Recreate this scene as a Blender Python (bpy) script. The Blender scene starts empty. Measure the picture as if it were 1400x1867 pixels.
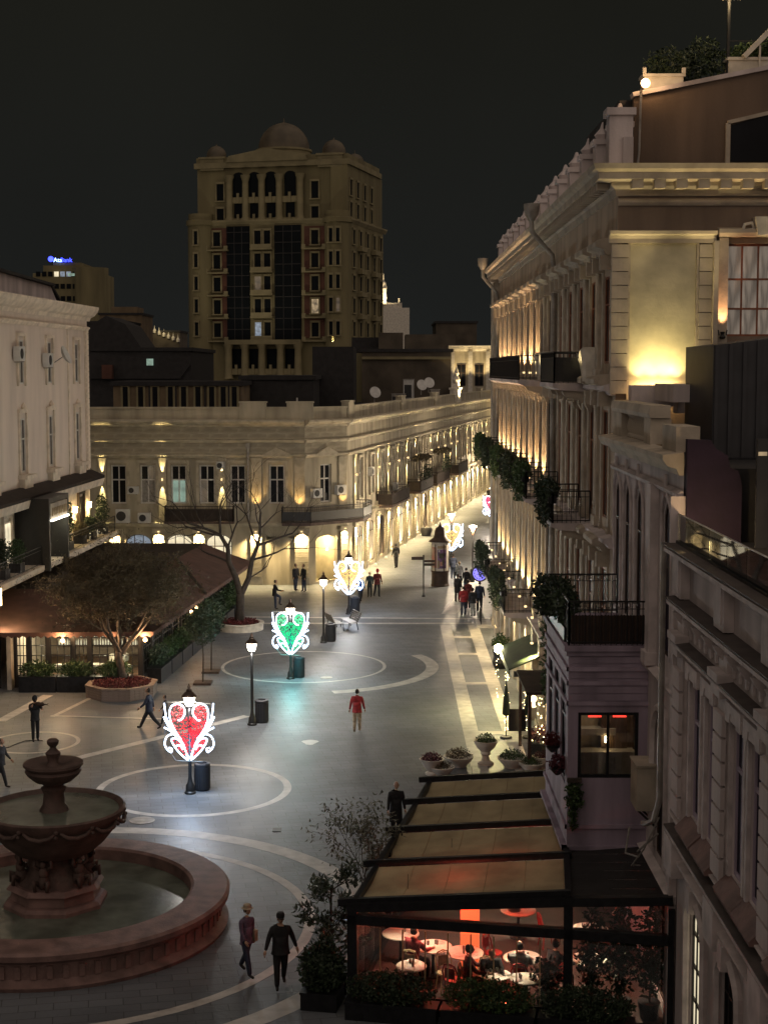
import bpy, bmesh, math, random
from mathutils import Matrix, Vector
from math import pi, sin, cos, radians, atan, atan2, sqrt, hypot

SC = bpy.context.scene
COL = SC.collection
# ---------------------------------------------------------------- camera
CAM_H = 14.8
FPX = 2804.0                      # focal length in photo pixels (1400 wide)
PITCH = atan(261.5 / FPX)
cam_data = bpy.data.cameras.new('camera')
cam_data.sensor_fit = 'HORIZONTAL'
cam_data.sensor_width = 36.0
cam_data.lens = 36.0 * FPX / 1400.0
cam_data.clip_end = 3000.0
cam_data.clip_start = 0.5
cam = bpy.data.objects.new('camera', cam_data)
COL.objects.link(cam)
cam.location = (0, 0, CAM_H)
cam.rotation_euler = (pi / 2 - PITCH, 0, 0)
SC.camera = cam
# ---------------------------------------------------------------- night sky
world = bpy.data.worlds.new('World')
SC.world = world
world.use_nodes = True
wn = world.node_tree
for n in list(wn.nodes): wn.nodes.remove(n)
w_out = wn.nodes.new('ShaderNodeOutputWorld')
w_bg = wn.nodes.new('ShaderNodeBackground')
w_tc = wn.nodes.new('ShaderNodeTexCoord')
w_sep = wn.nodes.new('ShaderNodeSeparateXYZ')
w_rmp = wn.nodes.new('ShaderNodeValToRGB')
wn.links.new(w_tc.outputs['Generated'], w_sep.inputs[0])
wn.links.new(w_sep.outputs['Z'], w_rmp.inputs[0])
w_ns = wn.nodes.new('ShaderNodeTexNoise'); w_ns.inputs['Scale'].default_value = 2.2; w_ns.inputs['Detail'].default_value = 4
w_mr = wn.nodes.new('ShaderNodeMapRange'); w_mr.inputs['From Min'].default_value = .3; w_mr.inputs['From Max'].default_value = .7; w_mr.inputs['To Min'].default_value = .82; w_mr.inputs['To Max'].default_value = 1.2
wn.links.new(w_tc.outputs['Generated'], w_ns.inputs['Vector']); wn.links.new(w_ns.outputs['Fac'], w_mr.inputs['Value']); wn.links.new(w_mr.outputs[0], w_bg.inputs[1])
wn.links.new(w_rmp.outputs[0], w_bg.inputs[0])
wn.links.new(w_bg.outputs[0], w_out.inputs[0])
cr = w_rmp.color_ramp
cr.elements[0].position = 0.0; cr.elements[0].color = (0.0102, 0.0110, 0.0107, 1)
cr.elements[1].position = 0.26; cr.elements[1].color = (0.0086, 0.0084, 0.0062, 1)
w_bg.inputs[1].default_value = 1.0
# ---------------------------------------------------------------- faint glow of the lit city behind the camera
sun_d = bpy.data.lights.new('sun', 'SUN')
sun_d.energy = 0.86
sun_d.angle = radians(160)
sun_d.color = (1.0, 0.80, 0.66)
sun = bpy.data.objects.new('sun', sun_d)
COL.objects.link(sun)
sun.rotation_euler = Vector((-0.38, 0.66, -0.55)).to_track_quat('-Z', 'Y').to_euler()
SC.view_settings.view_transform = 'Standard'
SC.view_settings.look = 'None'
SC.view_settings.exposure = 0.38
SC.view_settings.gamma = 1.0
SC.view_settings.use_curve_mapping = False
SC.render.engine = 'CYCLES'
SC.cycles.use_denoising = True
SC.cycles.max_bounces = 5
SC.cycles.diffuse_bounces = 2
SC.cycles.glossy_bounces = 2
SC.cycles.transmission_bounces = 4
SC.cycles.transparent_max_bounces = 8
SC.cycles.caustics_reflective = False
SC.cycles.caustics_refractive = False
SC.cycles.sample_clamp_indirect = 3.0
R = random.Random(7)

# ================================================================ helpers
_c, _s = cos(PITCH), sin(PITCH)
def G(px, py, z=0.0):
    """where the sight line through a photo pixel meets the level z (survey of the square)"""
    a = (px - 700) / FPX; b = (933.5 - py) / FPX
    d = (a, _c + b * _s, -_s + b * _c); t = (z - CAM_H) / d[2]
    return Vector((d[0] * t, d[1] * t, z))

class MB:
    """collects faces; one MB becomes one mesh"""
    def __init__(s): s.v = []; s.f = []
    def face(s, *pts):
        n = len(s.v); s.v.extend(tuple(p) for p in pts); s.f.append(tuple(range(n, n + len(pts)))); return s
    def box(s, x0, x1, y0, y1, z0, z1):
        n = len(s.v)
        s.v += [(x0,y0,z0),(x1,y0,z0),(x1,y1,z0),(x0,y1,z0),(x0,y0,z1),(x1,y0,z1),(x1,y1,z1),(x0,y1,z1)]
        s.f += [tuple(n + i for i in q) for q in ((0,3,2,1),(4,5,6,7),(0,1,5,4),(1,2,6,5),(2,3,7,6),(3,0,4,7))]
        return s
    def cbox(s, c, sz, M=None):
        n = len(s.v); hx, hy, hz = sz[0]/2, sz[1]/2, sz[2]/2
        for z in (-hz, hz):
            for x, y in ((-hx,-hy),(hx,-hy),(hx,hy),(-hx,hy)):
                p = Vector((x, y, z))
                if M is not None: p = M @ p
                s.v.append((p.x + c[0], p.y + c[1], p.z + c[2]))
        s.f += [tuple(n + i for i in q) for q in ((0,3,2,1),(4,5,6,7),(0,1,5,4),(1,2,6,5),(2,3,7,6),(3,0,4,7))]
        return s
    def bar(s, a, b, w, h=None):
        h = w if h is None else h
        a, b = Vector(a), Vector(b); d = b - a; L = d.length
        if L < 1e-6: return s
        M = d.to_track_quat('X', 'Z').to_matrix()
        return s.cbox((a + b) / 2, (L, w, h), M)
    def tube(s, pts, r, n=6, cap=True):
        pts = [Vector(p) for p in pts]
        rs = r if isinstance(r, (list, tuple)) else [r] * len(pts)
        base = len(s.v); up = None
        for i, p in enumerate(pts):
            if i == 0: d = pts[1] - p
            elif i == len(pts) - 1: d = p - pts[i-1]
            else: d = pts[i+1] - pts[i-1]
            if d.length < 1e-9: d = Vector((0, 0, 1))
            d.normalize()
            if up is None:
                up = d.orthogonal().normalized()
            else:
                up = (up - d * up.dot(d))
                up = up.normalized() if up.length > 1e-6 else d.orthogonal().normalized()
            q = d.cross(up)
            for k in range(n):
                a = 2 * pi * k / n
                v = p + (up * cos(a) + q * sin(a)) * rs[i]
                s.v.append(tuple(v))
        for i in range(len(pts) - 1):
            for k in range(n):
                a = base + i * n + k; b = base + i * n + (k + 1) % n
                s.f.append((a, b, b + n, a + n))
        if cap:
            s.f.append(tuple(base + k for k in reversed(range(n))))
            e = base + (len(pts) - 1) * n
            s.f.append(tuple(e + k for k in range(n)))
        return s
    def lathe(s, prof, n=16, c=(0, 0, 0), a0=0.0, a1=2 * pi, sx=1, sy=1):
        base = len(s.v); full = abs(a1 - a0 - 2 * pi) < 1e-6; m = n if full else n + 1
        for r, z in prof:
            for k in range(m):
                a = a0 + (a1 - a0) * k / n
                s.v.append((c[0] + r * cos(a) * sx, c[1] + r * sin(a) * sy, c[2] + z))
        for i in range(len(prof) - 1):
            for k in range(n):
                k2 = (k + 1) % m
                a, b = base + i * m + k, base + i * m + k2
                s.f.append((a, b, b + m, a + m))
        if full:
            if prof[0][0] > 1e-4: s.f.append(tuple(base + k for k in reversed(range(m))))
            if prof[-1][0] > 1e-4: s.f.append(tuple(base + (len(prof) - 1) * m + k for k in range(m)))
        return s
    def mould(s, prof, x0, x1, c0=0.0, c1=0.0):
        """profile [(y,z)...] run along x from x0 to x1; c0, c1: mitre (x shift per unit y)"""
        n = len(s.v); k = len(prof)
        for y, z in prof: s.v.append((x0 - c0 * y, y, z))
        for y, z in prof: s.v.append((x1 + c1 * y, y, z))
        for i in range(k):
            j = (i + 1) % k
            s.f.append((n + i, n + j, n + k + j, n + k + i))
        s.f.append(tuple(n + i for i in reversed(range(k)))); s.f.append(tuple(n + k + i for i in range(k)))
        return s
    def slab(s, poly, z0, z1):
        n = len(s.v); k = len(poly)
        for x, y in poly: s.v.append((x, y, z0))
        for x, y in poly: s.v.append((x, y, z1))
        for i in range(k):
            j = (i + 1) % k; s.f.append((n + i, n + j, n + k + j, n + k + i))
        s.f.append(tuple(n + i for i in reversed(range(k)))); s.f.append(tuple(n + k + i for i in range(k)))
        return s
    def plate(s, poly, y0, y1):
        """polygon in x,z extruded along y"""
        n = len(s.v); k = len(poly)
        for x, z in poly: s.v.append((x, y0, z))
        for x, z in poly: s.v.append((x, y1, z))
        for i in range(k):
            j = (i + 1) % k; s.f.append((n + i, n + j, n + k + j, n + k + i))
        s.f.append(tuple(n + i for i in reversed(range(k)))); s.f.append(tuple(n + k + i for i in range(k)))
        return s
    def ball(s, c, r, n=8, m=6):
        prof = [(0.0001, -1)] + [(sin(pi * i / m), -cos(pi * i / m)) for i in range(1, m)] + [(0.0001, 1)]
        rr = r if isinstance(r, (list, tuple)) else (r, r, r)
        base = len(s.v); s.lathe(prof, n)
        for i in range(base, len(s.v)):
            x, y, z = s.v[i]; s.v[i] = (c[0] + x * rr[0], c[1] + y * rr[1], c[2] + z * rr[2])
        return s
    def tip(s, c, r):
        x, y, z = c; n = len(s.v)
        s.v += [(x+r,y,z),(x-r,y,z),(x,y+r,z),(x,y-r,z),(x,y,z+r),(x,y,z-r)]
        s.f += [tuple(n+i for i in q) for q in ((0,2,4),(2,1,4),(1,3,4),(3,0,4),(2,0,5),(1,2,5),(3,1,5),(0,3,5))]
        return s
    def leaf(s, c, d, up, L, W):
        c, d = Vector(c), Vector(d).normalized(); q = d.cross(Vector(up))
        q = q.normalized() if q.length > 1e-4 else d.orthogonal().normalized()
        n = d.cross(q) * (L * .12)
        return s.face(c, c + d * L * .5 + q * W * .5 + n, c + d * L, c + d * L * .5 - q * W * .5 + n)
    def mesh(s, name, smooth=False):
        me = bpy.data.meshes.new(name)
        me.from_pydata(s.v, [], s.f)
        bm = bmesh.new(); bm.from_mesh(me)
        if len(s.f) < 20000: bmesh.ops.recalc_face_normals(bm, faces=bm.faces)
        if smooth:
            for f in bm.faces: f.smooth = True
        bm.to_mesh(me); bm.free()
        if smooth and smooth is not True:
            me.set_sharp_from_angle(angle=radians(smooth))
        return me

WM = {}
def link(o, parent=None, M=None):
    COL.objects.link(o)
    M = Matrix.Identity(4) if M is None else M
    WM[o.name] = M.copy()
    if parent is not None:
        o.parent = parent
        o.matrix_local = WM[parent.name].inverted() @ M
    else:
        o.matrix_local = M
    return o
def T(x, y, z=0.0, rz=0.0, s=1.0):
    M = Matrix.Translation((x, y, z)) @ Matrix.Rotation(rz, 4, 'Z')
    if s != 1.0: M = M @ Matrix.Scale(s, 4)
    return M
def tag(o, label=None, cat=None, group=None, kind=None):
    if label: o['label'] = label
    if cat: o['category'] = cat
    if group: o['group'] = group
    if kind: o['kind'] = kind
    return o
def thing(name, label, cat, M=None, group=None):
    o = bpy.data.objects.new(name, None); o.empty_display_size = 0.2
    link(o, None, M)
    return tag(o, label, cat, group)
_share = {}
def add(name, mb, mat, parent=None, M=None, smooth=False, key=None):
    """one mesh object; key shares mesh data between alike pieces"""
    if M is None and parent is not None: M = WM[parent.name]
    k = (key, mat.name if not isinstance(mat, (list, tuple)) else mat[0].name) if key else None
    if k and k in _share: me = _share[k]
    else:
        if isinstance(mb, bpy.types.Mesh): me = mb
        else:
            mb = mb() if callable(mb) else mb
            me = mb.mesh(name, smooth)
        for m in (mat if isinstance(mat, (list, tuple)) else [mat]): me.materials.append(m)
        if k: _share[k] = me
    return link(bpy.data.objects.new(name, me), parent, M)
def copy_tree(o, M, parent=None):
    c = o.copy(); COL.objects.link(c)
    rel = None
    if parent is not None:
        c.parent = parent; c.matrix_local = o.matrix_local; WM[c.name] = WM[parent.name] @ o.matrix_local
    else:
        c.matrix_local = M; WM[c.name] = M.copy()
    for ch in list(o.children): copy_tree(ch, None, c)
    return c
class Fr:
    """a wall: origin, direction along it; outward is to the left of the direction"""
    def __init__(s, x, y, ang): s.o = Vector((x, y, 0)); s.a = ang; s.u = Vector((cos(ang), sin(ang), 0)); s.n = Vector((-sin(ang), cos(ang), 0))
    def M(s, x=0, y=0, z=0, rz=0):
        p = s.o + s.u * x + s.n * y; return T(p.x, p.y, z, s.a + rz)
    def P(s, x, y, z): 
        p = s.o + s.u * x + s.n * y; return Vector((p.x, p.y, z))

# ---------------------------------------------------------------- materials
MAT = {}
def rgb(r, g, b): return tuple(((c / 255.0) / 12.92 if c <= 10 else (((c / 255.0) + .055) / 1.055) ** 2.4) for c in (r, g, b))
def mat(name, col, rough=0.7, var=0.25, scale=3.0, bump=0.0, bscale=None, metal=0.0, col2=None, spec=0.5, streak=False, brick=None, sheen=0, coord='Object'):
    m = bpy.data.materials.new(name); MAT[name] = m
    m.use_nodes = True; nt = m.node_tree; b = nt.nodes['Principled BSDF']
    b.inputs['Roughness'].default_value = rough; b.inputs['Metallic'].default_value = metal
    b.inputs['Specular IOR Level'].default_value = spec
    tc = nt.nodes.new('ShaderNodeTexCoord')
    ns = nt.nodes.new('ShaderNodeTexNoise'); ns.inputs['Scale'].default_value = scale; ns.inputs['Detail'].default_value = 5
    src = tc.outputs[coord]
    if streak:
        mp = nt.nodes.new('ShaderNodeMapping'); mp.inputs['Scale'].default_value = (1, 1, .18)
        nt.links.new(src, mp.inputs[0]); nt.links.new(mp.outputs[0], ns.inputs['Vector'])
    else: nt.links.new(src, ns.inputs['Vector'])
    mx = nt.nodes.new('ShaderNodeMix'); mx.data_type = 'RGBA'
    c2 = col2 if col2 else tuple(c * (1 - var) for c in col)
    mx.inputs['A'].default_value = (*[min(1, c * (1 + var * .5)) for c in col], 1); mx.inputs['B'].default_value = (*c2, 1)
    rm = nt.nodes.new('ShaderNodeMapRange'); rm.inputs['From Min'].default_value = .36; rm.inputs['From Max'].default_value = .66
    nt.links.new(ns.outputs['Fac'], rm.inputs['Value']); nt.links.new(rm.outputs[0], mx.inputs['Factor'])
    out = mx.outputs['Result']
    hsrc = ns.outputs['Fac']
    if brick:
        bw, bh, mort, dk = brick
        bt = nt.nodes.new('ShaderNodeTexBrick'); bt.inputs['Scale'].default_value = 1
        bt.inputs['Brick Width'].default_value = bw; bt.inputs['Row Height'].default_value = bh; bt.inputs['Mortar Size'].default_value = mort
        bt.inputs['Mortar Smooth'].default_value = .3
        bt.inputs['Color1'].default_value = (1, 1, 1, 1); bt.inputs['Color2'].default_value = (.78, .78, .78, 1); bt.inputs['Mortar'].default_value = (dk, dk, dk, 1)
        if brick[2] and len(brick) == 4:
            nt.links.new(tc.outputs[coord], bt.inputs['Vector'])
        mul = nt.nodes.new('ShaderNodeMix'); mul.data_type = 'RGBA'; mul.blend_type = 'MULTIPLY'; mul.inputs['Factor'].default_value = 1
        nt.links.new(out, mul.inputs['A']); nt.links.new(bt.outputs['Color'], mul.inputs['B']); out = mul.outputs['Result']
    nt.links.new(out, b.inputs['Base Color'])
    if bump:
        n2 = nt.nodes.new('ShaderNodeTexNoise'); n2.inputs['Scale'].default_value = bscale or scale * 6; n2.inputs['Detail'].default_value = 4
        nt.links.new(tc.outputs[coord], n2.inputs['Vector'])
        bp = nt.nodes.new('ShaderNodeBump'); bp.inputs['Strength'].default_value = bump; bp.inputs['Distance'].default_value = .03
        nt.links.new(n2.outputs['Fac'], bp.inputs['Height']); nt.links.new(bp.outputs[0], b.inputs['Normal'])
    return m
def emit(name, col, strength, mixcol=None):
    m = bpy.data.materials.new(name); MAT[name] = m
    m.use_nodes = True; b = m.node_tree.nodes['Principled BSDF']
    b.inputs['Base Color'].default_value = (*(mixcol or (.2, .2, .2)), 1)
    b.inputs['Emission Color'].default_value = (*col, 1); b.inputs['Emission Strength'].default_value = strength
    b.inputs['Roughness'].default_value = .4
    return m
def emit_room(name, col, strength, scale=(3, 3, 3), dark=0.25):
    """a lit room seen through a window: uneven light by a noise pattern"""
    m = emit(name, col, strength); nt = m.node_tree; b = nt.nodes['Principled BSDF']
    tc = nt.nodes.new('ShaderNodeTexCoord'); mp = nt.nodes.new('ShaderNodeMapping'); mp.inputs['Scale'].default_value = scale
    ns = nt.nodes.new('ShaderNodeTexNoise'); ns.inputs['Scale'].default_value = 1; ns.inputs['Detail'].default_value = 3
    rm = nt.nodes.new('ShaderNodeMapRange'); rm.inputs['From Min'].default_value = .35; rm.inputs['From Max'].default_value = .65
    rm.inputs['To Min'].default_value = strength * dark; rm.inputs['To Max'].default_value = strength
    nt.links.new(tc.outputs['Object'], mp.inputs[0]); nt.links.new(mp.outputs[0], ns.inputs['Vector']); nt.links.new(ns.outputs['Fac'], rm.inputs['Value'])
    nt.links.new(rm.outputs[0], b.inputs['Emission Strength'])
    return m
def clear_glass(name, tint=(1, 1, 1), refl=0.12, rough=0.02):
    m = bpy.data.materials.new(name); MAT[name] = m; m.use_nodes = True; nt = m.node_tree
    for n in list(nt.nodes): nt.nodes.remove(n)
    o = nt.nodes.new('ShaderNodeOutputMaterial'); t = nt.nodes.new('ShaderNodeBsdfTransparent'); g = nt.nodes.new('ShaderNodeBsdfGlossy')
    t.inputs[0].default_value = (*tint, 1); g.inputs['Roughness'].default_value = rough
    fr = nt.nodes.new('ShaderNodeFresnel'); fr.inputs[0].default_value = 1.5
    ad = nt.nodes.new('ShaderNodeMath'); ad.operation = 'ADD'; ad.inputs[1].default_value = refl - .04; ad.use_clamp = True
    mx = nt.nodes.new('ShaderNodeMixShader')
    nt.links.new(fr.outputs[0], ad.inputs[0]); nt.links.new(ad.outputs[0], mx.inputs[0]); nt.links.new(t.outputs[0], mx.inputs[1]); nt.links.new(g.outputs[0], mx.inputs[2]); nt.links.new(mx.outputs[0], o.inputs[0])
    return m
def point(parent, loc, watt, col=(1, .8, .55), rad=.06, name='bulb'):
    d = bpy.data.lights.new(name, 'POINT'); d.energy = watt; d.color = col; d.shadow_soft_size = rad
    return link(bpy.data.objects.new(name, d), parent, Matrix.Translation(loc))
_spots = {}
def spot(parent, loc, dirv, watt, col=(1, .8, .55), ang=60, blend=.6, rad=.04, name='spot'):
    k = (watt, col, ang, blend, rad)
    if k in _spots: d = _spots[k]
    else:
        d = bpy.data.lights.new(name, 'SPOT'); d.energy = watt; d.color = col; d.spot_size = radians(ang); d.spot_blend = blend; d.shadow_soft_size = rad; _spots[k] = d
    M = Matrix.Translation(loc) @ Vector(dirv).to_track_quat('-Z', 'Y').to_matrix().to_4x4()
    return link(bpy.data.objects.new(name, d), parent, M)

# ---------------------------------------------------------------- walls with openings
def wall_mesh(L, H, holes, rd=.25, th=None, z0=0.0):
    """wall in x,z facing +y. holes: (x0,x1,z0,z1[,rise]) rise>0 rounds the head"""
    mb = MB()
    xs = sorted({0.0, L} | {h[0] for h in holes} | {h[1] for h in holes})
    zs = sorted({z0, H} | {h[2] for h in holes} | {h[3] for h in holes})
    for j in range(len(zs) - 1):
        run = None
        for i in range(len(xs) - 1):
            cx, cz = (xs[i] + xs[i+1]) / 2, (zs[j] + zs[j+1]) / 2
            inside = any(h[0] < cx < h[1] and h[2] < cz < h[3] for h in holes)
            if not inside and run is None: run = xs[i]
            if inside and run is not None:
                mb.face((run,0,zs[j]),(xs[i],0,zs[j]),(xs[i],0,zs[j+1]),(run,0,zs[j+1])); run = None
        if run is not None: mb.face((run,0,zs[j]),(L,0,zs[j]),(L,0,zs[j+1]),(run,0,zs[j+1]))
    for h in holes:
        x0, x1, a, b = h[:4]; rise = h[4] if len(h) > 4 else 0; sp = b - rise
        mb.face((x0,0,a),(x0,0,sp),(x0,-rd,sp),(x0,-rd,a)); mb.face((x1,0,a),(x1,-rd,a),(x1,-rd,sp),(x1,0,sp))
        mb.face((x0,0,a),(x0,-rd,a),(x1,-rd,a),(x1,0,a))
        if rise:
            c = (x0 + x1) / 2; w = (x1 - x0) / 2; N = 10
            arc = [(c - w * cos(pi * k / N), sp + rise * sin(pi * k / N)) for k in range(N + 1)]
            for k in range(N):
                p, q = arc[k], arc[k+1]
                corner = (x0, b) if k < N / 2 else (x1, b)
                mb.face((p[0],0,p[1]),(q[0],0,q[1]),(corner[0],0,corner[1]))
                mb.face((p[0],0,p[1]),(p[0],-rd,p[1]),(q[0],-rd,q[1]),(q[0],0,q[1]))
            mb.face((arc[N//2][0],0,arc[N//2][1]),(x1,0,b),(x0,0,b))
        else: mb.face((x0,0,b),(x1,0,b),(x1,-rd,b),(x0,-rd,b))
    if th:
        mb.face((0,0,z0),(0,0,H),(0,-th,H),(0,-th,z0)); mb.face((L,0,z0),(L,-th,z0),(L,-th,H),(L,0,H)); mb.face((0,0,H),(L,0,H),(L,-th,H),(0,-th,H))
    return mb
def win_frame(w, h, nx=2, rows=(.62,), t=.07, d=.06, rise=0):
    mb = MB(); z = [0.0] + [r * h for r in rows] + [h]
    mb.box(-w/2, -w/2+t, 0, d, 0, h - rise*.6); mb.box(w/2-t, w/2, 0, d, 0, h - rise*.6); mb.box(-w/2+t, w/2-t, 0, d, 0, t)
    if rise:
        N = 10; pts = [(-w/2*cos(pi*k/N)*.96, d/2, h-rise-.03 + rise*sin(pi*k/N)) for k in range(N+1)]; mb.tube(pts, t*.55, 4)
    else: mb.box(-w/2+t, w/2-t, 0, d, h-t, h)
    for q in z[1:-1]: mb.box(-w/2+t, w/2-t, 0, d*1.1, q-t*.45, q+t*.45)
    for i in range(1, nx):
        x = -w/2 + w*i/nx; mb.box(x-t*.4, x+t*.4, 0, d*.95, t, h-t)
    return mb
def window(parent, M, w, h, fm, pm, nx=2, rows=(.62,), t=.07, d=.06, rise=0, panes=True, name='window', sill=None, alt=None):
    """M: bottom centre on the frame's back plane; frame is a part, panes are its sub-parts"""
    f = add(name, lambda: win_frame(w, h, nx, rows, t, d, rise), fm, parent, M, key=('win', round(w,3), round(h,3), nx, rows, t, d, round(rise,3)))
    z = [0.0] + [r * h for r in rows] + [h]
    if not panes:
        add('pane', lambda: MB().box(-w/2+.01, w/2-.01, .005, .02, .01, h-.01), pm, f, M, key=('pane1', round(w,3), round(h,3)))
    else:
        for j in range(len(z) - 1):
            for i in range(nx):
                pw, ph = w/nx, z[j+1]-z[j]
                x = -w/2 + pw*(i+.5)
                p = pm
                if alt and (i, j) in alt: p = alt[(i, j)]
                add('pane', lambda: MB().box(-pw/2+.015, pw/2-.015, .012, .026, .015, ph-.015), p, f, M @ Matrix.Translation((x, 0, z[j])), key=('pane', round(pw,3), round(ph,3)))
    if sill: add('sill', lambda: MB().box(-w/2-.12, w/2+.12, 0, sill, -.14, -.002), MAT[STONE_SILL[0]], f, M, key=('sill', round(w,3), sill, STONE_SILL[0]))
    return f
STONE_SILL = ['stone_pale']
def mats_world():
    pass
# ================================================================ materials
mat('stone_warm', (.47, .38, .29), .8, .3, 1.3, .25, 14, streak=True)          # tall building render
mat('stone_shaded', (.22, .165, .125), .85, .3, 1.1, .25, 12, streak=True)  # stone of the end wall, with its shade put into the colour
mat('stone_pale', (.46, .40, .32), .8, .25, 1.6, .25, 14)
mat('stone_dusk', (.58, .51, .50), .82, .3, 1.2, .3, 12, streak=True)           # near right house
mat('stone_moulding', (.62, .55, .54), .8, .25, 2.0, .2, 16)
mat('limestone', (.43, .385, .29), .82, .32, 1.1, .3, 9, streak=True)            # corner building
mat('limestone_block', (.45, .40, .30), .82, .35, .7, .3, 9, coord='Generated')
mat('limestone_trim', (.47, .42, .32), .8, .25, 2, .2, 14)
mat('white_render', (.72, .62, .54), .85, .12, .9, .12, 10, streak=True)
mat('old_pane', (.085, .072, .066), .5, .3, 2, spec=.15)        # left building
mat('white_trim', (.76, .66, .54), .8, .2, 2, .1)
mat('panel_render', (.55, .50, .36), .85, .18, 1.5, .15, 10)
mat('bay_paint', (.36, .295, .375), .7, .42, 1.1, .2, 10, streak=True)
mat('dark_metal', (.025, .026, .03), .45, .3, 6, 0, metal=.6)
mat('black_iron', (.012, .012, .013), .5, .3, 6)
mat('dark_wood', (.05, .028, .018), .6, .4, 4)
mat('red_wood', (.22, .07, .03), .5, .3, 6)
mat('white_frame', (.62, .60, .56), .5, .15, 5)
mat('dark_glass', (.008, .009, .012), .35, .4, .8, spec=.12)
mat('violet_glass', (.03, .025, .042), .6, .3, 1.2, spec=.1)
mat('grey_curtain', (.30, .28, .25), .9, .3, 5)
mat('roof_dark', (.018, .017, .018), .75, .4, 2, .3, 8)
mat('roof_tile', (.028, .019, .015), .85, .4, 2, .3, 8)
mat('corrugated', (.035, .036, .042), .55, .3, 1.5)
mat('zinc', (.35, .33, .30), .5, .3, 3, metal=.4)
mat('leaf_dark', (.025, .045, .02), .6, .5, 2.5)
mat('leaf_green', (.045, .085, .025), .6, .5, 2.5)
mat('leaf_brown', (.085, .068, .036), .7, .5, 1.5)
mat('leaf_gloss', (.035, .05, .03), .35, .4, 3)
mat('leaf_pale', (.12, .12, .085), .6, .4, 3)
mat('flower_red', (.11, .014, .016), .7, .5, 6)
mat('flower_plum', (.10, .02, .035), .7, .5, 6)
mat('bark', (.07, .055, .045), .9, .4, 5, .6, 30)
mat('bark_dark', (.045, .036, .03), .9, .4, 5, .6, 30)
mat('white_stone', (.62, .58, .50), .7, .2, 3, .1)
mat('soil', (.03, .022, .016), .95, .4, 8, .4)
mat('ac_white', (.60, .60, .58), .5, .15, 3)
mat('ac_dark', (.03, .03, .032), .6, .2, 5)
mat('lead_cap', (.10, .085, .08), .7, .3, 2)
mat('fabric_beige', (.34, .26, .15), .85, .25, 1.2, .1)
mat('fabric_brown', (.088, .043, .032), .9, .25, 1.5, .15)
mat('wood_floor', (.16, .09, .055), .6, .35, 2)
mat('interior_wall', (.35, .28, .2), .8, .3, 2)
mat('band_stone', (.50, .48, .45), .55, .25, 2.2, .12, 18)
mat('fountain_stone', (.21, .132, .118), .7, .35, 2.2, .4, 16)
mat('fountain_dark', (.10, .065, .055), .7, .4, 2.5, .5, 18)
mat('brick_curb', (.20, .15, .125), .85, .35, 3, .3, 20)
emit('lamp_white', (1, .86, .66), 14)
emit('lamp_warm', (1, .68, .30), 16)
emit('lamp_orange', (1, .55, .22), 10)
emit('lamp_soft', (1, .70, .32), 1.6)
emit('led_white', (.58, .74, 1), 6.0)
emit('bulb_dot', (1, .72, .32), 12)
emit_room('room_warm', (1, .72, .40), .35, (1.5, 1.5, 1.1), .1)
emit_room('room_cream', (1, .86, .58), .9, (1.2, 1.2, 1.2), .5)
emit_room('arcade_fill', (1, .76, .40), .42, (1.3, 1.3, 1.3), .3)  # glow added in the arcade panes to brighten the ground floor band
emit_room('room_green', (.55, .85, .68), .35, (1.5, 1.5, 1.5), .4)
emit_room('room_blue', (.6, .75, .95), .3, (2, 2, 2), .4)
emit_room('room_dim', (1, .7, .4), .09, (1.2, 1.2, 1.2), .1)
emit_room('curtain_lit', (1, .80, .62), .16, (6, 6, .8), .25)
clear_glass('clear_glass', (.93, .95, .94), .10)
clear_glass('balustrade_glass', (.80, .86, .84), .16)

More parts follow.
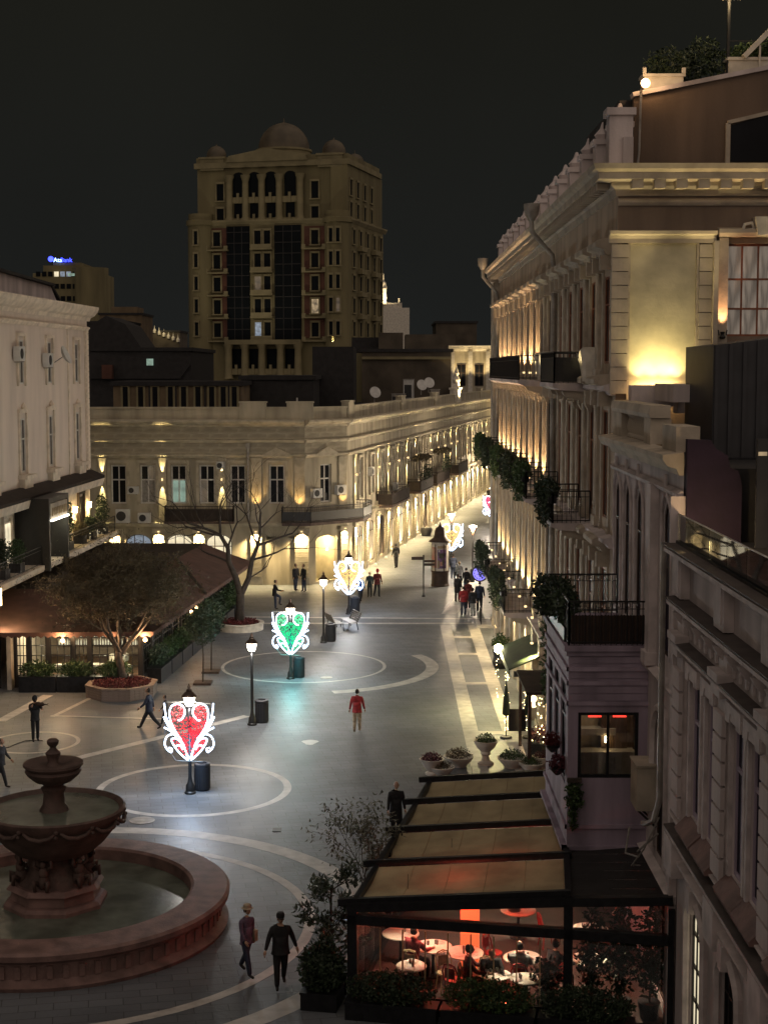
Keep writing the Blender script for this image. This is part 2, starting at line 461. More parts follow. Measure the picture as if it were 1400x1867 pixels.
# paving: stone setts, worn smooth so the lamps glint along it
def paving():
    m = bpy.data.materials.new('paving'); MAT['paving'] = m; m.use_nodes = True; nt = m.node_tree; b = nt.nodes['Principled BSDF']
    N = nt.nodes.new; L = nt.links.new
    tc = N('ShaderNodeTexCoord'); bt = N('ShaderNodeTexBrick'); mp = N('ShaderNodeMapping'); mp.inputs['Rotation'].default_value = (0, 0, radians(-10.6))
    bt.inputs['Scale'].default_value = 1; bt.inputs['Brick Width'].default_value = .8; bt.inputs['Row Height'].default_value = .4; bt.inputs['Mortar Size'].default_value = .012
    bt.inputs['Color1'].default_value = (.130, .144, .163, 1); bt.inputs['Color2'].default_value = (.162, .178, .199, 1); bt.inputs['Mortar'].default_value = (.080, .084, .09, 1)
    L(tc.outputs['Object'], mp.inputs[0]); L(mp.outputs[0], bt.inputs['Vector'])
    n1 = N('ShaderNodeTexNoise'); n1.inputs['Scale'].default_value = .22; n1.inputs['Detail'].default_value = 6; L(tc.outputs['Object'], n1.inputs['Vector'])
    mx = N('ShaderNodeMix'); mx.data_type = 'RGBA'; mx.blend_type = 'MULTIPLY'; mx.inputs['Factor'].default_value = 1
    rp = N('ShaderNodeValToRGB'); rp.color_ramp.elements[0].position = .3; rp.color_ramp.elements[0].color = (.62, .62, .62, 1); rp.color_ramp.elements[1].position = .7; rp.color_ramp.elements[1].color = (1.1, 1.1, 1.1, 1)
    L(n1.outputs['Fac'], rp.inputs[0]); L(bt.outputs['Color'], mx.inputs['A']); L(rp.outputs[0], mx.inputs['B']); L(mx.outputs['Result'], b.inputs['Base Color'])
    n2 = N('ShaderNodeTexNoise'); n2.inputs['Scale'].default_value = 1.4; n2.inputs['Detail'].default_value = 4; L(tc.outputs['Object'], n2.inputs['Vector'])
    rr = N('ShaderNodeMapRange'); rr.inputs['To Min'].default_value = .38; rr.inputs['To Max'].default_value = .62; L(n2.outputs['Fac'], rr.inputs['Value']); L(rr.outputs[0], b.inputs['Roughness'])
    n3 = N('ShaderNodeTexNoise'); n3.inputs['Scale'].default_value = 7; n3.inputs['Detail'].default_value = 3; L(tc.outputs['Object'], n3.inputs['Vector'])
    am = N('ShaderNodeMath'); am.operation = 'MULTIPLY_ADD'; am.inputs[1].default_value = -.6; L(bt.outputs['Fac'], am.inputs[0]); L(n3.outputs['Fac'], am.inputs[2])
    bp = N('ShaderNodeBump'); bp.inputs['Strength'].default_value = .35; bp.inputs['Distance'].default_value = .02; L(am.outputs[0], bp.inputs['Height']); L(bp.outputs[0], b.inputs['Normal'])
    b.inputs['Specular IOR Level'].default_value = .42
    return m
paving()

# ================================================================ ground and paving bands
ground = add('ground', MB().face((-1500, -400, 0), (1500, -400, 0), (1500, 2200, 0), (-1500, 2200, 0)), MAT['paving'])
tag(ground, 'grey stone paving of the square and the street', 'ground', kind='structure')
_bz = [0]
def band(mb, name='paving_band'):
    return add(name, mb, MAT['band_stone'], ground, Matrix.Identity(4))
def ring_band(cx, cy, r, w, a0=0, a1=360, n=72, z=.004):
    mb = MB(); a0, a1 = radians(a0), radians(a1)
    for k in range(n):
        p, q = a0 + (a1-a0)*k/n, a0 + (a1-a0)*(k+1)/n
        mb.face((cx+r*cos(p), cy+r*sin(p), z), (cx+(r+w)*cos(p), cy+(r+w)*sin(p), z), (cx+(r+w)*cos(q), cy+(r+w)*sin(q), z), (cx+r*cos(q), cy+r*sin(q), z))
    band(mb, 'paving_ring')
def line_band(p, q, w, z=.004):
    p, q = Vector((p[0], p[1], 0)), Vector((q[0], q[1], 0)); d = (q-p).normalized(); n = Vector((-d.y, d.x, 0)) * w/2; zz = Vector((0, 0, z))
    band(MB().face(p-n+zz, q-n+zz, q+n+zz, p+n+zz))
FX, FY = -8.75, 39.9            # fountain centre
ring_band(-6.72, 53.2, 3.18, .27)
ring_band(-4.0, 75.7, 3.95, .16)
ring_band(-4.0, 75.7, 6.1, .62, -75, 28)
ring_band(-13.9, 60.0, 1.65, .16)
ring_band(FX, FY, 6.62, .30, z=.004)
ring_band(FX, FY, 8.1, .62, z=.004)
line_band(G(120, 1388), G(450, 1306), .42, .008)
line_band(G(0, 1316), G(88, 1268), .5, .012)
line_band(G(95, 1308), G(168, 1272), .22, .016)
line_band(G(92, 1306), G(300, 1312), .2, .02)
line_band((3.55, 44.5), (3.55, 88.2), .62, .008)
line_band((5.15, 44.5), (5.15, 88.2), .62, .008)
for i, y in enumerate((84.0, 79.0, 71.5, 61.6, 52.0)): line_band((3.86, y), (4.84, y), .55, .012)
line_band((-9.0, 88.6), (6.3, 88.6), .45, .016)
line_band((-9.0, 91.0), (6.3, 90.2), .35, .016)
line_band((3.9, 92.0), (8.4, 118), .9, .02)
# manhole covers and stray marks
for i, (px, py, r) in enumerate(((259, 1497, .42), (595, 1236, .3))):
    p = G(px, py); add('manhole_cover', MB().lathe([(r, 0), (r, .012), (r-.05, .016), (0.001, .016)], 20, (p.x, p.y, .004)), MAT['zinc'], ground, Matrix.Identity(4))
p = G(505, 1514); add('drain_grate', MB().box(p.x-.14, p.x+.14, p.y-.2, p.y+.2, .002, .016), MAT['black_iron'], ground, Matrix.Identity(4))
p = G(565, 1354); add('puddle_glint', MB().slab([(p.x+.3*cos(a)*(1+.3*sin(3*a)), p.y+.42*sin(a)) for a in [k*.4 for k in range(15)]], .003, .006), MAT['ac_white'], ground, Matrix.Identity(4))  # reflected light on a puddle, painted as a flat white patch
# ================================================================ tall house on the east side of the street
XW = 6.45
tall = thing('tall_house', 'tall ornate pale stone house with floodlit end wall and balconies beside the street', 'building', T(XW, 43, 0))
FR = Fr(XW, 43.0, pi/2)           # along the street
LT, HT = 45.0, 19.9
near_s = [1.7, 4.6, 7.5, 10.4, 13.2]
far_s = [17.0 + 2.9 * k for k in range(10)]
WST = [(5.2, 9.0), (10.45, 13.6), (14.95, 17.45)]
holes = []
for s in near_s + far_s:
    for z0, z1 in WST: holes.append((s - .62, s + .62, z0, z1))
    holes.append((s - .8, s + .8, .25, 3.4, .55))
wl = wall_mesh(LT, HT, holes, .1)
add('street_wall', wl, MAT['stone_warm'], tall, FR.M())
mb = MB().box(.45, LT, -8, -.14, 0, HT - .05); add('core', mb, MAT['roof_dark'], tall, FR.M())
JAMB = MB().box(-.14, .14, 0, .26, 0, 1)
HOOD = lambda: MB().mould([(0, 0), (.2, .0), (.28, .16), (.5, .22), (.5, .36), (.42, .42), (0, .5)], -.95, .95).box(-.9, -.66, .0, .36, -.42, -.002).box(.66, .9, 0, .36, -.42, -.002)
def shell_pediment():
    mb = MB()
    N = 9
    for k in range(N):
        a, b = pi*k/N, pi*(k+1)/N
        mb.face((.0, .05, 0), (.62*cos(a), .45, .95*sin(a)), (.62*cos(b), .45, .95*sin(b)))
        mb.face((.62*cos(a), .45, .95*sin(a)), (.62*cos(b), .45, .95*sin(b)), (.72*cos(b), .35, 1.05*sin(b)), (.72*cos(a), .35, 1.05*sin(a)))
        mb.face((.72*cos(a), .35, 1.05*sin(a)), (.72*cos(b), .35, 1.05*sin(b)), (.72*cos(b), 0, 1.05*sin(b)), (.72*cos(a), 0, 1.05*sin(a)))
    return mb
for i, s in enumerate(near_s + far_s):
    far = s > 16
    for j, (z0, z1) in enumerate(WST):
        pm = MAT['dark_glass'] if R.random() < .85 else MAT['room_dim']
        window(tall, FR.M(s, -.08, z0), 1.24, z1 - z0, MAT['red_wood'] if not far else MAT['dark_wood'], pm, 2, (.68,))
        h = z1 - z0 + .25
        for q in (-.80, .80):
            add('jamb_pilaster', lambda: MB().box(-.13, .13, .0, .05, -.2, h).box(-.16, .16, 0, .08, h, h+.16).box(-.16, .16, 0, .08, -.45, -.2), MAT['stone_pale'], tall, FR.M(s + q, 0, z0), key=('jamb', round(h, 2)))
        add('window_hood', HOOD, MAT['stone_pale'], tall, FR.M(s, .002, z1 + .55), key='hood')
    window(tall, FR.M(s, -.08, .25), 1.6, 3.15, MAT['dark_wood'], MAT['room_cream'] if far and i % 2 else MAT['dark_glass'], 2, (.7,), rise=.55, name='shop_window')
# piers between the bays: slim pilasters with string-light runs
piers = [s + 1.45 for s in near_s[:-1]] + [15.1] + [s + 1.45 for s in far_s]
for s in piers:
    for z0, z1 in ((4.4, 9.7), (10.1, 14.1), (14.5, 18.1)):
        h = z1 - z0
        add('pier_pilaster', lambda: MB().box(-.32, .32, 0, .12, 0, h).box(-.38, .38, 0, .24, h, h+.26).box(-.36, .36, 0, .18, 0, .3).box(-.2, .2, .12, .14, .6, h - .4), MAT['stone_pale'], tall, FR.M(s, .002, z0), key=('pier', round(h, 2)))
for s in piers:
    add('ground_pier', lambda: MB().box(-.45, .45, 0, .2, 0, 3.9).box(-.52, .52, 0, .28, 0, .5), MAT['stone_pale'], tall, FR.M(s, .002, 0), key='gpier')
# belts and main cornice
BELT = [(0, 0), (.12, 0), (.18, .1), (.32, .16), (.32, .26), (0, .34)]
for z in (4.0, 9.75, 14.05): add('belt_course', MB().mould(BELT, 0, LT), MAT['stone_moulding'], tall, FR.M(0, .003, z))
CORN = [(0, 0), (.06, 0), (.1, .18), (.22, .26), (.22, .36), (.62, .4), (.62, .58), (.74, .66), (.78, .8), (.0, .86)]
add('main_cornice', MB().mould(CORN, 0, LT, c0=1.0), MAT['stone_pale'], tall, FR.M(0, .003, HT - .36))
DENT = lambda: MB().box(-.1, .1, .0, .34, 0, .2)
for k in range(int(LT / .5)):
    add('dentil', DENT, MAT['stone_pale'], tall, FR.M(.3 + k * .5, .225, HT - .165), key='dentil_side')
# attic posts and low parapet along the street
for k in range(14):
    add('parapet_post', lambda: MB().box(-.32, .32, -.55, .0, 0, 1.1).box(-.4, .4, -.62, .08, 1.1, 1.26).lathe([(.2, 1.26), (.28, 1.42), (.12, 1.6), (.05, 1.8), (.01, 1.82)], 8, (0, -.27, 0)), MAT['stone_dusk'], tall, FR.M(1.0 + k * 3.25, .1, HT + .5), key='ppost')
add('parapet', MB().box(0, LT, -.4, -.12, 0, .75), MAT['stone_dusk'], tall, FR.M(0, 0, HT + .5))
# far corner tower piece
add('corner_turret', MB().box(LT-1.6, LT+.3, -.5, .35, 4.4, 19.6).box(LT-1.8, LT+.5, -.6, .55, 19.6, 20.0).box(LT-1.7, LT+.4, -.55, .45, 9.8, 10.1).box(LT-1.7, LT+.4, -.55, .45, 14.1, 14.4), MAT['stone_pale'], tall, FR.M())
# rain pipes
def pipe(s):
    mb = MB(); mb.lathe([(.12, 0), (.26, .22), (.3, .5), (.3, .62)], 10, (s, 1.0, HT + .35))
    mb.tube([(s, 1.0, HT+.36), (s, .98, HT-.05), (s, .55, HT-.55), (s, .22, HT-.9), (s, .16, HT-1.4), (s, .16, .3)], .09, 8)
    add('rain_pipe', mb, MAT['zinc'], tall, FR.M(), smooth=40)
pipe(14.6); pipe(LT - 2.2)
# ---- balconies
def iron_rail(mb, pts, z0, h, step=.14, deco=True):
    pts = [Vector((p[0], p[1], 0)) for p in pts]
    for a, b in zip(pts[:-1], pts[1:]):
        mb.bar(a + Vector((0, 0, z0 + h)), b + Vector((0, 0, z0 + h)), .05, .04); mb.bar(a + Vector((0, 0, z0 + .08)), b + Vector((0, 0, z0 + .08)), .03)
        if deco: mb.bar(a + Vector((0, 0, z0 + h - .18)), b + Vector((0, 0, z0 + h - .18)), .02)
        n = max(2, int((b - a).length / step))
        for k in range(n + 1):
            p = a.lerp(b, k / n); w = .045 if k in (0, n) else .018
            mb.bar(p + Vector((0, 0, z0)), p + Vector((0, 0, z0 + h)), w)
def balcony(parent, fr, s0, s1, z, proj=1.2, rail_h=1.0, planters=None, rm='black_iron', solid=False):
    sl = add('balcony', MB().mould([(0, -.22), (proj-.25, -.16), (proj, -.06), (proj, .06), (0, .06)], s0, s1), MAT['stone_dusk'], parent, fr.M(0, 0, z))
    mb = MB(); iron_rail(mb, [(s0+.04, .05), (s0+.04, proj-.05), (s1-.04, proj-.05), (s1-.04, .05)], .06, rail_h)
    if solid: mb.box(s0+.06, s1-.06, proj-.065, proj-.045, .1, rail_h-.1); mb.box(s0+.035, s0+.05, .05, proj-.06, .1, rail_h-.1)
    add('railing', mb, MAT[rm], sl, fr.M(0, 0, z))
    n = max(2, int((s1 - s0) / 1.4) + 1)
    for k in range(n):
        x = s0 + .25 + (s1 - s0 - .5) * k / (n - 1)
        add('bracket', lambda: MB().plate([(0, 0), (proj*.75, 0), (proj*.7, -.14), (.25, -.34), (.12, -.62), (0, -.66)], -.11, .11), MAT['stone_pale'], sl, fr.M(x, 0, z - .19, pi/2) , key=('brk', proj))
    return sl
bal_spots = [(4.6, 7.6), (13.6, 16.4), (19.4, 22.4), (26.0, 29.2), (32.8, 36.0), (39.0, 42.0)]
for a, b in bal_spots: balcony(tall, FR, a, b, 9.95, 1.25)
balcony(tall, FR, 4.6, 8.6, 14.3, 1.25, .95, solid=True)
balcony(tall, FR, 17.0, 33.5, 14.3, 1.25, .95)
for a, b in ((22.0, 28.0), (32.5, 40.0)): balcony(tall, FR, a, b, 4.35, 1.35)
for s in (4.2, 16.4, 18.6): add('shell_pediment', shell_pediment, MAT['white_stone'], tall, FR.M(s, .02, 14.42), key='shell')
# ---- lit uplighters at the feet of the far bays, light pieces belong to this house
for k, s in enumerate(far_s):
    for z in (10.25, 14.6):
        f = add('uplighter', lambda: MB().box(-.05, .05, 0, .1, 0, .07), MAT['lamp_soft'], tall, FR.M(s + 1.02, .36, z), key='upl')
        spot(tall, FR.P(s + 1.0, .30, z + .12), (.06, .14, 1), round(R.uniform(.6, 1.2) * 5) * (85 if z < 12 else 110), (1, .60, .28), 70, .8)
    add('uplighter', None, MAT['lamp_soft'], tall, FR.M(s + 1.45, .42, 4.75), key='upl')
    spot(tall, FR.P(s + 1.0, .30, 4.95), (.06, .14, 1), 520, (1, .70, .34), 70, .8)
    if k % 2 == 0:
        add('uplighter', None, MAT['lamp_soft'], tall, FR.M(s + 1.45, .42, 3.7), key='upl')
        spot(tall, FR.P(s + 1.45, .5, 3.6), (.06, 0, -1), 700, (1, .74, .36), 100, .8)
for s in (4.2, 16.4, 18.6): spot(tall, FR.P(s, .8, 14.5), (.45, 0, 1), 40, (1, .8, .42), 80, .8)

# ---- end wall facing the square
FE = Fr(13.0, 43.0, pi)            # local x runs from x=13 westwards
def ex(x): return 13.0 - x
add('end_wall', wall_mesh(13 - XW, HT, [(ex(11.3), ex(9.5), 15.7, 18.25)], .3), MAT['stone_shaded'], tall, FE.M())
add('end_cornice', MB().mould(CORN, 0, ex(XW), c1=1.0), MAT['stone_pale'], tall, FE.M(0, .003, HT - .36))
for k in range(11): add('dentil', lambda: MB().box(-.15, .15, 0, .36, -.04, .2), MAT['stone_pale'], tall, FE.M(ex(6.9 + k * .6), .225, HT - .165), key='dentil_end')
add('frieze_moulding', MB().mould([(0, 0), (.05, 0), (.1, .08), (.1, .14), (0, .2)], 0, ex(XW)), MAT['stone_pale'], tall, FE.M(0, .003, HT - .62))
# lit blank panel between quoins
for side, x0, x1 in (('a', 6.28, 6.74), ('b', 8.70, 9.06)):
    for k in range(11):
        z0 = 14.1 + k * .375
        add('quoin_block', lambda: MB().box(0, x1 - x0, 0, .15, .008, .362), MAT['stone_pale'], tall, FE.M(ex(x1), .003, z0), key=('quoin', side))
add('panel', MB().box(ex(8.62), ex(6.80), 0, .05, 13.9, 18.28), MAT['panel_render'], tall, FE.M(0, .002, 0))
for x in (6.77, 8.66): add('panel_moulding', lambda: MB().box(-.03, .03, 0, .12, 0, 4.4), MAT['stone_pale'], tall, FE.M(ex(x), .004, 13.9), key='pmv')
add('panel_cornice', MB().mould([(0, 0), (.16, 0), (.16, .12), (.2, .2), (.3, .24), (.32, .32), (0, .36)], ex(9.15), ex(6.2)), MAT['stone_pale'], tall, FE.M(0, .004, 18.25))
add('panel_return', MB().box(ex(9.2), ex(9.07), 0, .3, 14.1, 18.3), MAT['stone_pale'], tall, FE.M(0, .004, 0))
# lit window with carved head
w = window(tall, FE.M(ex(10.4), -.26, 15.7), 1.8, 2.55, MAT['red_wood'], MAT['curtain_lit'], 4, (.30, .62), t=.06)
add('window_surround', MB().box(ex(9.5), ex(9.24), 0, .12, 15.4, 18.4), MAT['stone_pale'], tall, FE.M(0, .004, 0))
add('window_head', MB().mould([(0, 0), (.2, 0), (.28, .1), (.28, .2), (0, .26)], ex(11.6), ex(9.2)), MAT['stone_pale'], tall, FE.M(0, .006, 18.42))
add('keystone', MB().plate([(-.16, 0), (.16, 0), (.24, .5), (-.24, .5)], 0, .38).tube([(-.55, .2, .12), (-.5, .22, .3), (-.3, .22, .34), (-.24, .2, .18), (-.4, .2, .14)], .05, 5).tube([(.55, .2, .12), (.5, .22, .3), (.3, .22, .34), (.24, .2, .18), (.4, .2, .14)], .05, 5), MAT['white_stone'], tall, FE.M(ex(10.4), .01, 18.45))
add('window_lamp', MB().lathe([(.05, 0), (.09, .05), (.04, .12), (.07, .2)], 8).tube([(-.1, 0, .1), (-.12, 0, .25)], .02, 4).tube([(.1, 0, .1), (.12, 0, .25)], .02, 4), MAT['black_iron'], tall, FE.M(ex(9.36), .2, 15.62))
spot(tall, FE.P(ex(9.36), .30, 15.85), (0, .14, 1), 110, (1, .50, .22), 60, .8)
# flood light behind its concrete trough, standing on the lower roof
add('light_trough', MB().box(ex(8.4), ex(6.75), .35, .9, 13.75, 14.35).box(ex(8.7), ex(7.9), .9, 1.5, 13.6, 14.1), MAT['stone_dusk'], tall, FE.M())
fl = add('flood_lamp', MB().box(ex(8.1), ex(7.0), .14, .28, 14.2, 14.32), MAT['lamp_warm'], tall, FE.M())
for x in (7.1, 7.45, 7.8, 8.1): spot(tall, FE.P(ex(x), .34, 14.36), (0, .17, 1), 75, (1, .80, .34), 95, .9)
for x in (7.0, 9.0, 11.0): spot(tall, FE.P(ex(x), 1.15, 14.45), (0, .10, 1), 420, (1, .78, .38), 30, .8)
# attic behind the cornice
add('attic_wall', MB().plate([(ex(13), 20.3), (ex(6.95), 20.3), (ex(6.95), 22.3), (ex(7.15), 22.4), (ex(10.7), 23.1), (ex(13), 23.45)], -.9, -.6), mat('attic_brown', (.15, .105, .075), .85, .3, 1.1, .25, 12, streak=True), tall, FE.M())
add('attic_coping', MB().bar((ex(6.9), -.75, 22.38), (ex(10.7), -.75, 23.13), .5, .12).bar((ex(10.7), -.75, 23.13), (ex(13), -.75, 23.5), .5, .12), MAT['stone_dusk'], tall, FE.M())
add('attic_opening', MB().plate([(ex(12.5), 20.55), (ex(9.65), 20.55), (ex(9.65), 21.55), (ex(10.7), 21.85), (ex(12.5), 22.2)], -.598, -.57), MAT['dark_glass'], tall, FE.M())
add('attic_opening_frame', MB().box(ex(9.62), ex(9.5), -.6, -.5, 20.5, 21.6).bar((ex(9.55), -.55, 21.62), (ex(12.5), -.55, 22.3), .1, .1), MAT['stone_pale'], tall, FE.M())
add('attic_post', MB().box(ex(6.85), ex(6.2), -.7, -.1, 20.4, 21.75).box(ex(6.92), ex(6.12), -.78, -.02, 21.75, 21.95), MAT['stone_dusk'], tall, FE.M())
add('attic_roof', MB().box(0, ex(6.6), -8, -1, 22.0, 22.3), MAT['roof_dark'], tall, FE.M())
# lamp on a bent pipe at the parapet, standing on the cornice
pl = thing('parapet_lamp', 'bare glowing lamp on a thin pale pipe at the roof edge', 'lamp', FE.M(ex(7.1), -.45, 20.5))
add('pipe', MB().tube([(.05, 0, .0), (.02, 0, .3), (0, .05, 1.9), (0, .1, 2.0), (-.05, .25, 2.05)], .035, 6), MAT['zinc'], pl)
add('lamp_head', MB().ball((-.08, .3, 2.12), .13), MAT['lamp_orange'], pl, smooth=True)
point(pl, FE.P(ex(7.1) - .08, -.10, 22.85), 30, (1, .62, .3), .1)
# roof terrace things
def foliage(n, rx, ry, rz, L=.16, W=.09, seed=1, c=(0, 0, 0), shell=.5):
    r = random.Random(seed); mb = MB()
    for _ in range(n):
        while True:
            p = Vector((r.uniform(-1, 1), r.uniform(-1, 1), r.uniform(-1, 1)))
            if shell < p.length < 1: break
        d = Vector((r.gauss(0, 1), r.gauss(0, 1), r.gauss(.2, 1)))
        mb.leaf((c[0]+p.x*rx, c[1]+p.y*ry, c[2]+p.z*rz), d, (r.gauss(0, 1), r.gauss(0, 1), r.gauss(0, 1)), L*r.uniform(.6, 1.3), W*r.uniform(.6, 1.3))
    return mb
t = thing('roof_planter', 'pale balustrade-topped planter box with dark shrub on the roof edge', 'planter', T(7.85, 44.4, 22.35))
add('box', MB().box(-.55, .55, -.3, .3, 0, .62).box(-.6, .6, -.34, .34, .62, .7).box(-.6, -.5, -.36, -.26, .7, .86).box(.5, .6, -.36, -.26, .7, .86), MAT['white_stone'], t)
add('shrub', foliage(700, .7, .4, .5, .14, .07, 3, (.2, .1, 1.0), .2), MAT['leaf_dark'], t)
t = thing('roof_trough', 'long white trough with green hedge on the roof terrace', 'planter', T(11.2, 44.8, 23.0))
add('trough', MB().box(-1.45, 1.6, -.3, .3, 0, .55).box(-1.5, 1.6, -.35, .35, .5, .58), MAT['white_stone'], t)
add('hedge', foliage(1500, 1.5, .35, .35, .14, .08, 4, (0, 0, .75), .1), MAT['leaf_green'], t)
t = thing('roof_shrub', 'dark bushy shrub beside the roof lamp post', 'shrub', T(9.1, 45.0, 22.5))
add('foliage', foliage(900, .75, .5, .75, .15, .08, 5, (0, 0, .95), .1), MAT['leaf_dark'], t)
add('pot', MB().lathe([(.2, 0), (.3, .3), (.34, .34)], 10), MAT['fountain_dark'], t)
t = thing('roof_lamp_post', 'black twin-globe lamp post on the roof terrace', 'lamp', T(9.75, 44.6, 22.7))
add('post', MB().tube([(0, 0, 0), (0, 0, 2.5)], .05, 8).bar((-.16, 0, 2.5), (.3, 0, 2.5), .03).bar((-.02, 0, 1.35), (1.1, 0, 1.35), .03).lathe([(.12, 0), (.08, .2), (.05, .4)], 8), MAT['black_iron'], t)
for q in (-.16, .3):
    g = add('globe', MB().ball((q, 0, 2.62), .13), MAT['lamp_orange'], t, smooth=True)
point(t, (9.75, 44.3, 25.1), 40, (1, .72, .36), .1)
t = thing('roof_beam', 'pale sloping timber beam of the roof pergola', 'beam', T(10.6, 44.4, 23.6))
add('timber', MB().bar((-.45, 0, -.03), (.55, 0, .98), .16, .14).bar((.0, 0, -.4), (.0, 0, .3), .05).bar((.45, .1, -.4), (.45, .1, .8), .05), MAT['white_stone'], t)
# ================================================================ middle house with arched windows and the bay
mid = thing('arched_house', 'dim two-tier stone house with tall arched windows and a projecting bay', 'building', T(XW, 33, 0))
FM = Fr(XW, 33.0, pi/2); LM = 9.98; HM = 12.75
aw = [1.75, 5.55, 7.45, 9.15]
ah = [(s - .48, s + .48, 8.25, 11.75, .48) for s in aw]
ah += [(1.0, 2.6, 3.4, 7.0, .8), (.9, 2.7, .2, 2.9, .3)]
add('street_wall', wall_mesh(LM, HM, ah, .1), MAT['stone_dusk'], mid, FM.M())
add('core', MB().box(.1, LM - .05, -6, -.14, 0, HM - .1), MAT['roof_dark'], mid, FM.M())
for s in aw:
    window(mid, FM.M(s, -.08, 8.25), .96, 3.5, MAT['dark_wood'], MAT['violet_glass'], 1, (.7,), rise=.48)
    # ogee hood moulding
    add('ogee_hood', lambda: MB().tube([(-.62, .03, -1.9), (-.62, .035, -.55), (-.58, .04, -.2), (-.42, .05, .05), (-.2, .06, .22), (-.06, .07, .42), (0, .07, .7)], .04, 6).tube([(.62, .03, -1.9), (.62, .035, -.55), (.58, .04, -.2), (.42, .05, .05), (.2, .06, .22), (.06, .07, .42), (0, .07, .7)], .04, 6), MAT['stone_moulding'], mid, FM.M(s, 0, 11.72), key='ogee')
    add('window_jamb', lambda: MB().box(-.62, -.5, 0, .04, 0, 2.0).box(.5, .62, 0, .04, 0, 2.0), MAT['stone_moulding'], mid, FM.M(s, .003, 8.2), key='mjamb')
window(mid, FM.M(1.8, -.08, 3.4), 1.6, 3.6, MAT['dark_wood'], MAT['dark_glass'], 2, (.66,), rise=.8)
window(mid, FM.M(1.8, -.08, .2), 1.8, 2.7, MAT['dark_wood'], MAT['dark_glass'], 2, (.7,), rise=.3, name='shop_window')
add('arch_moulding', MB().tube([(-.92 , .08, 0)] + [(-.92*cos(pi*k/10), .08, 2.6 + .92*sin(pi*k/10)) for k in range(11)] + [(.92, .08, 0)], .11, 6), MAT['stone_moulding'], mid, FM.M(1.8, 0, 3.5))
add('pilaster', MB().box(-.26, .26, 0, .2, 8.0, 12.1).box(-.32, .32, 0, .28, 7.8, 8.1), MAT['stone_moulding'], mid, FM.M(3.2, .003, 0))
add('pilaster', MB().box(-.2, .2, 0, .16, 0, 12.1), MAT['stone_moulding'], mid, FM.M(.25, .003, 0))
add('string_course', MB().mould([(0, 0), (.08, 0), (.14, .1), (0, .16)], 0, LM), MAT['stone_moulding'], mid, FM.M(0, .004, 12.02))
add('cornice', MB().mould([(0, 0), (.1, 0), (.16, .14), (.36, .2), (.46, .34), (.46, .44), (0, .5)], 0, LM), MAT['stone_pale'], mid, FM.M(0, .004, HM - .24))
add('ledge', MB().mould([(0, 0), (.16, .02), (.22, .14), (0, .2)], 0, 4.2), MAT['stone_moulding'], mid, FM.M(0, .004, 7.6))
add('ledge', MB().mould([(0, 0), (.16, .02), (.22, .14), (0, .2)], 0, 4.2), MAT['stone_moulding'], mid, FM.M(0, .004, 3.0))
# parapet with balusters
add('parapet_block', MB().box(8.2, 9.7, -.4, .1, 13.0, 13.62), MAT['stone_pale'], mid, FM.M())
add('parapet_block', MB().box(3.7, 4.6, -.4, .1, 13.0, 13.62), MAT['stone_pale'], mid, FM.M())
add('parapet_block', MB().box(.35, 2.0, -.4, .12, 13.0, 13.55), MAT['stone_pale'], mid, FM.M())
add('parapet_rail', MB().mould([(-.36, 0), (.12, 0), (.16, .1), (.1, .3), (-.36, .3)], 3.6, 9.8), MAT['stone_pale'], mid, FM.M(0, 0, 13.63))
for k in range(11): add('baluster', lambda: MB().lathe([(.09, 0), (.09, .06), (.05, .1), (.1, .26), (.045, .5), (.08, .56), (.09, .62)], 8), MAT['stone_pale'], mid, FM.M(4.8 + k * .32, -.12, 13.005), key='mbal', smooth=40)
add('parapet_block', MB().box(6.2, 8.9, -1.6, -.9, 13.95, 14.4), MAT['stone_dusk'], mid, FM.M())
# end wall and its scrolled gable above the neighbour's terrace
add('gable_wall', MB().plate([(0, 10.9), (1.18, 10.9), (1.18, 12.3), (1.1, 12.62), (.92, 12.7), (.86, 12.95), (.6, 13.1), (.5, 13.28), (0, 13.3)], -.25, -.02), mat('violet_render', (.026, .014, .036), .85, .3, 1.5, .2), mid, T(XW + .02, 33.02, 0))
# ---- bay (oriel) with balcony on top
BX0, BY0, BY1, BZ0, BZ1 = 4.5, 37.0, 42.0, 3.1, 7.95
bw, bh = 1.46, 1.62
FB = Fr(XW, BY0, pi)               # front of bay, local x from the wall westwards
BL = XW - BX0
add('bay_front', wall_mesh(BL, BZ1, [(.22, .22 + 1.48, 4.78, 6.42)], .12, z0=BZ0), MAT['bay_paint'], mid, FB.M())
FBS = Fr(BX0, BY0, pi/2)
add('bay_side', wall_mesh(BY1 - BY0, BZ1, [(.5, 1.55, 4.5, 7.0), (1.95, 3.0, 4.5, 7.0), (3.4, 4.45, 4.5, 7.0)], .12, z0=BZ0), MAT['bay_paint'], mid, FBS.M())
for s in (1.025, 2.475, 3.925): window(mid, FBS.M(s, -.1, 4.5), 1.05, 2.5, MAT['dark_metal'], MAT['violet_glass'], 1, (.66,))
add('bay_floor', MB().box(BX0 + .02, XW - .02, BY0 + .02, BY1, BZ0 - .02, BZ0 + .1), MAT['bay_paint'], mid, Matrix.Identity(4))
add('bay_back', MB().box(BX0 + .02, XW - .02, BY1 - .06, BY1, BZ0, BZ1), MAT['bay_paint'], mid, Matrix.Identity(4))
for z, p in ((BZ0 - .1, .14), (BZ0 + .42, .06), (BZ1 - .5, .06), (7.1, .04), (6.6, .05)):
    add('bay_moulding', MB().box(-.0, BL + p, 0.003, p, z, z + .1), MAT['bay_paint'], mid, FB.M())
    add('bay_moulding', MB().box(-p, BY1 - BY0, 0.003, p + .002, z, z + .1), MAT['bay_paint'], mid, FBS.M())
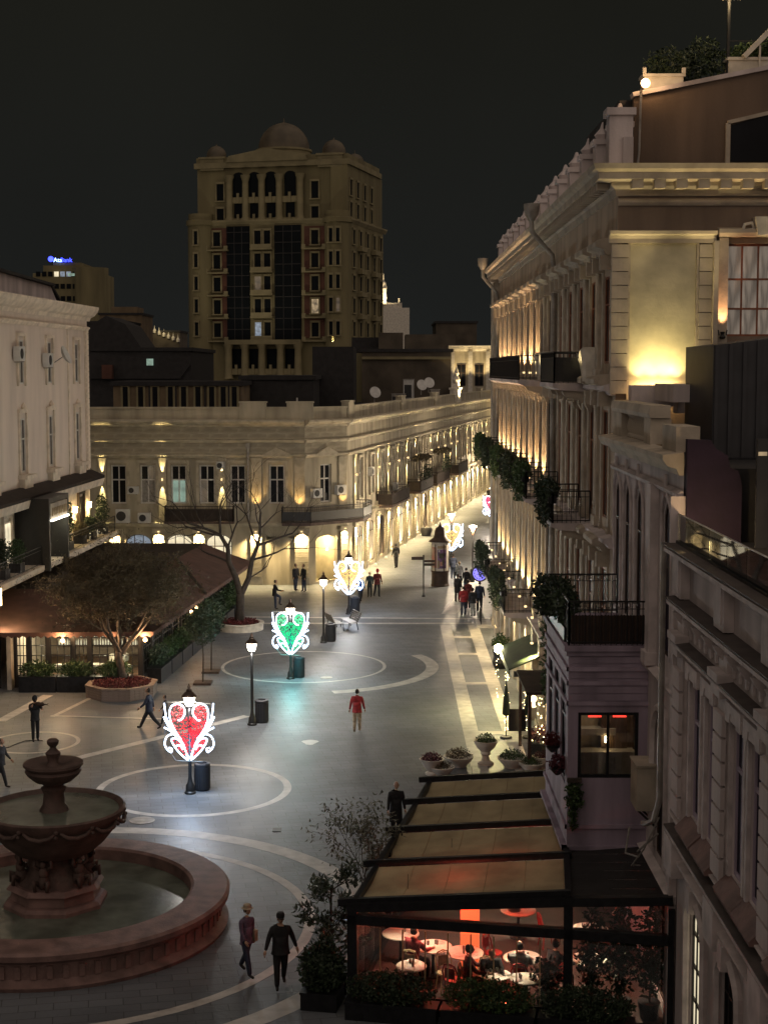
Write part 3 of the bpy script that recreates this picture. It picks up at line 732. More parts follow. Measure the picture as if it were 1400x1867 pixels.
for k in range(6): add('cladding_board', lambda: MB().box(.03, BL - .03, .002, .02, 0, .16), MAT['bay_paint'], mid, FB.M(0, 0, 6.72 + k * .185), key='clad')
# bay window: dark frame, a lit kitchen behind
bwin = add('window', win_frame(1.48, 1.64, 2, (), .075, .08), MAT['dark_metal'], mid, FB.M(.22 + .74, -.1, 4.78))
for q in (-.37, .37): add('pane', lambda: MB().box(-.33, .33, .02, .03, .05, 1.59), MAT['clear_glass'], bwin, FB.M(.96 + q, -.1, 4.78), key='baypane')
add('room_wall', MB().box(BX0 + .1, XW - .1, BY0 + 1.5, BY0 + 1.56, BZ0 + .12, BZ1 - .1), MAT['interior_wall'], mid, Matrix.Identity(4))
add('room_partition', MB().box(5.45, 6.1, BY0 + .9, BY0 + 1.45, BZ0 + .2, 6.3), MAT['dark_wood'], mid, Matrix.Identity(4))
kit = thing('kitchen_unit', 'steel kitchen counter and hood glinting behind the bay window', 'counter', T(5.5, BY0 + .7, BZ0 + .1))
add('counter', MB().box(-.8, .75, -.2, .3, 0, 2.1), MAT['zinc'], kit)
add('hood', MB().box(-.75, .3, .1, .45, 2.45, 2.62), MAT['zinc'], kit)
add('strip_lamp', MB().box(.02, .1, .06, .09, 2.28, 2.44), MAT['lamp_warm'], kit)
add('screen', MB().box(-.62, -.44, .3, .36, 2.95, 3.05), MAT['room_green'], kit)
point(kit, (5.5, BY0 + .6, 6.7), 14.0, (1, .75, .45), .1)
# red lit lettering strips behind the top of the panes (letters too small to read)
emit('sign_red', (1, .05, .03), 2.2)
for k, (x0, x1) in enumerate(((5.02, 5.34), (5.62, 5.95))):
    sg = add('red_sign_strip', MB().box(x0, x1, BY0 + .14, BY0 + .16, 6.27, 6.33), MAT['sign_red'], mid, Matrix.Identity(4))
    for j in range(7):
        x = x0 + .02 + j * (x1 - x0) / 7.2
        add('letter', lambda: MB().box(0, .026, 0, .012, 0, .05).box(0.03, .036, 0, .012, .02, .03), MAT['ac_white'], sg, T(x, BY0 + .125, 6.31), key='bayletter')
# balcony on the bay
bb = add('balcony', MB().box(BX0 - .12, XW - .02, BY0 - .12, BY1 + .1, BZ1 + .003, BZ1 + .13).box(BX0 - .06, XW - .02, BY0 - .06, BY1 + .05, BZ1 - .12, BZ1 + .002), MAT['bay_paint'], mid, Matrix.Identity(4))
mb = MB(); iron_rail(mb, [(XW - .03, BY0), (BX0, BY0), (BX0, BY1), (XW - .03, BY1)], BZ1 + .13, 1.08, .125)
zk = BZ1 + 1.03
for yy in (BY0, BY1):          # greek key run under the top rail
    x = BX0 + .1
    while x < XW - .3:
        for a, b in (((0, 0), (0, .14)), ((0, .14), (.18, .14)), ((.18, .14), (.18, .04)), ((.18, .04), (.08, .04)), ((.08, .04), (.08, .09))):
            mb.bar((x + a[0], yy, zk + a[1]), (x + b[0], yy, zk + b[1]), .014)
        x += .24
add('railing', mb, MAT['black_iron'], bb, Matrix.Identity(4))
add('reed_screen', MB().box(BX0 + .06, XW - .06, BY0 + .05, BY0 + .08, BZ1 + .16, BZ1 + .86), MAT['dark_wood'], bb, Matrix.Identity(4))
for k in range(24): add('reed', lambda: MB().box(-.012, .012, -.02, 0, .16, .88), MAT['roof_tile'], bb, T(BX0 + .1 + k*.078, BY0 + .05, BZ1), key='reed')
# air conditioner crate on the wall
t = thing('wall_cabinet', 'pale metal cabinet fixed to the wall beside the bay', 'cabinet', FM.M(2.9, 0, 4.4))
add('case', MB().box(-.45, .45, .03, .5, 0, 1.05).box(-.48, .48, .03, .53, 1.05, 1.1), MAT['stone_pale'], t)
add('bracket', MB().bar((-.4, .03, -.4), (-.4, .45, 0), .05).bar((.4, .03, -.4), (.4, .45, 0), .05), MAT['black_iron'], t)
t = thing('waste_pipe', 'tangle of pale pipes and cables down the wall beside the bay', 'pipe', FM.M(.6, .2, 0))
add('pipe', MB().tube([(0, .1, 11), (0, .1, 5.2), (.1, .2, 4.7), (.5, .3, 4.5), (.9, .3, 4.4)], .07, 7), MAT['zinc'], t, smooth=40)
add('cable', MB().tube([(.1, .1, 4.4), (.4, .5, 3.9), (.9, .4, 3.6), (1.5, .6, 3.5), (2.2, .4, 3.9)], .025, 5).tube([(.0, .1, 4.8), (.2, .4, 4.0), (.6, .6, 3.5), (1.2, .3, 3.3)], .02, 5), MAT['zinc'], t)

# ================================================================ nearest house on the right
nearh = thing('near_house', 'nearest dim stone house with carved ledges below a glass balustrade', 'building', T(XW, 20, 0))
FN = Fr(XW, 20.0, pi/2); LN = 12.95; HN = 11.05
def dpx(px): return XW * FPX / (px - 700) - 20.0
win_s = [(11.1, 1.0), (9.55, 1.0), (7.3, 1.0), (5.9, 1.0), (3.6, 1.0), (2.1, 1.0)]
nh = [(s - w/2, s + w/2, 5.45, 8.35) for s, w in win_s]
gh = [(10.6, 1.5), (7.6, 1.5), (4.6, 1.5), (1.6, 1.5)]
nh += [(s - w/2, s + w/2, .2, 3.75, .5) for s, w in gh]
add('street_wall', wall_mesh(LN, HN, nh, .12), MAT['stone_dusk'], nearh, FN.M())
add('core', MB().box(0, LN - .05, -6, -.16, 0, HN - .15), MAT['roof_dark'], nearh, FN.M())
for s, w in win_s:
    window(nearh, FN.M(s, -.1, 5.45), 1.0, 2.9, MAT['bay_paint'], MAT['violet_glass'], 2, (.7,), t=.09)
    add('window_jamb', lambda: MB().box(-.66, -.52, 0, .07, 0, 3.0).box(.52, .66, 0, .07, 0, 3.0).box(-.66, .66, 0, .14, 3.0, 3.18), MAT['stone_moulding'], nearh, FN.M(s, .003, 5.4), key='njamb')
    add('window_head', lambda: MB().plate([(-.6, 0), (-.3, 0), (-.22, .2), (.22, .2), (.3, 0), (.6, 0), (.6, .36), (-.6, .36)], 0, .16), MAT['stone_moulding'], nearh, FN.M(s, .004, 8.35), key='nhead')
    add('sill_slope', lambda: MB().mould([(0, -.3), (.28, -.3), (.3, -.22), (0, .06)], -.72, .72), MAT['fountain_stone'], nearh, FN.M(s, .004, 5.36), key='nsill')
    add('sill_panel', lambda: MB().box(-.5, .5, 0, .06, 0, .5).box(-.4, .4, .06, .09, .1, .4), MAT['stone_moulding'], nearh, FN.M(s, .004, 4.9 - .45 + .0), key='nspan')
for i, (s, w) in enumerate(gh):
    pm = MAT['room_cream'] if i == 0 else MAT['dark_glass']
    window(nearh, FN.M(s, -.1, .2), 1.5, 3.55, MAT['black_iron'], pm, 4, (.2, .4, .6, .8), t=.06, rise=.5, name='grid_window')
    add('arch_moulding', lambda: MB().tube([(-.86, .05, 0)] + [(-.86*cos(pi*k/10), .07, 3.05 + .62*sin(pi*k/10)) for k in range(11)] + [(.86, .05, 0)], .1, 6), MAT['stone_moulding'], nearh, FN.M(s, 0, .2), key='narch')
    add('arch_keystone', lambda: MB().plate([(-.14, 0), (.14, 0), (.2, .5), (-.2, .5)], 0, .24), MAT['stone_moulding'], nearh, FN.M(s, .01, 3.7), key='nkey')
# rusticated pilasters between window pairs
for s in (12.55, 8.42, 4.75, .9):
    p = add('pilaster', MB().box(-.34, .34, 0, .1, 4.9, 10.2), MAT['stone_moulding'], nearh, FN.M(s, .003, 0))
    for k in range(7): add('stone_block', lambda: MB().box(-.38, .38, 0, .09, .02, .42), MAT['stone_dusk'], p, FN.M(s, .1, 5.2 + k * .46), key='nblk')
    add('capital', lambda: MB().box(-.45, .45, 0, .3, 0, .16).box(-.4, .4, 0, .24, -.3, 0), MAT['stone_moulding'], p, FN.M(s, .004, 9.0), key='ncap')
    add('pier_panel', lambda: MB().box(-.42, .42, 0, .2, 0, .95).box(-.3, .3, .2, .23, .12, .82), MAT['stone_moulding'], p, FN.M(s, .004, 9.95), key='npp')
    add('pier_base', lambda: MB().box(-.45, .45, 0, .3, 0, .8), MAT['stone_moulding'], p, FN.M(s, .004, 3.9), key='npb')
# ledges: upper dark drip ledge, lower ledges
def ledge(z, pr, h, m='stone_moulding', cap=True):
    l = add('ledge', MB().mould([(0, 0), (pr*.5, 0), (pr*.6, h*.4), (pr, h*.5), (pr, h*.8), (0, h)], 0, LN), MAT[m], nearh, FN.M(0, .005, z))
    if cap: add('ledge_cap', MB().mould([(0, 0), (pr+.02, -.01), (pr+.02, .015), (0, .05)], 0, LN), MAT['lead_cap'], l, FN.M(0, .005, z + h + .004))
ledge(9.62, .34, .26); ledge(8.78, .26, .2); ledge(4.62, .3, .22); ledge(4.15, .2, .16, cap=False); ledge(10.75, .42, .28); ledge(5.02, .2, .1, cap=False)
for k in range(26): add('frieze_rib', lambda: MB().box(-.05, .05, 0, .05, 0, .42), MAT['stone_moulding'], nearh, FN.M(.3 + k * .5, .005, 9.14), key='frib')
for k in range(13): add('ledge_bracket', lambda: MB().plate([(0, 0), (.28, 0), (.2, -.16), (.06, -.3), (0, -.32)], -.08, .08), MAT['stone_moulding'], nearh, FN.M(.5 + k, .006, 9.62, pi/2), key='lbrk')
# upper terrace and glass balustrade (things stand on the house)
add('terrace', MB().box(0, LN, -6, -.05, HN - .1, HN + .02), MAT['roof_dark'], nearh, FN.M())
gb = thing('glass_balustrade', 'clear glass balustrade along the roof terrace of the nearest house', 'balustrade', FN.M(0, 0, HN + .02))
for k in range(8):
    add('glass_panel', lambda: MB().box(.01, 1.55, .12, .135, .06, .62), MAT['balustrade_glass'], gb, FN.M(k * 1.57 + .3, 0, HN + .02), key='gpanel')
add('top_rail', MB().box(.3, 12.85, .11, .145, .622, .64), MAT['zinc'], gb, FN.M(0, 0, HN + .02))
add('base_rail', MB().box(.3, 12.85, .08, .18, 0, .06), MAT['dark_metal'], gb, FN.M(0, 0, HN + .02))
add('end_post', MB().box(12.86, 12.95, -.3, .3, 0, 1.0), MAT['stone_dusk'], gb, FN.M(0, 0, HN + .02))
t = thing('terrace_lantern', 'cluster of small glowing candle lamps behind the glass balustrade', 'lamp', FN.M(11.3, -.25, HN + .02))
for k, (x, h) in enumerate(((0, .2), (.35, .12), (-.35, .14), (.9, .16), (-.75, .1))):
    add('candle', MB().lathe([(.035, 0), (.035, h), (.01, h + .05)], 7, (x, -.1 * (k % 2), 0)), MAT['lamp_warm'], t)
point(t, FN.P(11.3, -.15, HN + .4), 30, (1, .66, .32), .05)
t = thing('terrace_cabin', 'dark ribbed metal cabin on the roof terrace', 'cabin', T(7.77, 36.4, 0))
add('shell', MB().plate([(0, 11.2), (5, 11.2), (5, 15.95), (0, 15.35)], .05, 3.4), MAT['corrugated'], t)
for k in range(15): add('rib', lambda: MB().box(0, .09, 0, .05, 11.2, 15.35), MAT['corrugated'], t, T(7.80 + k * .33, 36.4, k * .03), key='crib')
add('trim', MB().box(.0, 5, -.02, .05, 12.6, 12.7), MAT['dark_metal'], t)
t = thing('terrace_screen', 'dark metal clad screen wall behind the glass balustrade', 'screen wall', T(7.75, 31.9, 11.05))
add('cladding_panel', MB().box(0, .5, 0, .1, 0, 2.3), MAT['corrugated'], t)
for k in range(4): add('cladding_panel', MB().box(.52 + k * .8, 1.3 + k * .8, 0, .1, 0, 2.3), MAT['corrugated'], t)
add('lit_slot', MB().box(.02, .2, -.02, -.005, 1.95, 2.03), MAT['room_warm'], t)
# ================================================================ glazed restaurant pavilion in front of the bay
PA = radians(-11.2)
PV0 = Vector((-.72, 34.45, 0))       # front left corner
pav = thing('pavilion', 'dark framed glazed restaurant pavilion with beige fabric roof strips', 'pavilion', T(PV0.x, PV0.y, 0, PA))
PM = WM[pav.name]
def pm(x, y, z=0, rz=0): return PM @ T(x, y, z, rz)
PWD, PDP = 7.2, 11.0                 # width at the front, depth
ZL, ZR = 2.45, 2.98
def rz_(x): return ZL + (ZR - ZL) * min(1, x / 5.0)
def right_x(y):                      # where the house wall cuts the pavilion, in pavilion coordinates
    return 7.36 - y * .20
add('floor', MB().slab([(0, 0), (7.2, 0), (right_x(PDP), PDP), (0, PDP)], .02, .12), mat('red_floor', (.055, .022, .018), .6, .35, 2), pav)
def translucent(name, col, fac):
    m = mat(name, col, .85, .3, 1.1, .5, 3.5); nt = m.node_tree; b = nt.nodes['Principled BSDF']; o = nt.nodes['Material Output']
    tr = nt.nodes.new('ShaderNodeBsdfTranslucent'); mx = nt.nodes.new('ShaderNodeMixShader'); mx.inputs[0].default_value = fac; tr.inputs[0].default_value = (*col, 1)
    nt.links.new(b.outputs[0], mx.inputs[1]); nt.links.new(tr.outputs[0], mx.inputs[2]); nt.links.new(mx.outputs[0], o.inputs[0]); return m
translucent('fabric_roof', (.40, .335, .20), .05)
beam_y = [0.05, 2.9, 5.75, 8.5, 10.9]
for i, y in enumerate(beam_y):
    xe = [5.0, 4.8, 4.6, 4.2, 3.95][i]
    add('roof_beam', MB().bar((-.35, y, ZL + .06), (xe, y, rz_(xe) + .10), .13, .16), MAT['dark_metal'], pav)
for i in range(4):
    y0, y1 = beam_y[i] + .12, beam_y[i+1] - .12; n = 6
    mb = MB(); xe0 = 4.85 - .25 * i; 
    nx = 8
    for a in range(nx):
        for b in range(n):
            def P(u, v):
                x = .02 + (xe0 - .24 * v) * u; sag = -.17 * sin(pi * v) - .022 * sin(u * 15 + i) * (1 - v) - .03 * sin(u * 6 + i * 2) * sin(pi * v); return (x, y0 + (y1 - y0) * v, rz_(x) + .02 + sag)
            mb.face(P(a/nx, b/n), P((a+1)/nx, b/n), P((a+1)/nx, (b+1)/n), P(a/nx, (b+1)/n))
    fs_ = add('fabric_strip', mb, MAT['fabric_roof'], pav, smooth=True)
    for q in (.2, .4, .6, .8):
        add('seam', MB().tube([tuple(Vector(P(q, b/n)) + Vector((0, 0, .006))) for b in range(n + 1)], .009, 4), MAT['fabric_beige'], fs_, PM)
add('eave_beam', MB().bar((-.02, -.1, ZL - .02), (-.02, PDP, ZL - .02), .14, .16), MAT['dark_metal'], pav)
add('ridge_beam', MB().bar((4.95, -.1, ZR + .02), (3.92, PDP, ZR + .02), .14, .16), MAT['dark_metal'], pav)
for k in range(12): add('dark_roof_strip', MB().face((4.98 - .09 * (k*.62), k * .62 + .1, ZR - .02), (right_x(k*.62) - .1, k * .62 + .1, ZR + .12), (right_x(k*.62+.6) - .1, k * .62 + .715, ZR + .12), (4.98 - .09 * (k*.62 + .6), k * .62 + .715, ZR - .02)).face((4.98 - .09 * (k*.62 + .6), k * .62 + .715, ZR - .02), (right_x(k*.62+.6) - .1, k * .62 + .715, ZR + .12), (right_x(k*.62+.6) - .1, k * .62 + .70, ZR + .05), (4.98 - .09 * (k*.62 + .6), k * .62 + .70, ZR - .09)), MAT['roof_dark'], pav)
# front frame
add('front_beam', MB().bar((-.12, 0, 2.16), (7.25, 0, 2.18), .2, .22), MAT['dark_metal'], pav)
add('front_top_beam', MB().bar((-.12, -.02, ZL - .02), (5.0, -.02, ZR - .06), .2, .2), MAT['dark_metal'], pav)
add('front_top_beam', MB().bar((5.0, -.02, ZR - .06), (7.25, -.02, ZR + .12), .2, .2), MAT['dark_metal'], pav)
for x, w in ((0.0, .22), (4.95, .2), (7.22, .14)): add('post', MB().box(x - w/2, x + w/2, -.1, .1, 0, 2.9 if x > 1 else 2.4), MAT['dark_metal'], pav)
add('back_post', MB().box(-.1, .1, PDP - .1, PDP + .1, 0, 2.4), MAT['dark_metal'], pav)
add('side_post', MB().box(-.08, .08, 4.2, 4.4, 0, 2.4), MAT['dark_metal'], pav)
add('low_wall', MB().box(.12, 4.84, -.06, .06, .0, .42), MAT['dark_metal'], pav)
add('low_wall', MB().box(5.06, 7.02, -.06, .06, .0, .2), MAT['dark_metal'], pav)
for k in range(9):
    add('glass_sheet', lambda: MB().box(.012, .515, -.012, .012, .43, 1.98), MAT['clear_glass'], pav, pm(.12 + k * .525, 0, 0), key='pgl')
    if k: add('glass_edge', lambda: MB().box(-.012, .012, -.03, .03, .43, 1.98), MAT['fabric_beige'], pav, pm(.12 + k * .525, 0, 0), key='pge')
add('glass_sheet', MB().box(5.06, 7.0, -.012, .012, .2, 1.98), MAT['clear_glass'], pav)
add('glass_sheet', MB().box(5.06, 7.0, -.012, .012, 2.27, 2.9), MAT['clear_glass'], pav)
add('glass_sheet', MB().plate([(.6, 2.24), (4.84, 2.27), (4.84, 2.84), (.6, 2.32)], -.012, .012), MAT['clear_glass'], pav)
for k in range(9): add('side_glass', lambda: MB().box(-.012, .012, .02, 1.18, .3, 2.28), MAT['clear_glass'], pav, pm(0, .12 + k * 1.2, 0), key='psg')
add('side_wall', MB().box(-.05, .05, .1, PDP, 0, .3), MAT['dark_metal'], pav)
emit('lamp_red', (1, .06, .02), 9)
# red lit column and heaters
t = thing('red_column', 'glowing red column inside the pavilion', 'column', pm(2.35, 2.7, .12))
add('shaft', MB().box(-.22, .22, -.12, .12, 0, 2.2), emit('col_red', (1, .16, .05), 1.0, (.5, .08, .04)), t)
point(t, pm(2.1, 2.2, 1.9).translation, 95, (1, .10, .05), .15)
t = thing('red_heater', 'glowing red strip heater hung under the pavilion roof', 'heater', pm(3.2, 3.6, 2.2))
add('strip', MB().box(-.5, .5, -.04, .04, 0, .06), MAT['lamp_red'], t)
add('hanger', MB().bar((-.4, 0, .06), (-.4, 0, .5), .02).bar((.4, 0, .06), (.4, 0, .5), .02), MAT['black_iron'], t)
point(t, pm(3.2, 3.6, 2.1).translation, 75, (1, .08, .04), .2)
for k, (x, y) in enumerate(((1.0, 1.6), (3.6, 1.2), (4.5, 3.2), (1.6, 4.6), (6.0, 1.4), (3.2, 6.2))):
    t = thing('pendant_lamp', ['white pendant lamp above the leftmost pavilion tables', 'white pendant lamp above the front pavilion tables', 'white pendant lamp over the inner right pavilion tables', 'white pendant lamp at the middle of the pavilion', 'white pendant lamp among the plants of the pavilion', 'white pendant lamp at the far end of the pavilion'][k], 'lamp', pm(x, y, 2.2), 'pendant lamps in the pavilion')
    add('shade', MB().lathe([(.04, .16), (.16, .0), (.15, -.02), (.03, .12)], 12), MAT['white_frame'], t, smooth=40)
    add('cord', MB().tube([(0, 0, .16), (0, 0, .55)], .008, 4), MAT['black_iron'], t)
    add('globe', MB().ball((0, 0, .0), .06), MAT['lamp_white'], t, smooth=True)
    spot(t, pm(x, y, 2.12).translation, (0, 0, -1), 150, (1, .78, .54), 105, .7, .06)
# tables, chairs
mat('chair_red', (.35, .035, .03), .55, .2, 4); mat('chair_rattan', (.45, .33, .18), .7, .25, 6); mat('table_white', (.72, .68, .58), .4, .1, 3)
def table(x, y, lab, r=.42):
    t = thing('round_table', lab, 'table', pm(x, y, .12), 'round tables in the pavilion')
    add('table_top', lambda: MB().lathe([(r-.01, 0), (r, .012), (r, .03), (r-.015, .04), (.001, .04)], 28), MAT['table_white'], t, pm(x, y, .12 + .71), key=('ttop', r), smooth=35)
    add('stem', lambda: MB().lathe([(.22, 0), (.2, .03), (.04, .06), (.035, .71)], 12), MAT['black_iron'], t, pm(x, y, .12), key='tstem')
    return t
spots = [(.62, 2.7, 'round table glowing orange at the left end of the pavilion'), (1.55, 2.0, 'round table beside the red jacketed diner'), (2.35, 1.75, 'round table in front of the red column'),
         (3.75, 1.7, 'large round table in front of the grey sweatered diner'), (3.25, .55, 'small round table against the front glass, left of two'), (3.95, .45, 'small round table against the front glass, right of two'),
         (3.3, 4.9, 'round table seen through the sloping strip above the front beam'), (5.2, 3.9, 'laid round table seen top right above the front beam'), (1.25, .7, 'small table with white papers at the front left glass'), (5.3, 1.9, 'round table half hidden by the indoor plants')]
for x, y, l in spots:
    table(x, y, l, .36 if y < 1 else .46)
def crockery(x, y, seed, what):
    r = random.Random(seed); t = thing('table_setting', 'plates and glasses on the ' + what, 'tableware', pm(x, y, .87), 'table settings in the pavilion')
    for k in range(3):
        a = r.uniform(0, 6.28); q = .24
        add('plate', lambda: MB().lathe([(.05, .002), (.1, .014), (.11, .02), (.1, .018), (.001, .008)], 14), MAT['white_frame'], t, pm(x + q*cos(a + k*2), y + q*sin(a + k*2), .871), key='plate')
        add('glass', lambda: MB().lathe([(.025, 0), (.03, .1), (.026, .1), (.022, .01)], 8), MAT['zinc'], t, pm(x + .13*cos(a + k*2.2), y + .13*sin(a + k*2.2), .871), key='tumbler')
for i, (x, y, l) in enumerate(spots): crockery(x, y, i, ['orange lit table', 'table beside the red jacketed diner', 'table before the red column', 'table before the grey sweatered diner', 'left small glass-side table', 'right small glass-side table', 'table seen through the sloping strip', 'table seen top right above the beam', 'table with white papers', 'table half hidden by plants'][i])
def chair(x, y, a, m, lab):
    M = pm(x, y, .12, a); t = thing('bistro_chair', lab, 'chair', M, 'bistro chairs in the pavilion')
    add('seat', lambda: MB().lathe([(.2, .43), (.22, .45), (.21, .47), (.001, .475)], 16), MAT[m], t, M, key='cseat', smooth=35)
    add('backrest', lambda: MB().tube([(-.19, .12, .45), (-.2, .2, .7), (-.13, .23, .88), (0, .24, .92), (.13, .23, .88), (.2, .2, .7), (.19, .12, .45)], .018, 6).tube([(-.1, .16, .47), (-.1, .22, .85), (0, .23, .88), (.1, .22, .85), (.1, .16, .47)], .012, 5).box(-.13, .13, .205, .22, .55, .8), MAT[m], t, M, key='cback')
    for i, (sx, sy) in enumerate(((1, 1), (-1, 1), (1, -1), (-1, -1))):
        add('leg', lambda: MB().tube([(0, 0, .44), (.04*sx, .05*sy, 0)], .014, 5), MAT[m], t, M @ T(.15*sx, .13*sy), key=('cleg', i))
chair(2.25, .75, 2.8, 'chair_red', 'red chair with red seat by the front glass')
chair(2.0, 1.15, .5, 'chair_rattan', 'rattan chair between the red chair and the red jacketed diner')
chair(3.75, 1.1, 3.2, 'chair_red', 'red chair under the grey sweatered diner')
chair(1.15, 1.45, 3.0, 'chair_rattan', 'rattan chair under the red jacketed diner')
chair(2.95, 2.6, 1.2, 'chair_red', 'red chair beside the red column')
chair(4.6, 1.3, 4.0, 'chair_red', 'red chair next to the indoor plants')
chair(3.0, .95, .2, 'chair_rattan', 'rattan chair behind the small left glass-side table')
chair(4.1, 4.4, 2.0, 'chair_red', 'red chair seen through the sloping strip')
chair(2.62, .62, 1.5, 'chair_rattan', 'rattan chair under the maroon shirted diner')
# planting inside and outside the pavilion
def leafy(name, lab, cat, M, parts, m='leaf_dark', stems=None, pot=None, group=None):
    t = thing(name, lab, cat, M, group)
    for i, (n, rx, ry, rz, L, W, c, sd) in enumerate(parts):
        add('foliage', foliage(n, rx, ry, rz, L, W, sd, c, .05), MAT[m], t, M)
    if stems: add('stem', stems, MAT['bark'], t, M)
    if pot: add('pot', pot, MAT['dark_metal'], t, M)
    return t
PLB = lambda L, W: MB().box(-L/2, L/2, -W/2, W/2, 0, .42).box(-L/2-.02, L/2+.02, -W/2-.02, W/2+.02, .38, .43)
for k, (x, lab) in enumerate(((5.45, 'tall indoor plant behind the right front glass, beside the post'), (6.1, 'tall indoor plant in the middle of the right front glass'), (6.75, 'tall indoor plant against the house wall in the pavilion'))):
    leafy('indoor_plant', lab, 'plant', pm(x, .55, .1), [(520, .34, .3, .75, .15, .08, (0, 0, 1.25), 40+k), (160, .3, .28, .4, .15, .08, (.05, 0, 2.2), 50+k)], 'leaf_dark', MB().tube([(0, 0, .3), (.05, 0, 1.2), (-.03, .05, 2.2)], .025, 5), MB().lathe([(.2, 0), (.26, .4), (.24, .4)], 12), 'indoor plants in the pavilion')
leafy('indoor_plant', 'lower indoor plant just left of the right front post', 'plant', pm(4.45, .45, .1), [(420, .36, .25, .5, .14, .08, (0, 0, .8), 44)], 'leaf_dark', None, MB().lathe([(.2, 0), (.26, .35), (.24, .35)], 12))
for k in range(3): leafy('hedge_box', ['clipped hedge box below the front glass, left of three', 'clipped hedge box below the front glass, middle of three', 'clipped hedge box below the front glass, right of three'][k], 'hedge', pm(1.0 + k * 2.2, -.42, 0), [(2600, 1.08, .3, .42, .1, .055, (0, 0, .72), 60+k)], 'leaf_green' if k == 1 else 'leaf_dark', None, PLB(2.1, .44), 'hedge boxes before the pavilion')
leafy('hedge_box', 'dark hedge box at the front corner of the pavilion', 'hedge', pm(-.75, .1, 0), [(2400, .55, .55, .62, .12, .07, (0, 0, .9), 70)], 'leaf_dark', None, PLB(.85, .85))
# ================================================================ long corner building across the square
corner = thing('corner_building', 'long two-storey limestone corner building with lamplit arcade along the street', 'building', T(-5.4, 104.7, 0))
PA_ = Vector((-5.4, 104.7, 0)); PB_ = Vector((-2.6, 107.2, 0)); PC_ = Vector((13.63, 192.4, 0))
FA = Fr(-5.4, 104.7, pi); LA = 15.6
FBq = Fr(PB_.x, PB_.y, atan2(PA_.y - PB_.y, PA_.x - PB_.x)); LB = (PA_ - PB_).length
FC = Fr(PC_.x, PC_.y, atan2(PB_.y - PC_.y, PB_.x - PC_.x)); LC = (PB_ - PC_).length
def ca(x): return -5.4 - x            # world x -> along wall A
def cc(s): return LC - s              # distance from the near corner -> along wall C
HC = 11.35
warm = (1, .74, .36)
aw_x = [-18.1, -16.1, -14.0, -12.06, -9.96, -7.3]
holesA = [(ca(x) - .53, ca(x) + .53, 5.6, 8.25) for x in aw_x]
holesA += [(ca(-8.05), ca(-5.95), .15, 3.35, .45)] + [(ca(x) - .9, ca(x) + .9, .15, 3.5, .6) for x in (-11.3, -14.0, -16.8)]
add('square_wall', wall_mesh(LA, HC, holesA, .28), MAT['limestone'], corner, FA.M())
add('corner_wall', wall_mesh(LB, HC, [(LB/2 - .5, LB/2 + .5, 5.6, 8.25), (LB/2 - .95, LB/2 + .95, .15, 3.3, .4)], .28), MAT['limestone'], corner, FBq.M())
pil = [2.3 + 4.25 * k for k in range(20)]
cw = [4.42 + 4.25 * k for k in range(19)]
holesC = []
for s in cw:
    holesC += [(cc(s) - .6, cc(s) + .6, 5.5, 8.3), (cc(s) - 1.15, cc(s) + 1.15, .3, 3.4, .5)]
add('street_wall', wall_mesh(LC, HC, holesC, .1), MAT['limestone'], corner, FC.M())
# windows of the square front
STONE_SILL[0] = 'limestone_trim'
alts = {2: MAT['room_green'], 1: MAT['grey_curtain']}
for i, x in enumerate(aw_x):
    a = {}
    if i == 2: a = {(0, 0): MAT['room_green'], (1, 0): MAT['room_green']}
    if i == 1: a = {(0, 0): MAT['grey_curtain'], (1, 0): MAT['grey_curtain'], (0, 1): MAT['room_dim']}
    if i == 3: a = {(1, 0): MAT['room_dim']}
    window(corner, FA.M(ca(x), -.24, 5.6), 1.06, 2.65, MAT['white_frame'], MAT['dark_glass'], 2, (.62,), t=.1, sill=.2, alt=a)
    add('window_surround', lambda: MB().box(-.75, -.56, 0, .1, 0, 2.9).box(.56, .75, 0, .1, 0, 2.9).box(-.75, .75, 0, .12, 2.9, 3.08), MAT['limestone_trim'], corner, FA.M(ca(x), .003, 5.5), key='asur')
def ped():
    return MB().plate([(-1.05, 0), (1.05, 0), (1.05, .1), (0, .62), (-1.05, .1)], 0, .22).plate([(-.9, .12), (.9, .12), (0, .5)], .22, .225)
for fr, s in ((FA, ca(-7.3)), (FBq, LB/2)): add('pediment', ped, MAT['limestone_trim'], corner, fr.M(s, .004, 8.85), key='cped'); 
window(corner, FBq.M(LB/2, -.24, 5.6), 1.0, 2.65, MAT['white_frame'], MAT['dark_glass'], 2, (.62,), t=.1, sill=.2)
for k, s in enumerate(cw):
    window(corner, FC.M(cc(s), -.08, 5.5), 1.2, 2.8, MAT['white_frame'], MAT['dark_glass'] if k % 5 != 3 else MAT['room_dim'], 2, (.62,), t=.09, sill=.18)
    window(corner, FC.M(cc(s), -.08, .3), 2.3, 3.1, MAT['dark_wood'], MAT['room_cream'] if k in (4, 9, 13) else (MAT['dark_glass'] if k in (2, 7) else MAT['arcade_fill']), 3, (.75,), rise=.5, name='shop_window')  # most street panes carry added fill glow in place of lamplit wall
    add('window_surround', lambda: MB().box(-.85, -.62, 0, .14, 0, 3.0).box(.62, .85, 0, .14, 0, 3.0).box(-.9, .9, 0, .2, 3.0, 3.2), MAT['limestone_trim'], corner, FC.M(cc(s), .003, 5.4), key='csur')
for x in (-11.3, -14.0, -16.8): window(corner, FA.M(ca(x), -.24, .15), 1.8, 3.35, MAT['dark_wood'], MAT['room_blue'] if x < -16 else MAT['room_cream'], 3, (.75,), rise=.6, name='shop_window')
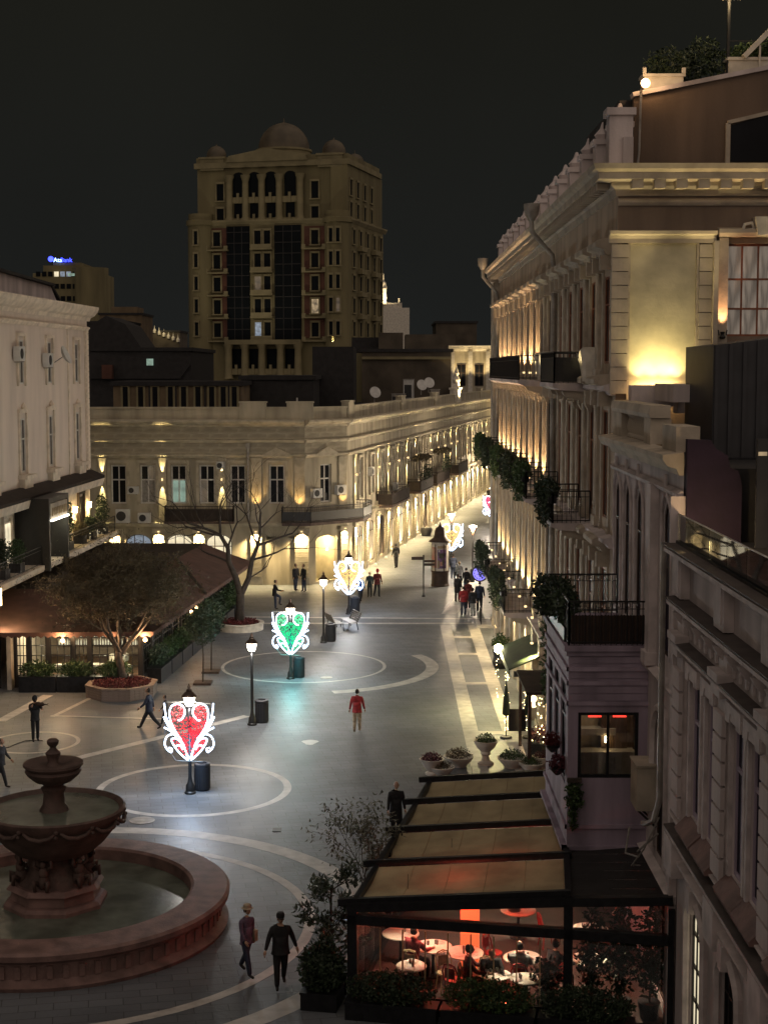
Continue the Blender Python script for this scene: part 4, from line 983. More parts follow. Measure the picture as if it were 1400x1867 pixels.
# mouldings
ML = [(0, 0), (.08, 0), (.14, .1), (.2, .14), (.2, .22), (0, .28)]
CORNC = [(0, 0), (.12, 0), (.18, .16), (.42, .24), (.5, .36), (.5, .46), (0, .52)]
for fr, L in ((FA, LA), (FBq, LB), (FC, LC)):
    add('string_course', MB().mould(ML, 0, L), MAT['limestone_trim'], corner, fr.M(0, .005, 8.75 + (.75 if fr is FBq else 0) * 0))
    add('string_course', MB().mould(ML, 0, L), MAT['limestone_trim'], corner, fr.M(0, .005, 9.75))
    add('floor_band', MB().mould([(0, 0), (.2, 0), (.26, .14), (.26, .24), (0, .3)], 0, L), MAT['limestone_trim'], corner, fr.M(0, .005, 4.05))
    add('cornice', MB().mould(CORNC, 0, L), MAT['limestone_trim'], corner, fr.M(0, .005, HC - .5))
    add('parapet', MB().box(0, L, -.3, -.02, HC - .02, HC + .75).box(-.02, L + .02, -.36, .06, HC + .75, HC + .86), MAT['limestone'], corner, fr.M())
# stone courses of the upper wall, block by block on the two fronts that face the square
for fr, L, tagk in ((FA, LA, 'A'), (FBq, LB, 'B')):
    n = int(L / 1.25); bwid = L / n
    for r_, z0 in enumerate((9.05, 9.4, 10.05, 10.42)):
        off = (r_ % 2) * .5 * bwid
        for k in range(n):
            a = k * bwid + off; b = min(a + bwid, L)
            if b - a < .2: continue
            add('stone_block', lambda: MB().box(.008, b - a - .008, 0, .022, .008, .335), MAT['limestone_block'], corner, fr.M(a, .002, z0), key=('cblk', tagk, round(b - a, 2)))
# parapet piers
for fr, s in ((FA, ca(-8.9)), (FA, .3), (FC, cc(1.0)), (FC, cc(22)), (FC, cc(40)), (FC, cc(74))):
    add('parapet_pier', lambda: MB().box(-.9, .9, -.4, .12, 0, 1.15).box(-.96, .96, -.46, .18, 1.15, 1.26), MAT['limestone'], corner, fr.M(s, .01, HC - .02), key='cpp')
pp = add('lit_pedestal', MB().box(-1.3, 1.3, -.5, .3, 0, 1.3).box(-1.45, 1.45, -.6, .45, 1.3, 1.5).box(-.9, .9, -.4, .25, 1.5, 1.9).lathe([(.3, 1.9), (.42, 2.3), (.2, 2.7), (.26, 3.0), (.03, 3.7)], 10), MAT['white_stone'], corner, FC.M(cc(54), .02, HC))
spot(corner, FC.P(cc(54), 2.6, HC - .3), (-.85, .16, .9), 3500, warm, 60, .6, .1)
# pilasters: rusticated piers of the arcade, each with its blocks, and the lamp at its head
def rust_pier(fr, s, w, nblk=9, light=1300, wd=.16):
    p = add('arcade_pier', lambda: MB().box(-w/2 - .05, w/2 + .05, 0, .12, 0, .55).box(-w/2 + .03, w/2 - .03, 0, wd - .05, .55, 3.5).box(-w/2 - .06, w/2 + .06, 0, .24, 3.62, 3.9), MAT['limestone_trim'], corner, fr.M(s, .006, 0), key=('apier', w))
    for k in range(nblk): add('pier_block', lambda: MB().box(-w/2, w/2, 0, .07, .012, 3.0/nblk - .03), MAT['limestone_block'], p, fr.M(s, .006 + wd - .05, .58 + k * 3.0/nblk), key=('pblk', w, nblk))
    add('pier_lamp', lambda: MB().box(-.07, .07, .0, .07, 0, .05), MAT['lamp_soft'], p, fr.M(s, .26, 3.68), key='plamp')
    spot(corner, fr.P(s, .42, 3.62), tuple(fr.n * -.06 + Vector((0, 0, -1))), light, warm, 125, .8, .05)
rust_pier(FA, ca(-8.75), .75, 9); rust_pier(FA, ca(-5.62), .95, 9)
rust_pier(FBq, .38, .6, 9)
rust_pier(FA, ca(-12.65), .75, 9); rust_pier(FA, ca(-15.4), .75, 9); rust_pier(FA, ca(-18.4), .75, 9)
for k, s in enumerate(pil): rust_pier(FC, cc(s), .85, 9, (1900, 1500, 2200, 1700, 1300)[k * 7 % 5])
# low planter-lights / skirting glow at the street foot: small floor lamps
for k in range(0, 14):
    s = 4.4 + 4.25 * k
    f = add('floor_lamp', lambda: MB().lathe([(.09, 0), (.09, .06), (.07, .09)], 8), MAT['lamp_soft'], corner, FC.M(cc(s), .35, 0.01), key='flr')
    spot(corner, FC.P(cc(s), .4, .14), tuple(FC.n * -.25 + Vector((0, 0, 1))), 480, warm, 140, .8, .05)
# upper pilasters and up/down sconces
def up_pil(fr, s, w, lamp=None, z1=9.7):
    p = add('pilaster', lambda: MB().box(-w/2, w/2, 0, .12, 4.4, 8.7).box(-w/2 - .05, w/2 + .05, 0, .18, 8.5, 8.74).box(-w/2 - .05, w/2 + .05, 0, .18, 4.36, 4.7), MAT['limestone_trim'], corner, fr.M(s, .004, 0), key=('upil', w))
    if lamp:
        add('sconce', lambda: MB().lathe([(.03, 0), (.045, .03), (.045, .14), (.03, .17)], 8, (0, .1, 0)).box(-.02, .02, -.02, .06, .06, .12), MAT['lamp_soft'], p, fr.M(s, .16, 7.2), key='sconce')
        spot(corner, fr.P(s, .27, 7.42), tuple(fr.n * -.11 + Vector((0, 0, 1))), lamp, (1, .78, .34), 27, .6, .03)
        spot(corner, fr.P(s, .27, 7.18), tuple(fr.n * -.11 + Vector((0, 0, -1))), lamp, (1, .78, .34), 27, .6, .03)
for x in (-19.2, -15.1, -11.05): up_pil(FA, ca(x), .55, 600)
for k in range(20): up_pil(FC, cc(2.3 + 4.25 * k), .5, (0, 1500, 1900, 700, 1300, 1600)[(k * 5 + 1) % 6])
for fr, s in ((FA, ca(-8.7)), (FA, ca(-5.75)), (FBq, .45)):
    up_pil(fr, s, .7)
    spot(corner, fr.P(s, .55, 5.2), tuple(fr.n * -.22 + Vector((0, 0, 1))), 130, (1, .60, .20), 75, .8, .06)
# recessed lit entrances
for fr, s, w, d in ((FA, ca(-7.0), 2.1, 2.4), (FBq, LB/2, 1.9, 2.2)):
    e = add('entrance_hall', MB().box(s - w/2 - .02, s - w/2, -d, -.28, .02, 3.4).box(s + w/2, s + w/2 + .02, -d, -.28, .02, 3.4).box(s - w/2, s + w/2, -d - .04, -d, .02, 3.4).box(s - w/2, s + w/2, -d, -.28, 3.4, 3.44).box(s - w/2, s + w/2, -d, -.02, .0, .03), MAT['panel_render'], corner, fr.M())
    add('inner_door', MB().box(s - .1, s + .75, -d + .02, -d + .08, .03, 2.5), MAT['red_wood'], e, fr.M())
    point(corner, fr.P(s, -1.1, 2.9), 260, warm, .1)
g = add('hall_lamp', MB().ball((0, 0, 0), .09), MAT['lamp_warm'], corner, T(*FBq.P(LB/2 + .1, .2, 2.35)), smooth=True)
# balconies
def corner_balcony():
    a = [FA.P(1.5, 0, 0), FA.P(1.5, 1.3, 0)]
    b0, b1 = FA.P(.0, 1.3, 0), FC.P(LC, 1.25, 0)
    poly = [FA.P(1.5, 0, 0), FA.P(1.5, 1.3, 0), FA.P(-.45, 1.3, 0), FC.P(LC + .35, 1.25, 0), FC.P(cc(2.6), 1.25, 0), FC.P(cc(2.6), 0, 0), PB_, PA_]
    sl = add('balcony', MB().slab([(p.x, p.y) for p in poly], 4.2, 4.4), MAT['fountain_dark'], corner, Matrix.Identity(4))
    mb = MB(); iron_rail(mb, [(p.x, p.y) for p in poly[:6]], 4.4, 1.05, .18)
    for p, q in zip(poly[1:4], poly[2:5]): mb.bar(p + Vector((0, 0, 4.85)), q + Vector((0, 0, 4.85)), .02, .6)
    add('railing', mb, MAT['black_iron'], sl, Matrix.Identity(4))
corner_balcony()
def wall_balcony(fr, s0, s1, z=4.25, pr=1.3):
    sl = add('balcony', MB().mould([(0, -.1), (pr, -.05), (pr, .1), (0, .1)], s0, s1), MAT['fountain_dark'], corner, fr.M(0, 0, z))
    mb = MB(); iron_rail(mb, [(s0 + .04, .05), (s0 + .04, pr - .05), (s1 - .04, pr - .05), (s1 - .04, .05)], .1, 1.05, .2)
    mb.box(s0 + .06, s1 - .06, pr - .07, pr - .045, .15, .95); mb.box(s1 - .06, s1 - .04, .06, pr - .08, .15, .95)
    add('railing', mb, MAT['roof_tile'], sl, fr.M(0, 0, z))
for a, b in ((10.5, 18.5), (24, 31), (33, 41), (47, 54)): wall_balcony(FC, cc(b), cc(a))
wall_balcony(FA, ca(-10.2), ca(-14.9), 4.35, .9)
# pergolas with dry vines over two balconies (they stand on the balconies)
for k, (a, b, lab) in enumerate(((24, 31, 'dry vine pergola over the second balcony of the street front'), (36, 43, 'dry vine pergola over the third balcony of the street front'))):
    t = thing('vine_pergola', lab, 'pergola', FC.M(cc((a + b) / 2), .65, 4.35))
    L = b - a; mb = MB()
    for x in (-L/2 + .3, 0, L/2 - .3): mb.bar((x, .5, 0), (x, .5, 2.6), .06)
    for y in (-.4, 0, .5): mb.bar((-L/2, y, 2.6), (L/2, y, 2.6), .05)
    add('frame', mb, MAT['dark_wood'], t)
    add('vine', foliage(900, L/2, .7, .25, .2, .1, 80 + k, (0, .1, 2.7), .0), MAT['leaf_brown'], t)
    add('hanging_vine', foliage(350, L/2, .2, .9, .2, .1, 84 + k, (0, .55, 1.4), .0), MAT['leaf_dark'], t)
# flat roof and its clutter
BK = Vector((-22, 118, 0))
add('flat_roof', MB().slab([(-21, 105.2), (-5.6, 105.2), (-2.9, 107.6), (13.2, 192.2), (4, 196), (-10, 128), (-21, 122)], HC - .35, HC - .1), MAT['roof_dark'], corner, Matrix.Identity(4))
def dish(x, y, z, lab, s=1.0):
    t = thing('satellite_dish', lab, 'dish', T(x, y, z, .4, s)); add('bowl', MB().lathe([(.02, .0), (.3, .06), (.5, .18), (.55, .26)], 16, (0, 0, 0)), MAT['ac_white'], t, T(x, y, z + .9, .4) @ Matrix.Rotation(radians(70), 4, 'X'), smooth=60)
    add('mast', MB().tube([(0, 0, 0), (0, 0, .9)], .04, 6), MAT['zinc'], t)
def roofbox(x, y, z, w, d, h, lab, m='ac_white'):
    t = thing('roof_unit', lab, 'roof unit', T(x, y, z, -.18)); add('case', MB().box(-w/2, w/2, -d/2, d/2, 0, h), MAT[m], t); add('lid', MB().box(-w/2 - .05, w/2 + .05, -d/2 - .05, d/2 + .05, h, h + .06), MAT['zinc'], t)
    add('vent_slats', MB().box(-w/2 + .1, w/2 - .1, -d/2 - .02, -d/2 - .004, h*.3, h*.8), MAT['ac_dark'], t)
zr = HC - .1
roofbox(2.4, 150, zr, .9, .9, 2.5, 'tall pale duct standing on the corner roof near the lit pedestal')
roofbox(1.4, 149, zr, 1.2, .9, 1.1, 'low pale unit at the foot of the roof duct', 'zinc')
roofbox(5.0, 151, zr, .8, .7, 1.5, 'small pale unit right of the roof duct', 'zinc')
dish(3.6, 150, zr + 1.0, 'white satellite dish beside the tall roof duct', 1.3); dish(-.9, 143, zr + .4, 'dim satellite dish on the left of the corner roof', 1.2); dish(4.4, 153, zr + 1.2, 'satellite dish right of the tall roof duct', 1.2)
t = thing('roof_lamp', 'tiny white work lamp at the corner of the roof', 'lamp', T(-8.8, 105.4, HC + .86)); add('head', MB().box(-.12, .12, -.05, .05, .18, .34), MAT['room_blue'], t); add('stand', MB().bar((0, 0, 0), (0, 0, .2), .05), MAT['black_iron'], t)
# rain pipe at the junction of wall A
pipe_a = add('rain_pipe', MB().tube([(ca(-9.25), .2, 9.5), (ca(-9.25), .2, 4.4)], .09, 7).box(ca(-9.25) - .15, ca(-9.25) + .15, .06, .34, 9.4, 9.75), MAT['zinc'], corner, FA.M())
# air conditioners
def ac(fr, s, z, w, h, lab, d=.02):
    t = thing('air_conditioner', lab, 'air conditioner', fr.M(s, d, z), 'air conditioners on the facades')
    add('case', MB().box(-w/2, w/2, .05, .4, 0, h), MAT['ac_white'], t)
    f = add('fan_grille', MB().lathe([(h*.36, 0), (h*.36, .02), (h*.3, .03), (h*.05, .03)], 14), MAT['ac_dark'], t, fr.M(s + w*.12, d + .4, z + h/2) @ Matrix.Rotation(-pi/2, 4, 'X'))
    add('bracket', MB().bar((-w*.3, .05, -.06), (-w*.3, .42, -.04), .04).bar((w*.3, .05, -.06), (w*.3, .42, -.04), .04), MAT['zinc'], t)
ac(FA, ca(-17.75), 4.36, .95, .92, 'large white air conditioner on the ledge below the first white window', .3)
ac(FA, ca(-16.3), 4.36, .85, .66, 'smaller white air conditioner on the ledge beside the large one', .3)
ac(FA, ca(-17.1), 6.3, .75, .5, 'white air conditioner on the wall between the first two windows')
ac(FA, ca(-11.1), 8.0, .6, .5, 'dark faced air conditioner above the third wall sconce')
ac(FBq, LB/2 + 1.05, 6.0, .8, .62, 'air conditioner left of the angled corner window')
ac(FBq, LB/2 - 1.1, 6.1, .8, .66, 'air conditioner right of the angled corner window')
ac(FC, cc(7.4), 6.9, .8, .6, 'air conditioner on the street front near the corner')
ac(FC, cc(17.5), 5.0, .8, .6, 'air conditioner on the street front above the first balcony')
# ---- lit buildings further down the street
far = thing('far_lit_house', 'floodlit cream house closing the view down the street', 'building', T(11, 222, 0))
FF = Fr(19.5, 216, pi)
add('front_wall', MB().box(0, 10.5, -8, 0, 0, 17.4), MAT['limestone'], far, FF.M())
add('cornice', MB().mould(CORN, 0, 10.5), MAT['white_stone'], far, FF.M(0, .01, 17.2))
for k in range(4):
    for z in (12.4,): window(far, FF.M(1.2 + k * 2.5, .02, z), 1.2, 3.0, MAT['dark_wood'], MAT['dark_glass'], 2, (.6,))
    add('pilaster', lambda: MB().box(-.3, .3, 0, .3, 0, 17.2), MAT['white_stone'], far, FF.M(2.45 + k * 2.5, .01, 0), key='ffp')
for k in range(4): spot(far, FF.P(1.2 + k * 2.5, 1.2, 12.6), (0, .18, 1), 900, warm, 80, .8, .1)
far2 = thing('far_street_house', 'dim stone house beyond the end of the arcade', 'building', T(14.6, 194, 0))
add('front_wall', MB().box(0, 9, 0, 12, 0, 11.6).box(-.3, 9, -.3, 12, 11.6, 12.1), MAT['limestone'], far2, T(13.9, 194, 0, -.19))
for k in range(3): add('window', lambda: MB().box(-.5, .5, -.06, .05, 0, 2.4), MAT['dark_glass'], far2, T(13.9, 194, 0, -.19) @ T(1 + k * 1.8, 0, 6), key='f2w')
for k in range(4): 
    add('wall_lamp', lambda: MB().ball((0, 0, 0), .16), MAT['lamp_warm'], far2, T(14.6 + .9 * k, 193.4 - .17 * k, 3.4), key='f2l')
point(far2, (14.8, 192.4, 3.4), 900, warm, .2); point(far2, (17.2, 192.0, 7.0), 900, warm, .2)
far3 = thing('end_of_street_house', 'lamplit house front at the bend of the street', 'building', T(10, 260, 0))
add('front_wall', MB().box(-12, 14, 0, 8, 0, 15), MAT['limestone'], far3)
# ================================================================ white building on the left
LBA = radians(-90 - 3.0 + 0.0)
left = thing('white_building', 'tall pale rendered building with slim windows on the west side', 'building', T(-18.23, 95, 0))
FL = Fr(-18.23, 95.0, radians(-93.0)); LL = 27.0; HL = 18.3
def ly(px):                                   # photo column -> distance along this wall
    k = (700 - px) / FPX; return (k * 95 - 18.23) / (k * cos(radians(3)) + sin(radians(3)))
lw = [ly(141), ly(92), ly(41), ly(-20)]
lh = []
for s in lw: lh += [(s - .55, s + .55, 14.0, 16.3), (s - .55, s + .55, 9.35, 12.2)]
add('front_wall', wall_mesh(LL, HL, lh, .1), MAT['white_render'], left, FL.M())
add('end_wall', MB().box(-.0, .3, -14, -.02, 0, HL), MAT['white_render'], left, FL.M())
add('core', MB().box(.4, LL, -14, -.14, 0, HL - .3), MAT['roof_dark'], left, FL.M())
for i, s in enumerate(lw):
    window(left, FL.M(s, -.08, 14.0), 1.1, 2.3, MAT['white_frame'], MAT['old_pane'], 2, (.6,), t=.08)
    window(left, FL.M(s, -.08, 9.35), 1.1, 2.85, MAT['white_frame'], MAT['old_pane'], 2, (.62,), t=.09)
    add('window_surround', lambda: MB().box(-.8, -.6, 0, .1, 0, 2.6).box(.6, .8, 0, .1, 0, 2.6).box(-.8, .8, 0, .14, 2.6, 2.76), MAT['white_trim'], left, FL.M(s, .003, 13.9), key='ls1')
    add('window_surround', lambda: MB().box(-.8, -.6, 0, .1, 0, 3.3).box(.6, .8, 0, .1, 0, 3.3).box(-.85, .85, 0, .16, 3.3, 3.5).lathe([(.14, 0), (.18, .12), (.02, .34)], 8, (0, .1, 3.5)), MAT['white_trim'], left, FL.M(s, .003, 9.2), key='ls2')
    add('sill_block', lambda: MB().box(-.95, .95, 0, .5, 0, .2).box(-.75, .75, 0, .32, -.8, 0), MAT['white_trim'], left, FL.M(s, .004, 9.05), key='lsb')
p = add('corner_pilaster', MB().box(.05, .8, 0, .06, 8.5, 17.2), MAT['white_trim'], left, FL.M(0, .003, 0))
for k in range(26): add('quoin_block', lambda: MB().box(.02, .7, .06, .1, 0, .31), MAT['white_trim'], p, FL.M(.0 if k % 2 else .0, .003, 8.7 + k * .33), key='lq')
add('corner_strip', MB().box(4.62, 4.85, 0, .06, 8.5, 17.1), MAT['white_trim'], left, FL.M(0, .003, 0))
add('belt_course', MB().mould(ML, 0, LL), MAT['white_trim'], left, FL.M(0, .005, 17.1))
add('cornice', MB().mould([(0, 0), (.1, 0), (.18, .2), (.4, .3), (.62, .55), (.7, .75), (.7, .85), (0, .95)], -.3, LL), MAT['white_trim'], left, FL.M(0, .005, HL - .6))
add('roof_gable', MB().plate([(1.2, 0), (LL, 0), (LL, 1.5), (9, 1.4), (3.0, 1.1)], -5, -1.4), MAT['stone_dusk'], left, FL.M(0, 0, HL + .3))
add('roof_edge', MB().bar((1.0, -3, HL + .6), (3.0, -3, HL + 1.45), 3.4, .15).bar((3.0, -3, HL + 1.45), (LL, -3, HL + 1.95), 3.8, .15), MAT['roof_dark'], left, FL.M())
add('chimney', MB().box(10, 11.6, -3.6, -2.4, HL + 1.2, HL + 2.6).box(9.9, 11.7, -3.7, -2.3, HL + 2.6, HL + 2.72), MAT['fountain_dark'], left, FL.M())
for s, z, lab in ((lw[2] + 1.1, 15.2, 'air conditioner left of the upper window farthest from the corner'), (lw[1] + 1.1, 14.9, 'air conditioner left of the upper middle window of the white building')): ac(FL, s, z, .9, .75, lab)
t = thing('satellite_dish', 'white satellite dish on the upper middle window of the white building', 'dish', FL.M(lw[1] - .9, .3, 15.0))
add('bowl', MB().lathe([(.02, .0), (.3, .06), (.5, .18), (.55, .26)], 16), MAT['ac_white'], t, FL.M(lw[1] - .9, .55, 15.5) @ Matrix.Rotation(radians(-65), 4, 'X'), smooth=60)
add('arm', MB().bar((0, -.3, .1), (0, .3, .5), .05), MAT['zinc'], t)
# dark cornice canopy over the terrace floor, terrace slab, rail, doors
add('canopy_roof', MB().mould([(0, .35), (1.0, .0), (1.0, .16), (.2, .5), (0, .5)], .2, LL), MAT['roof_tile'], left, FL.M(0, .004, 8.1))
add('canopy_fascia', MB().mould([(.7, -.5), (.86, -.45), (.98, -.02), (.7, -.02)], .2, LL), MAT['white_trim'], left, FL.M(0, .004, 8.1))
add('terrace_wall', MB().box(.2, LL, 0, .06, 4.8, 7.7), MAT['white_trim'], left, FL.M(0, .004, 0))
add('terrace_slab', MB().mould([(0, 0), (1.5, 0), (1.62, .12), (1.62, .36), (0, .36)], -.6, LL), MAT['white_trim'], left, FL.M(0, .004, 4.35))
def lamp_niche(s):
    add('wall_lantern', lambda: MB().box(-.09, .09, .05, .2, 0, .3).box(-.12, .12, .03, .23, .3, .34), MAT['lamp_warm'], left, FL.M(s, .08, 6.3), key='lant')
    point(left, FL.P(s, .35, 6.2), 45, (1, .76, .3), .05)
for s in (.9, 4.3, 7.3): lamp_niche(s)
for s in (2.7, 11.2, 17.8):
    d = add('terrace_door', MB().box(-.6, .6, .06, .12, 4.75, 7.1).box(-.75, -.6, .06, .2, 4.75, 7.3).box(.6, .75, .06, .2, 4.75, 7.3).box(-.75, .75, .06, .22, 7.3, 7.5), MAT['dark_wood'] if s < 9 else MAT['white_trim'], left, FL.M(s, .01, 0))
    if s > 9:
        for q in (-.28, .28): add('pane', lambda: MB().box(-.25, .25, .13, .15, 5.0, 7.0), MAT['room_cream'], d, FL.M(s + q, .01, 0), key='tpane')
# entrance box with sign
eb = add('entrance_frame', MB().box(12.4, 12.65, .1, 1.9, 4.4, 7.9).box(16.1, 16.35, .1, 1.9, 4.4, 7.9).box(12.4, 16.35, .1, 1.9, 7.9, 8.15), MAT['black_iron'], left, FL.M())
sg = add('sign_board', MB().box(12.7, 16.05, 1.78, 1.9, 7.05, 7.85), MAT['stone_pale'], left, FL.M())
add('sign_light', MB().box(12.7, 16.05, 1.9, 2.0, 6.95, 7.03), emit('sign_strip', (1, .93, .75), 6), sg, FL.M())
r = random.Random(3)
for k in range(9):          # raised gilt letters, illegible at this distance
    add('letter', MB().box(0, .05, 0, .03, 0, .42).box(.05, .15, 0, .03, r.choice((.0, .18, .36)), r.choice((.0, .18, .36)) + .06).box(.13, .17, 0, .03, r.choice((0, .2)), .42), MAT['fabric_beige'], sg, FL.M(15.6 - k * .34, 1.905, 7.2))
point(left, FL.P(14.4, 1.6, 6.6), 40, (1, .9, .6), .1)
# terrace railing: a thing standing on the terrace
tr = thing('terrace_railing', 'black iron railing along the terrace of the white building', 'railing', FL.M(0, 1.4, 4.72))
for a, b in ((-.4, 12.3), (16.4, 24.0)):
    mb = MB(); iron_rail(mb, [(a, 1.45), (b, 1.45)], 4.72, .95, .22); add('rail_section', mb, MAT['black_iron'], tr, FL.M())
for k, (s, h, sd, lab) in enumerate(((.9, 2.1, 91, 'dark potted conifer at the far end of the terrace'), (9.3, 2.4, 92, 'tall potted conifer beside the terrace entrance'), (6.3, .9, 93, 'low tawny bush in a box on the terrace'), (19.0, 1.3, 94, 'loose green shrub on the near part of the terrace'), (21.5, 1.6, 95, 'dark shrub at the left edge of the terrace'), (3.9, 1.0, 96, 'green bush between the conifer and the tawny bush'))):
    leafy('terrace_plant', lab, 'plant', FL.M(s, .95, 4.71), [(900, .45 if h > 1.5 else .8, .4, h*.5, .16, .08, (0, 0, .35 + h*.5), sd)], 'leaf_brown' if k == 2 else ('leaf_green' if k in (1, 3) else 'leaf_dark'), None, MB().box(-.4, .4, -.3, .3, 0, .45), 'plants on the terrace')
t = thing('string_lights', 'row of small white lights along the terrace floor', 'lights', FL.M(2, 1.2, 4.75))
mb = MB()
for k in range(14): mb.ball((-.8 + k * .3, .1 * sin(k), .1 + .12 * (k % 3)), .035, 5, 4)
add('bulb_chain', mb, MAT['room_cream'], t).__setitem__('kind', 'stuff')
t = thing('street_lantern', 'glowing wall lantern at the left edge below the terrace', 'lamp', T(-17.83, 70.4, 0))
add('globe', MB().box(-.13, .13, -.13, .13, 3.9, 4.7), MAT['lamp_warm'], t); add('post', MB().box(-.05, .05, -.05, .05, 0, 3.85).box(-.16, .16, -.16, .16, 4.7, 4.76).box(-.16, .16, -.16, .16, 3.83, 3.9), MAT['black_iron'], t)
point(t, (-17.5, 69.8, 3.4), 120, (1, .72, .4), .2)

# ================================================================ restaurant with brown awning roof
rest = thing('restaurant', 'single-storey restaurant with brown awning roof and black glazed front', 'building', T(-11.3, 70.6, 0))
I4 = Matrix.Identity(4)
fl_, fr_, br_ = Vector((-19.2, 69.5, 2.75)), Vector((-10.6, 69.9, 2.75)), Vector((-8.2, 95.6, 2.75))
rf, rb, rl, rbl = Vector((-13.3, 76.2, 3.8)), Vector((-11.3, 96, 3.85)), Vector((-19.2, 76.0, 3.85)), Vector((-19.0, 96, 3.9))
def sheet(a, b, c, d, nu, nv, sag, th=.03):
    mb = MB()
    P = lambda u, v: a.lerp(b, u).lerp(d.lerp(c, u), v) + Vector((0, 0, -sag * sin(pi * v) * (.6 + .4 * abs(sin(u * nu * pi / 2)))))
    for i in range(nu):
        for j in range(nv): mb.face(P(i/nu, j/nv), P((i+1)/nu, j/nv), P((i+1)/nu, (j+1)/nv), P(i/nu, (j+1)/nv))
    return mb
add('awning_front', sheet(fl_, fr_, rf, rl, 14, 5, .06), MAT['fabric_brown'], rest, I4, smooth=True)
add('awning_side', sheet(fr_, br_, rb, rf, 20, 5, .06), MAT['fabric_brown'], rest, I4, smooth=True)
add('roof_top', MB().face(rl, rf, rb, rbl), MAT['roof_tile'], rest, I4)
add('awning_rib', MB().bar(fr_.lerp(br_, .45) + Vector((0, 0, .06)), rf.lerp(rb, .62) + Vector((0, 0, .08)), .12), MAT['roof_tile'], rest, I4)
def valance(a, b, n):
    mb = MB()
    for k in range(n):
        p, q = a.lerp(b, k/n), a.lerp(b, (k+1)/n); m = (p + q)/2
        mb.face(p, q, q + Vector((0, 0, -.16)), m + Vector((0, 0, -.26)), p + Vector((0, 0, -.16)))
    return mb
add('valance', valance(fl_, fr_, 26), MAT['fabric_brown'], rest, I4); add('valance', valance(fr_, br_, 60), MAT['fabric_brown'], rest, I4)
FRS = Fr(-11.3, 70.6, pi)                     # front of restaurant, local x westwards
wx = 0.0; RW = 5.9
frame = add('front_frame', MB().box(-.1, RW, -.06, .06, 2.45, 2.75).box(-.1, RW, -.06, .06, 0, .55), MAT['black_iron'], rest, FRS.M())
doors = [(.1, 1.05), (1.15, 2.2), (2.55, 3.1), (3.2, 4.05), (4.6, 5.15), (5.25, 5.8)]
posts = [0.0, 1.1, 2.37, 3.15, 4.3, 5.2, 5.88]
for x in posts: add('front_post', lambda: MB().box(-.1, .1, -.08, .08, .0, 2.6), MAT['black_iron'], rest, FRS.M(x), key='rpost')
for a, b in zip(posts[:-1], posts[1:]):
    w = b - a - .2
    window(rest, FRS.M((a + b)/2, -.03, .55), w, 1.9, MAT['black_iron'], MAT['clear_glass'], 3, (.25, .5, .75), t=.035, d=.05, name='glazed_door')
FRR = Fr(-11.3, 70.6, atan2(24.6, 2.2))        # right side, outward is west... flip by negative depth
side_dir = Vector((2.2, 24.6, 0)).normalized()
FRR = Fr(-9.1, 95.2, atan2(-24.6, -2.2))       # from far to near, outward east
LR = hypot(2.2, 24.6)
add('side_frame', MB().box(0, LR, -.06, .06, 2.4, 2.75).box(0, LR, -.06, .06, 0, .5), MAT['black_iron'], rest, FRR.M())
for k in range(12):
    a, b = k * LR / 12, (k + 1) * LR / 12
    add('side_post', lambda: MB().box(-.08, .08, -.08, .08, 0, 2.6), MAT['black_iron'], rest, FRR.M(b), key='rspost')
    window(rest, FRR.M((a + b)/2, -.03, .5), b - a - .2, 1.9, MAT['black_iron'], MAT['clear_glass'], 4, (.33, .66), t=.035, d=.05, panes=False, name='glazed_panel')
add('floor', MB().slab([(-17.2, 70.7), (-11.3, 70.7), (-9.2, 95), (-18, 95)], .02, .1), MAT['wood_floor'], rest, I4)
add('back_wall', MB().box(-17.3, -10.6, 78.5, 78.7, 0, 4), MAT['interior_wall'], rest, I4)
add('left_wall', MB().box(-17.4, -17.2, 70.0, 78.6, 0, 2.7), MAT['stone_pale'], rest, I4)
bs = thing('bottle_shelf', 'lit wall of bottle shelves inside the restaurant', 'shelf', T(-14.2, 78.2, .1))
r = random.Random(5)
for k in range(5): add('shelf_board', MB().box(-2.6, 2.6, -.2, .2, .5 + k * .42, .54 + k * .42), MAT['dark_wood'], bs)
mb = MB()
for k in range(4):
    for j in range(36):
        x = -2.5 + j * .14; mb.lathe([(.04, 0), (.04, .18), (.015, .24), (.015, .3)], 5, (x, -.02, .545 + k * .42))
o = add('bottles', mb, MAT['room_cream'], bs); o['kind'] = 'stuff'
for k, (x, y, lab) in enumerate(((-12.3, 72.5, 'globe ceiling lamp at the right end of the restaurant'), (-13.6, 73.2, 'globe ceiling lamp in the middle right of the restaurant'), (-15.0, 72.6, 'globe ceiling lamp in the middle left of the restaurant'), (-16.4, 73.0, 'globe ceiling lamp at the left end of the restaurant'), (-10.7, 84, 'globe ceiling lamp behind the side glazing'))):
    t = thing('ceiling_lamp', lab, 'lamp', T(x, y, 2.3), 'globe lamps in the restaurant'); add('globe', MB().ball((0, 0, 0), .1), MAT['lamp_white'], t, smooth=True); add('cord', MB().bar((0, 0, .1), (0, 0, 1.0), .015), MAT['black_iron'], t)
    point(t, (x, y - .05, 2.15), 110, (1, .84, .55), .1)
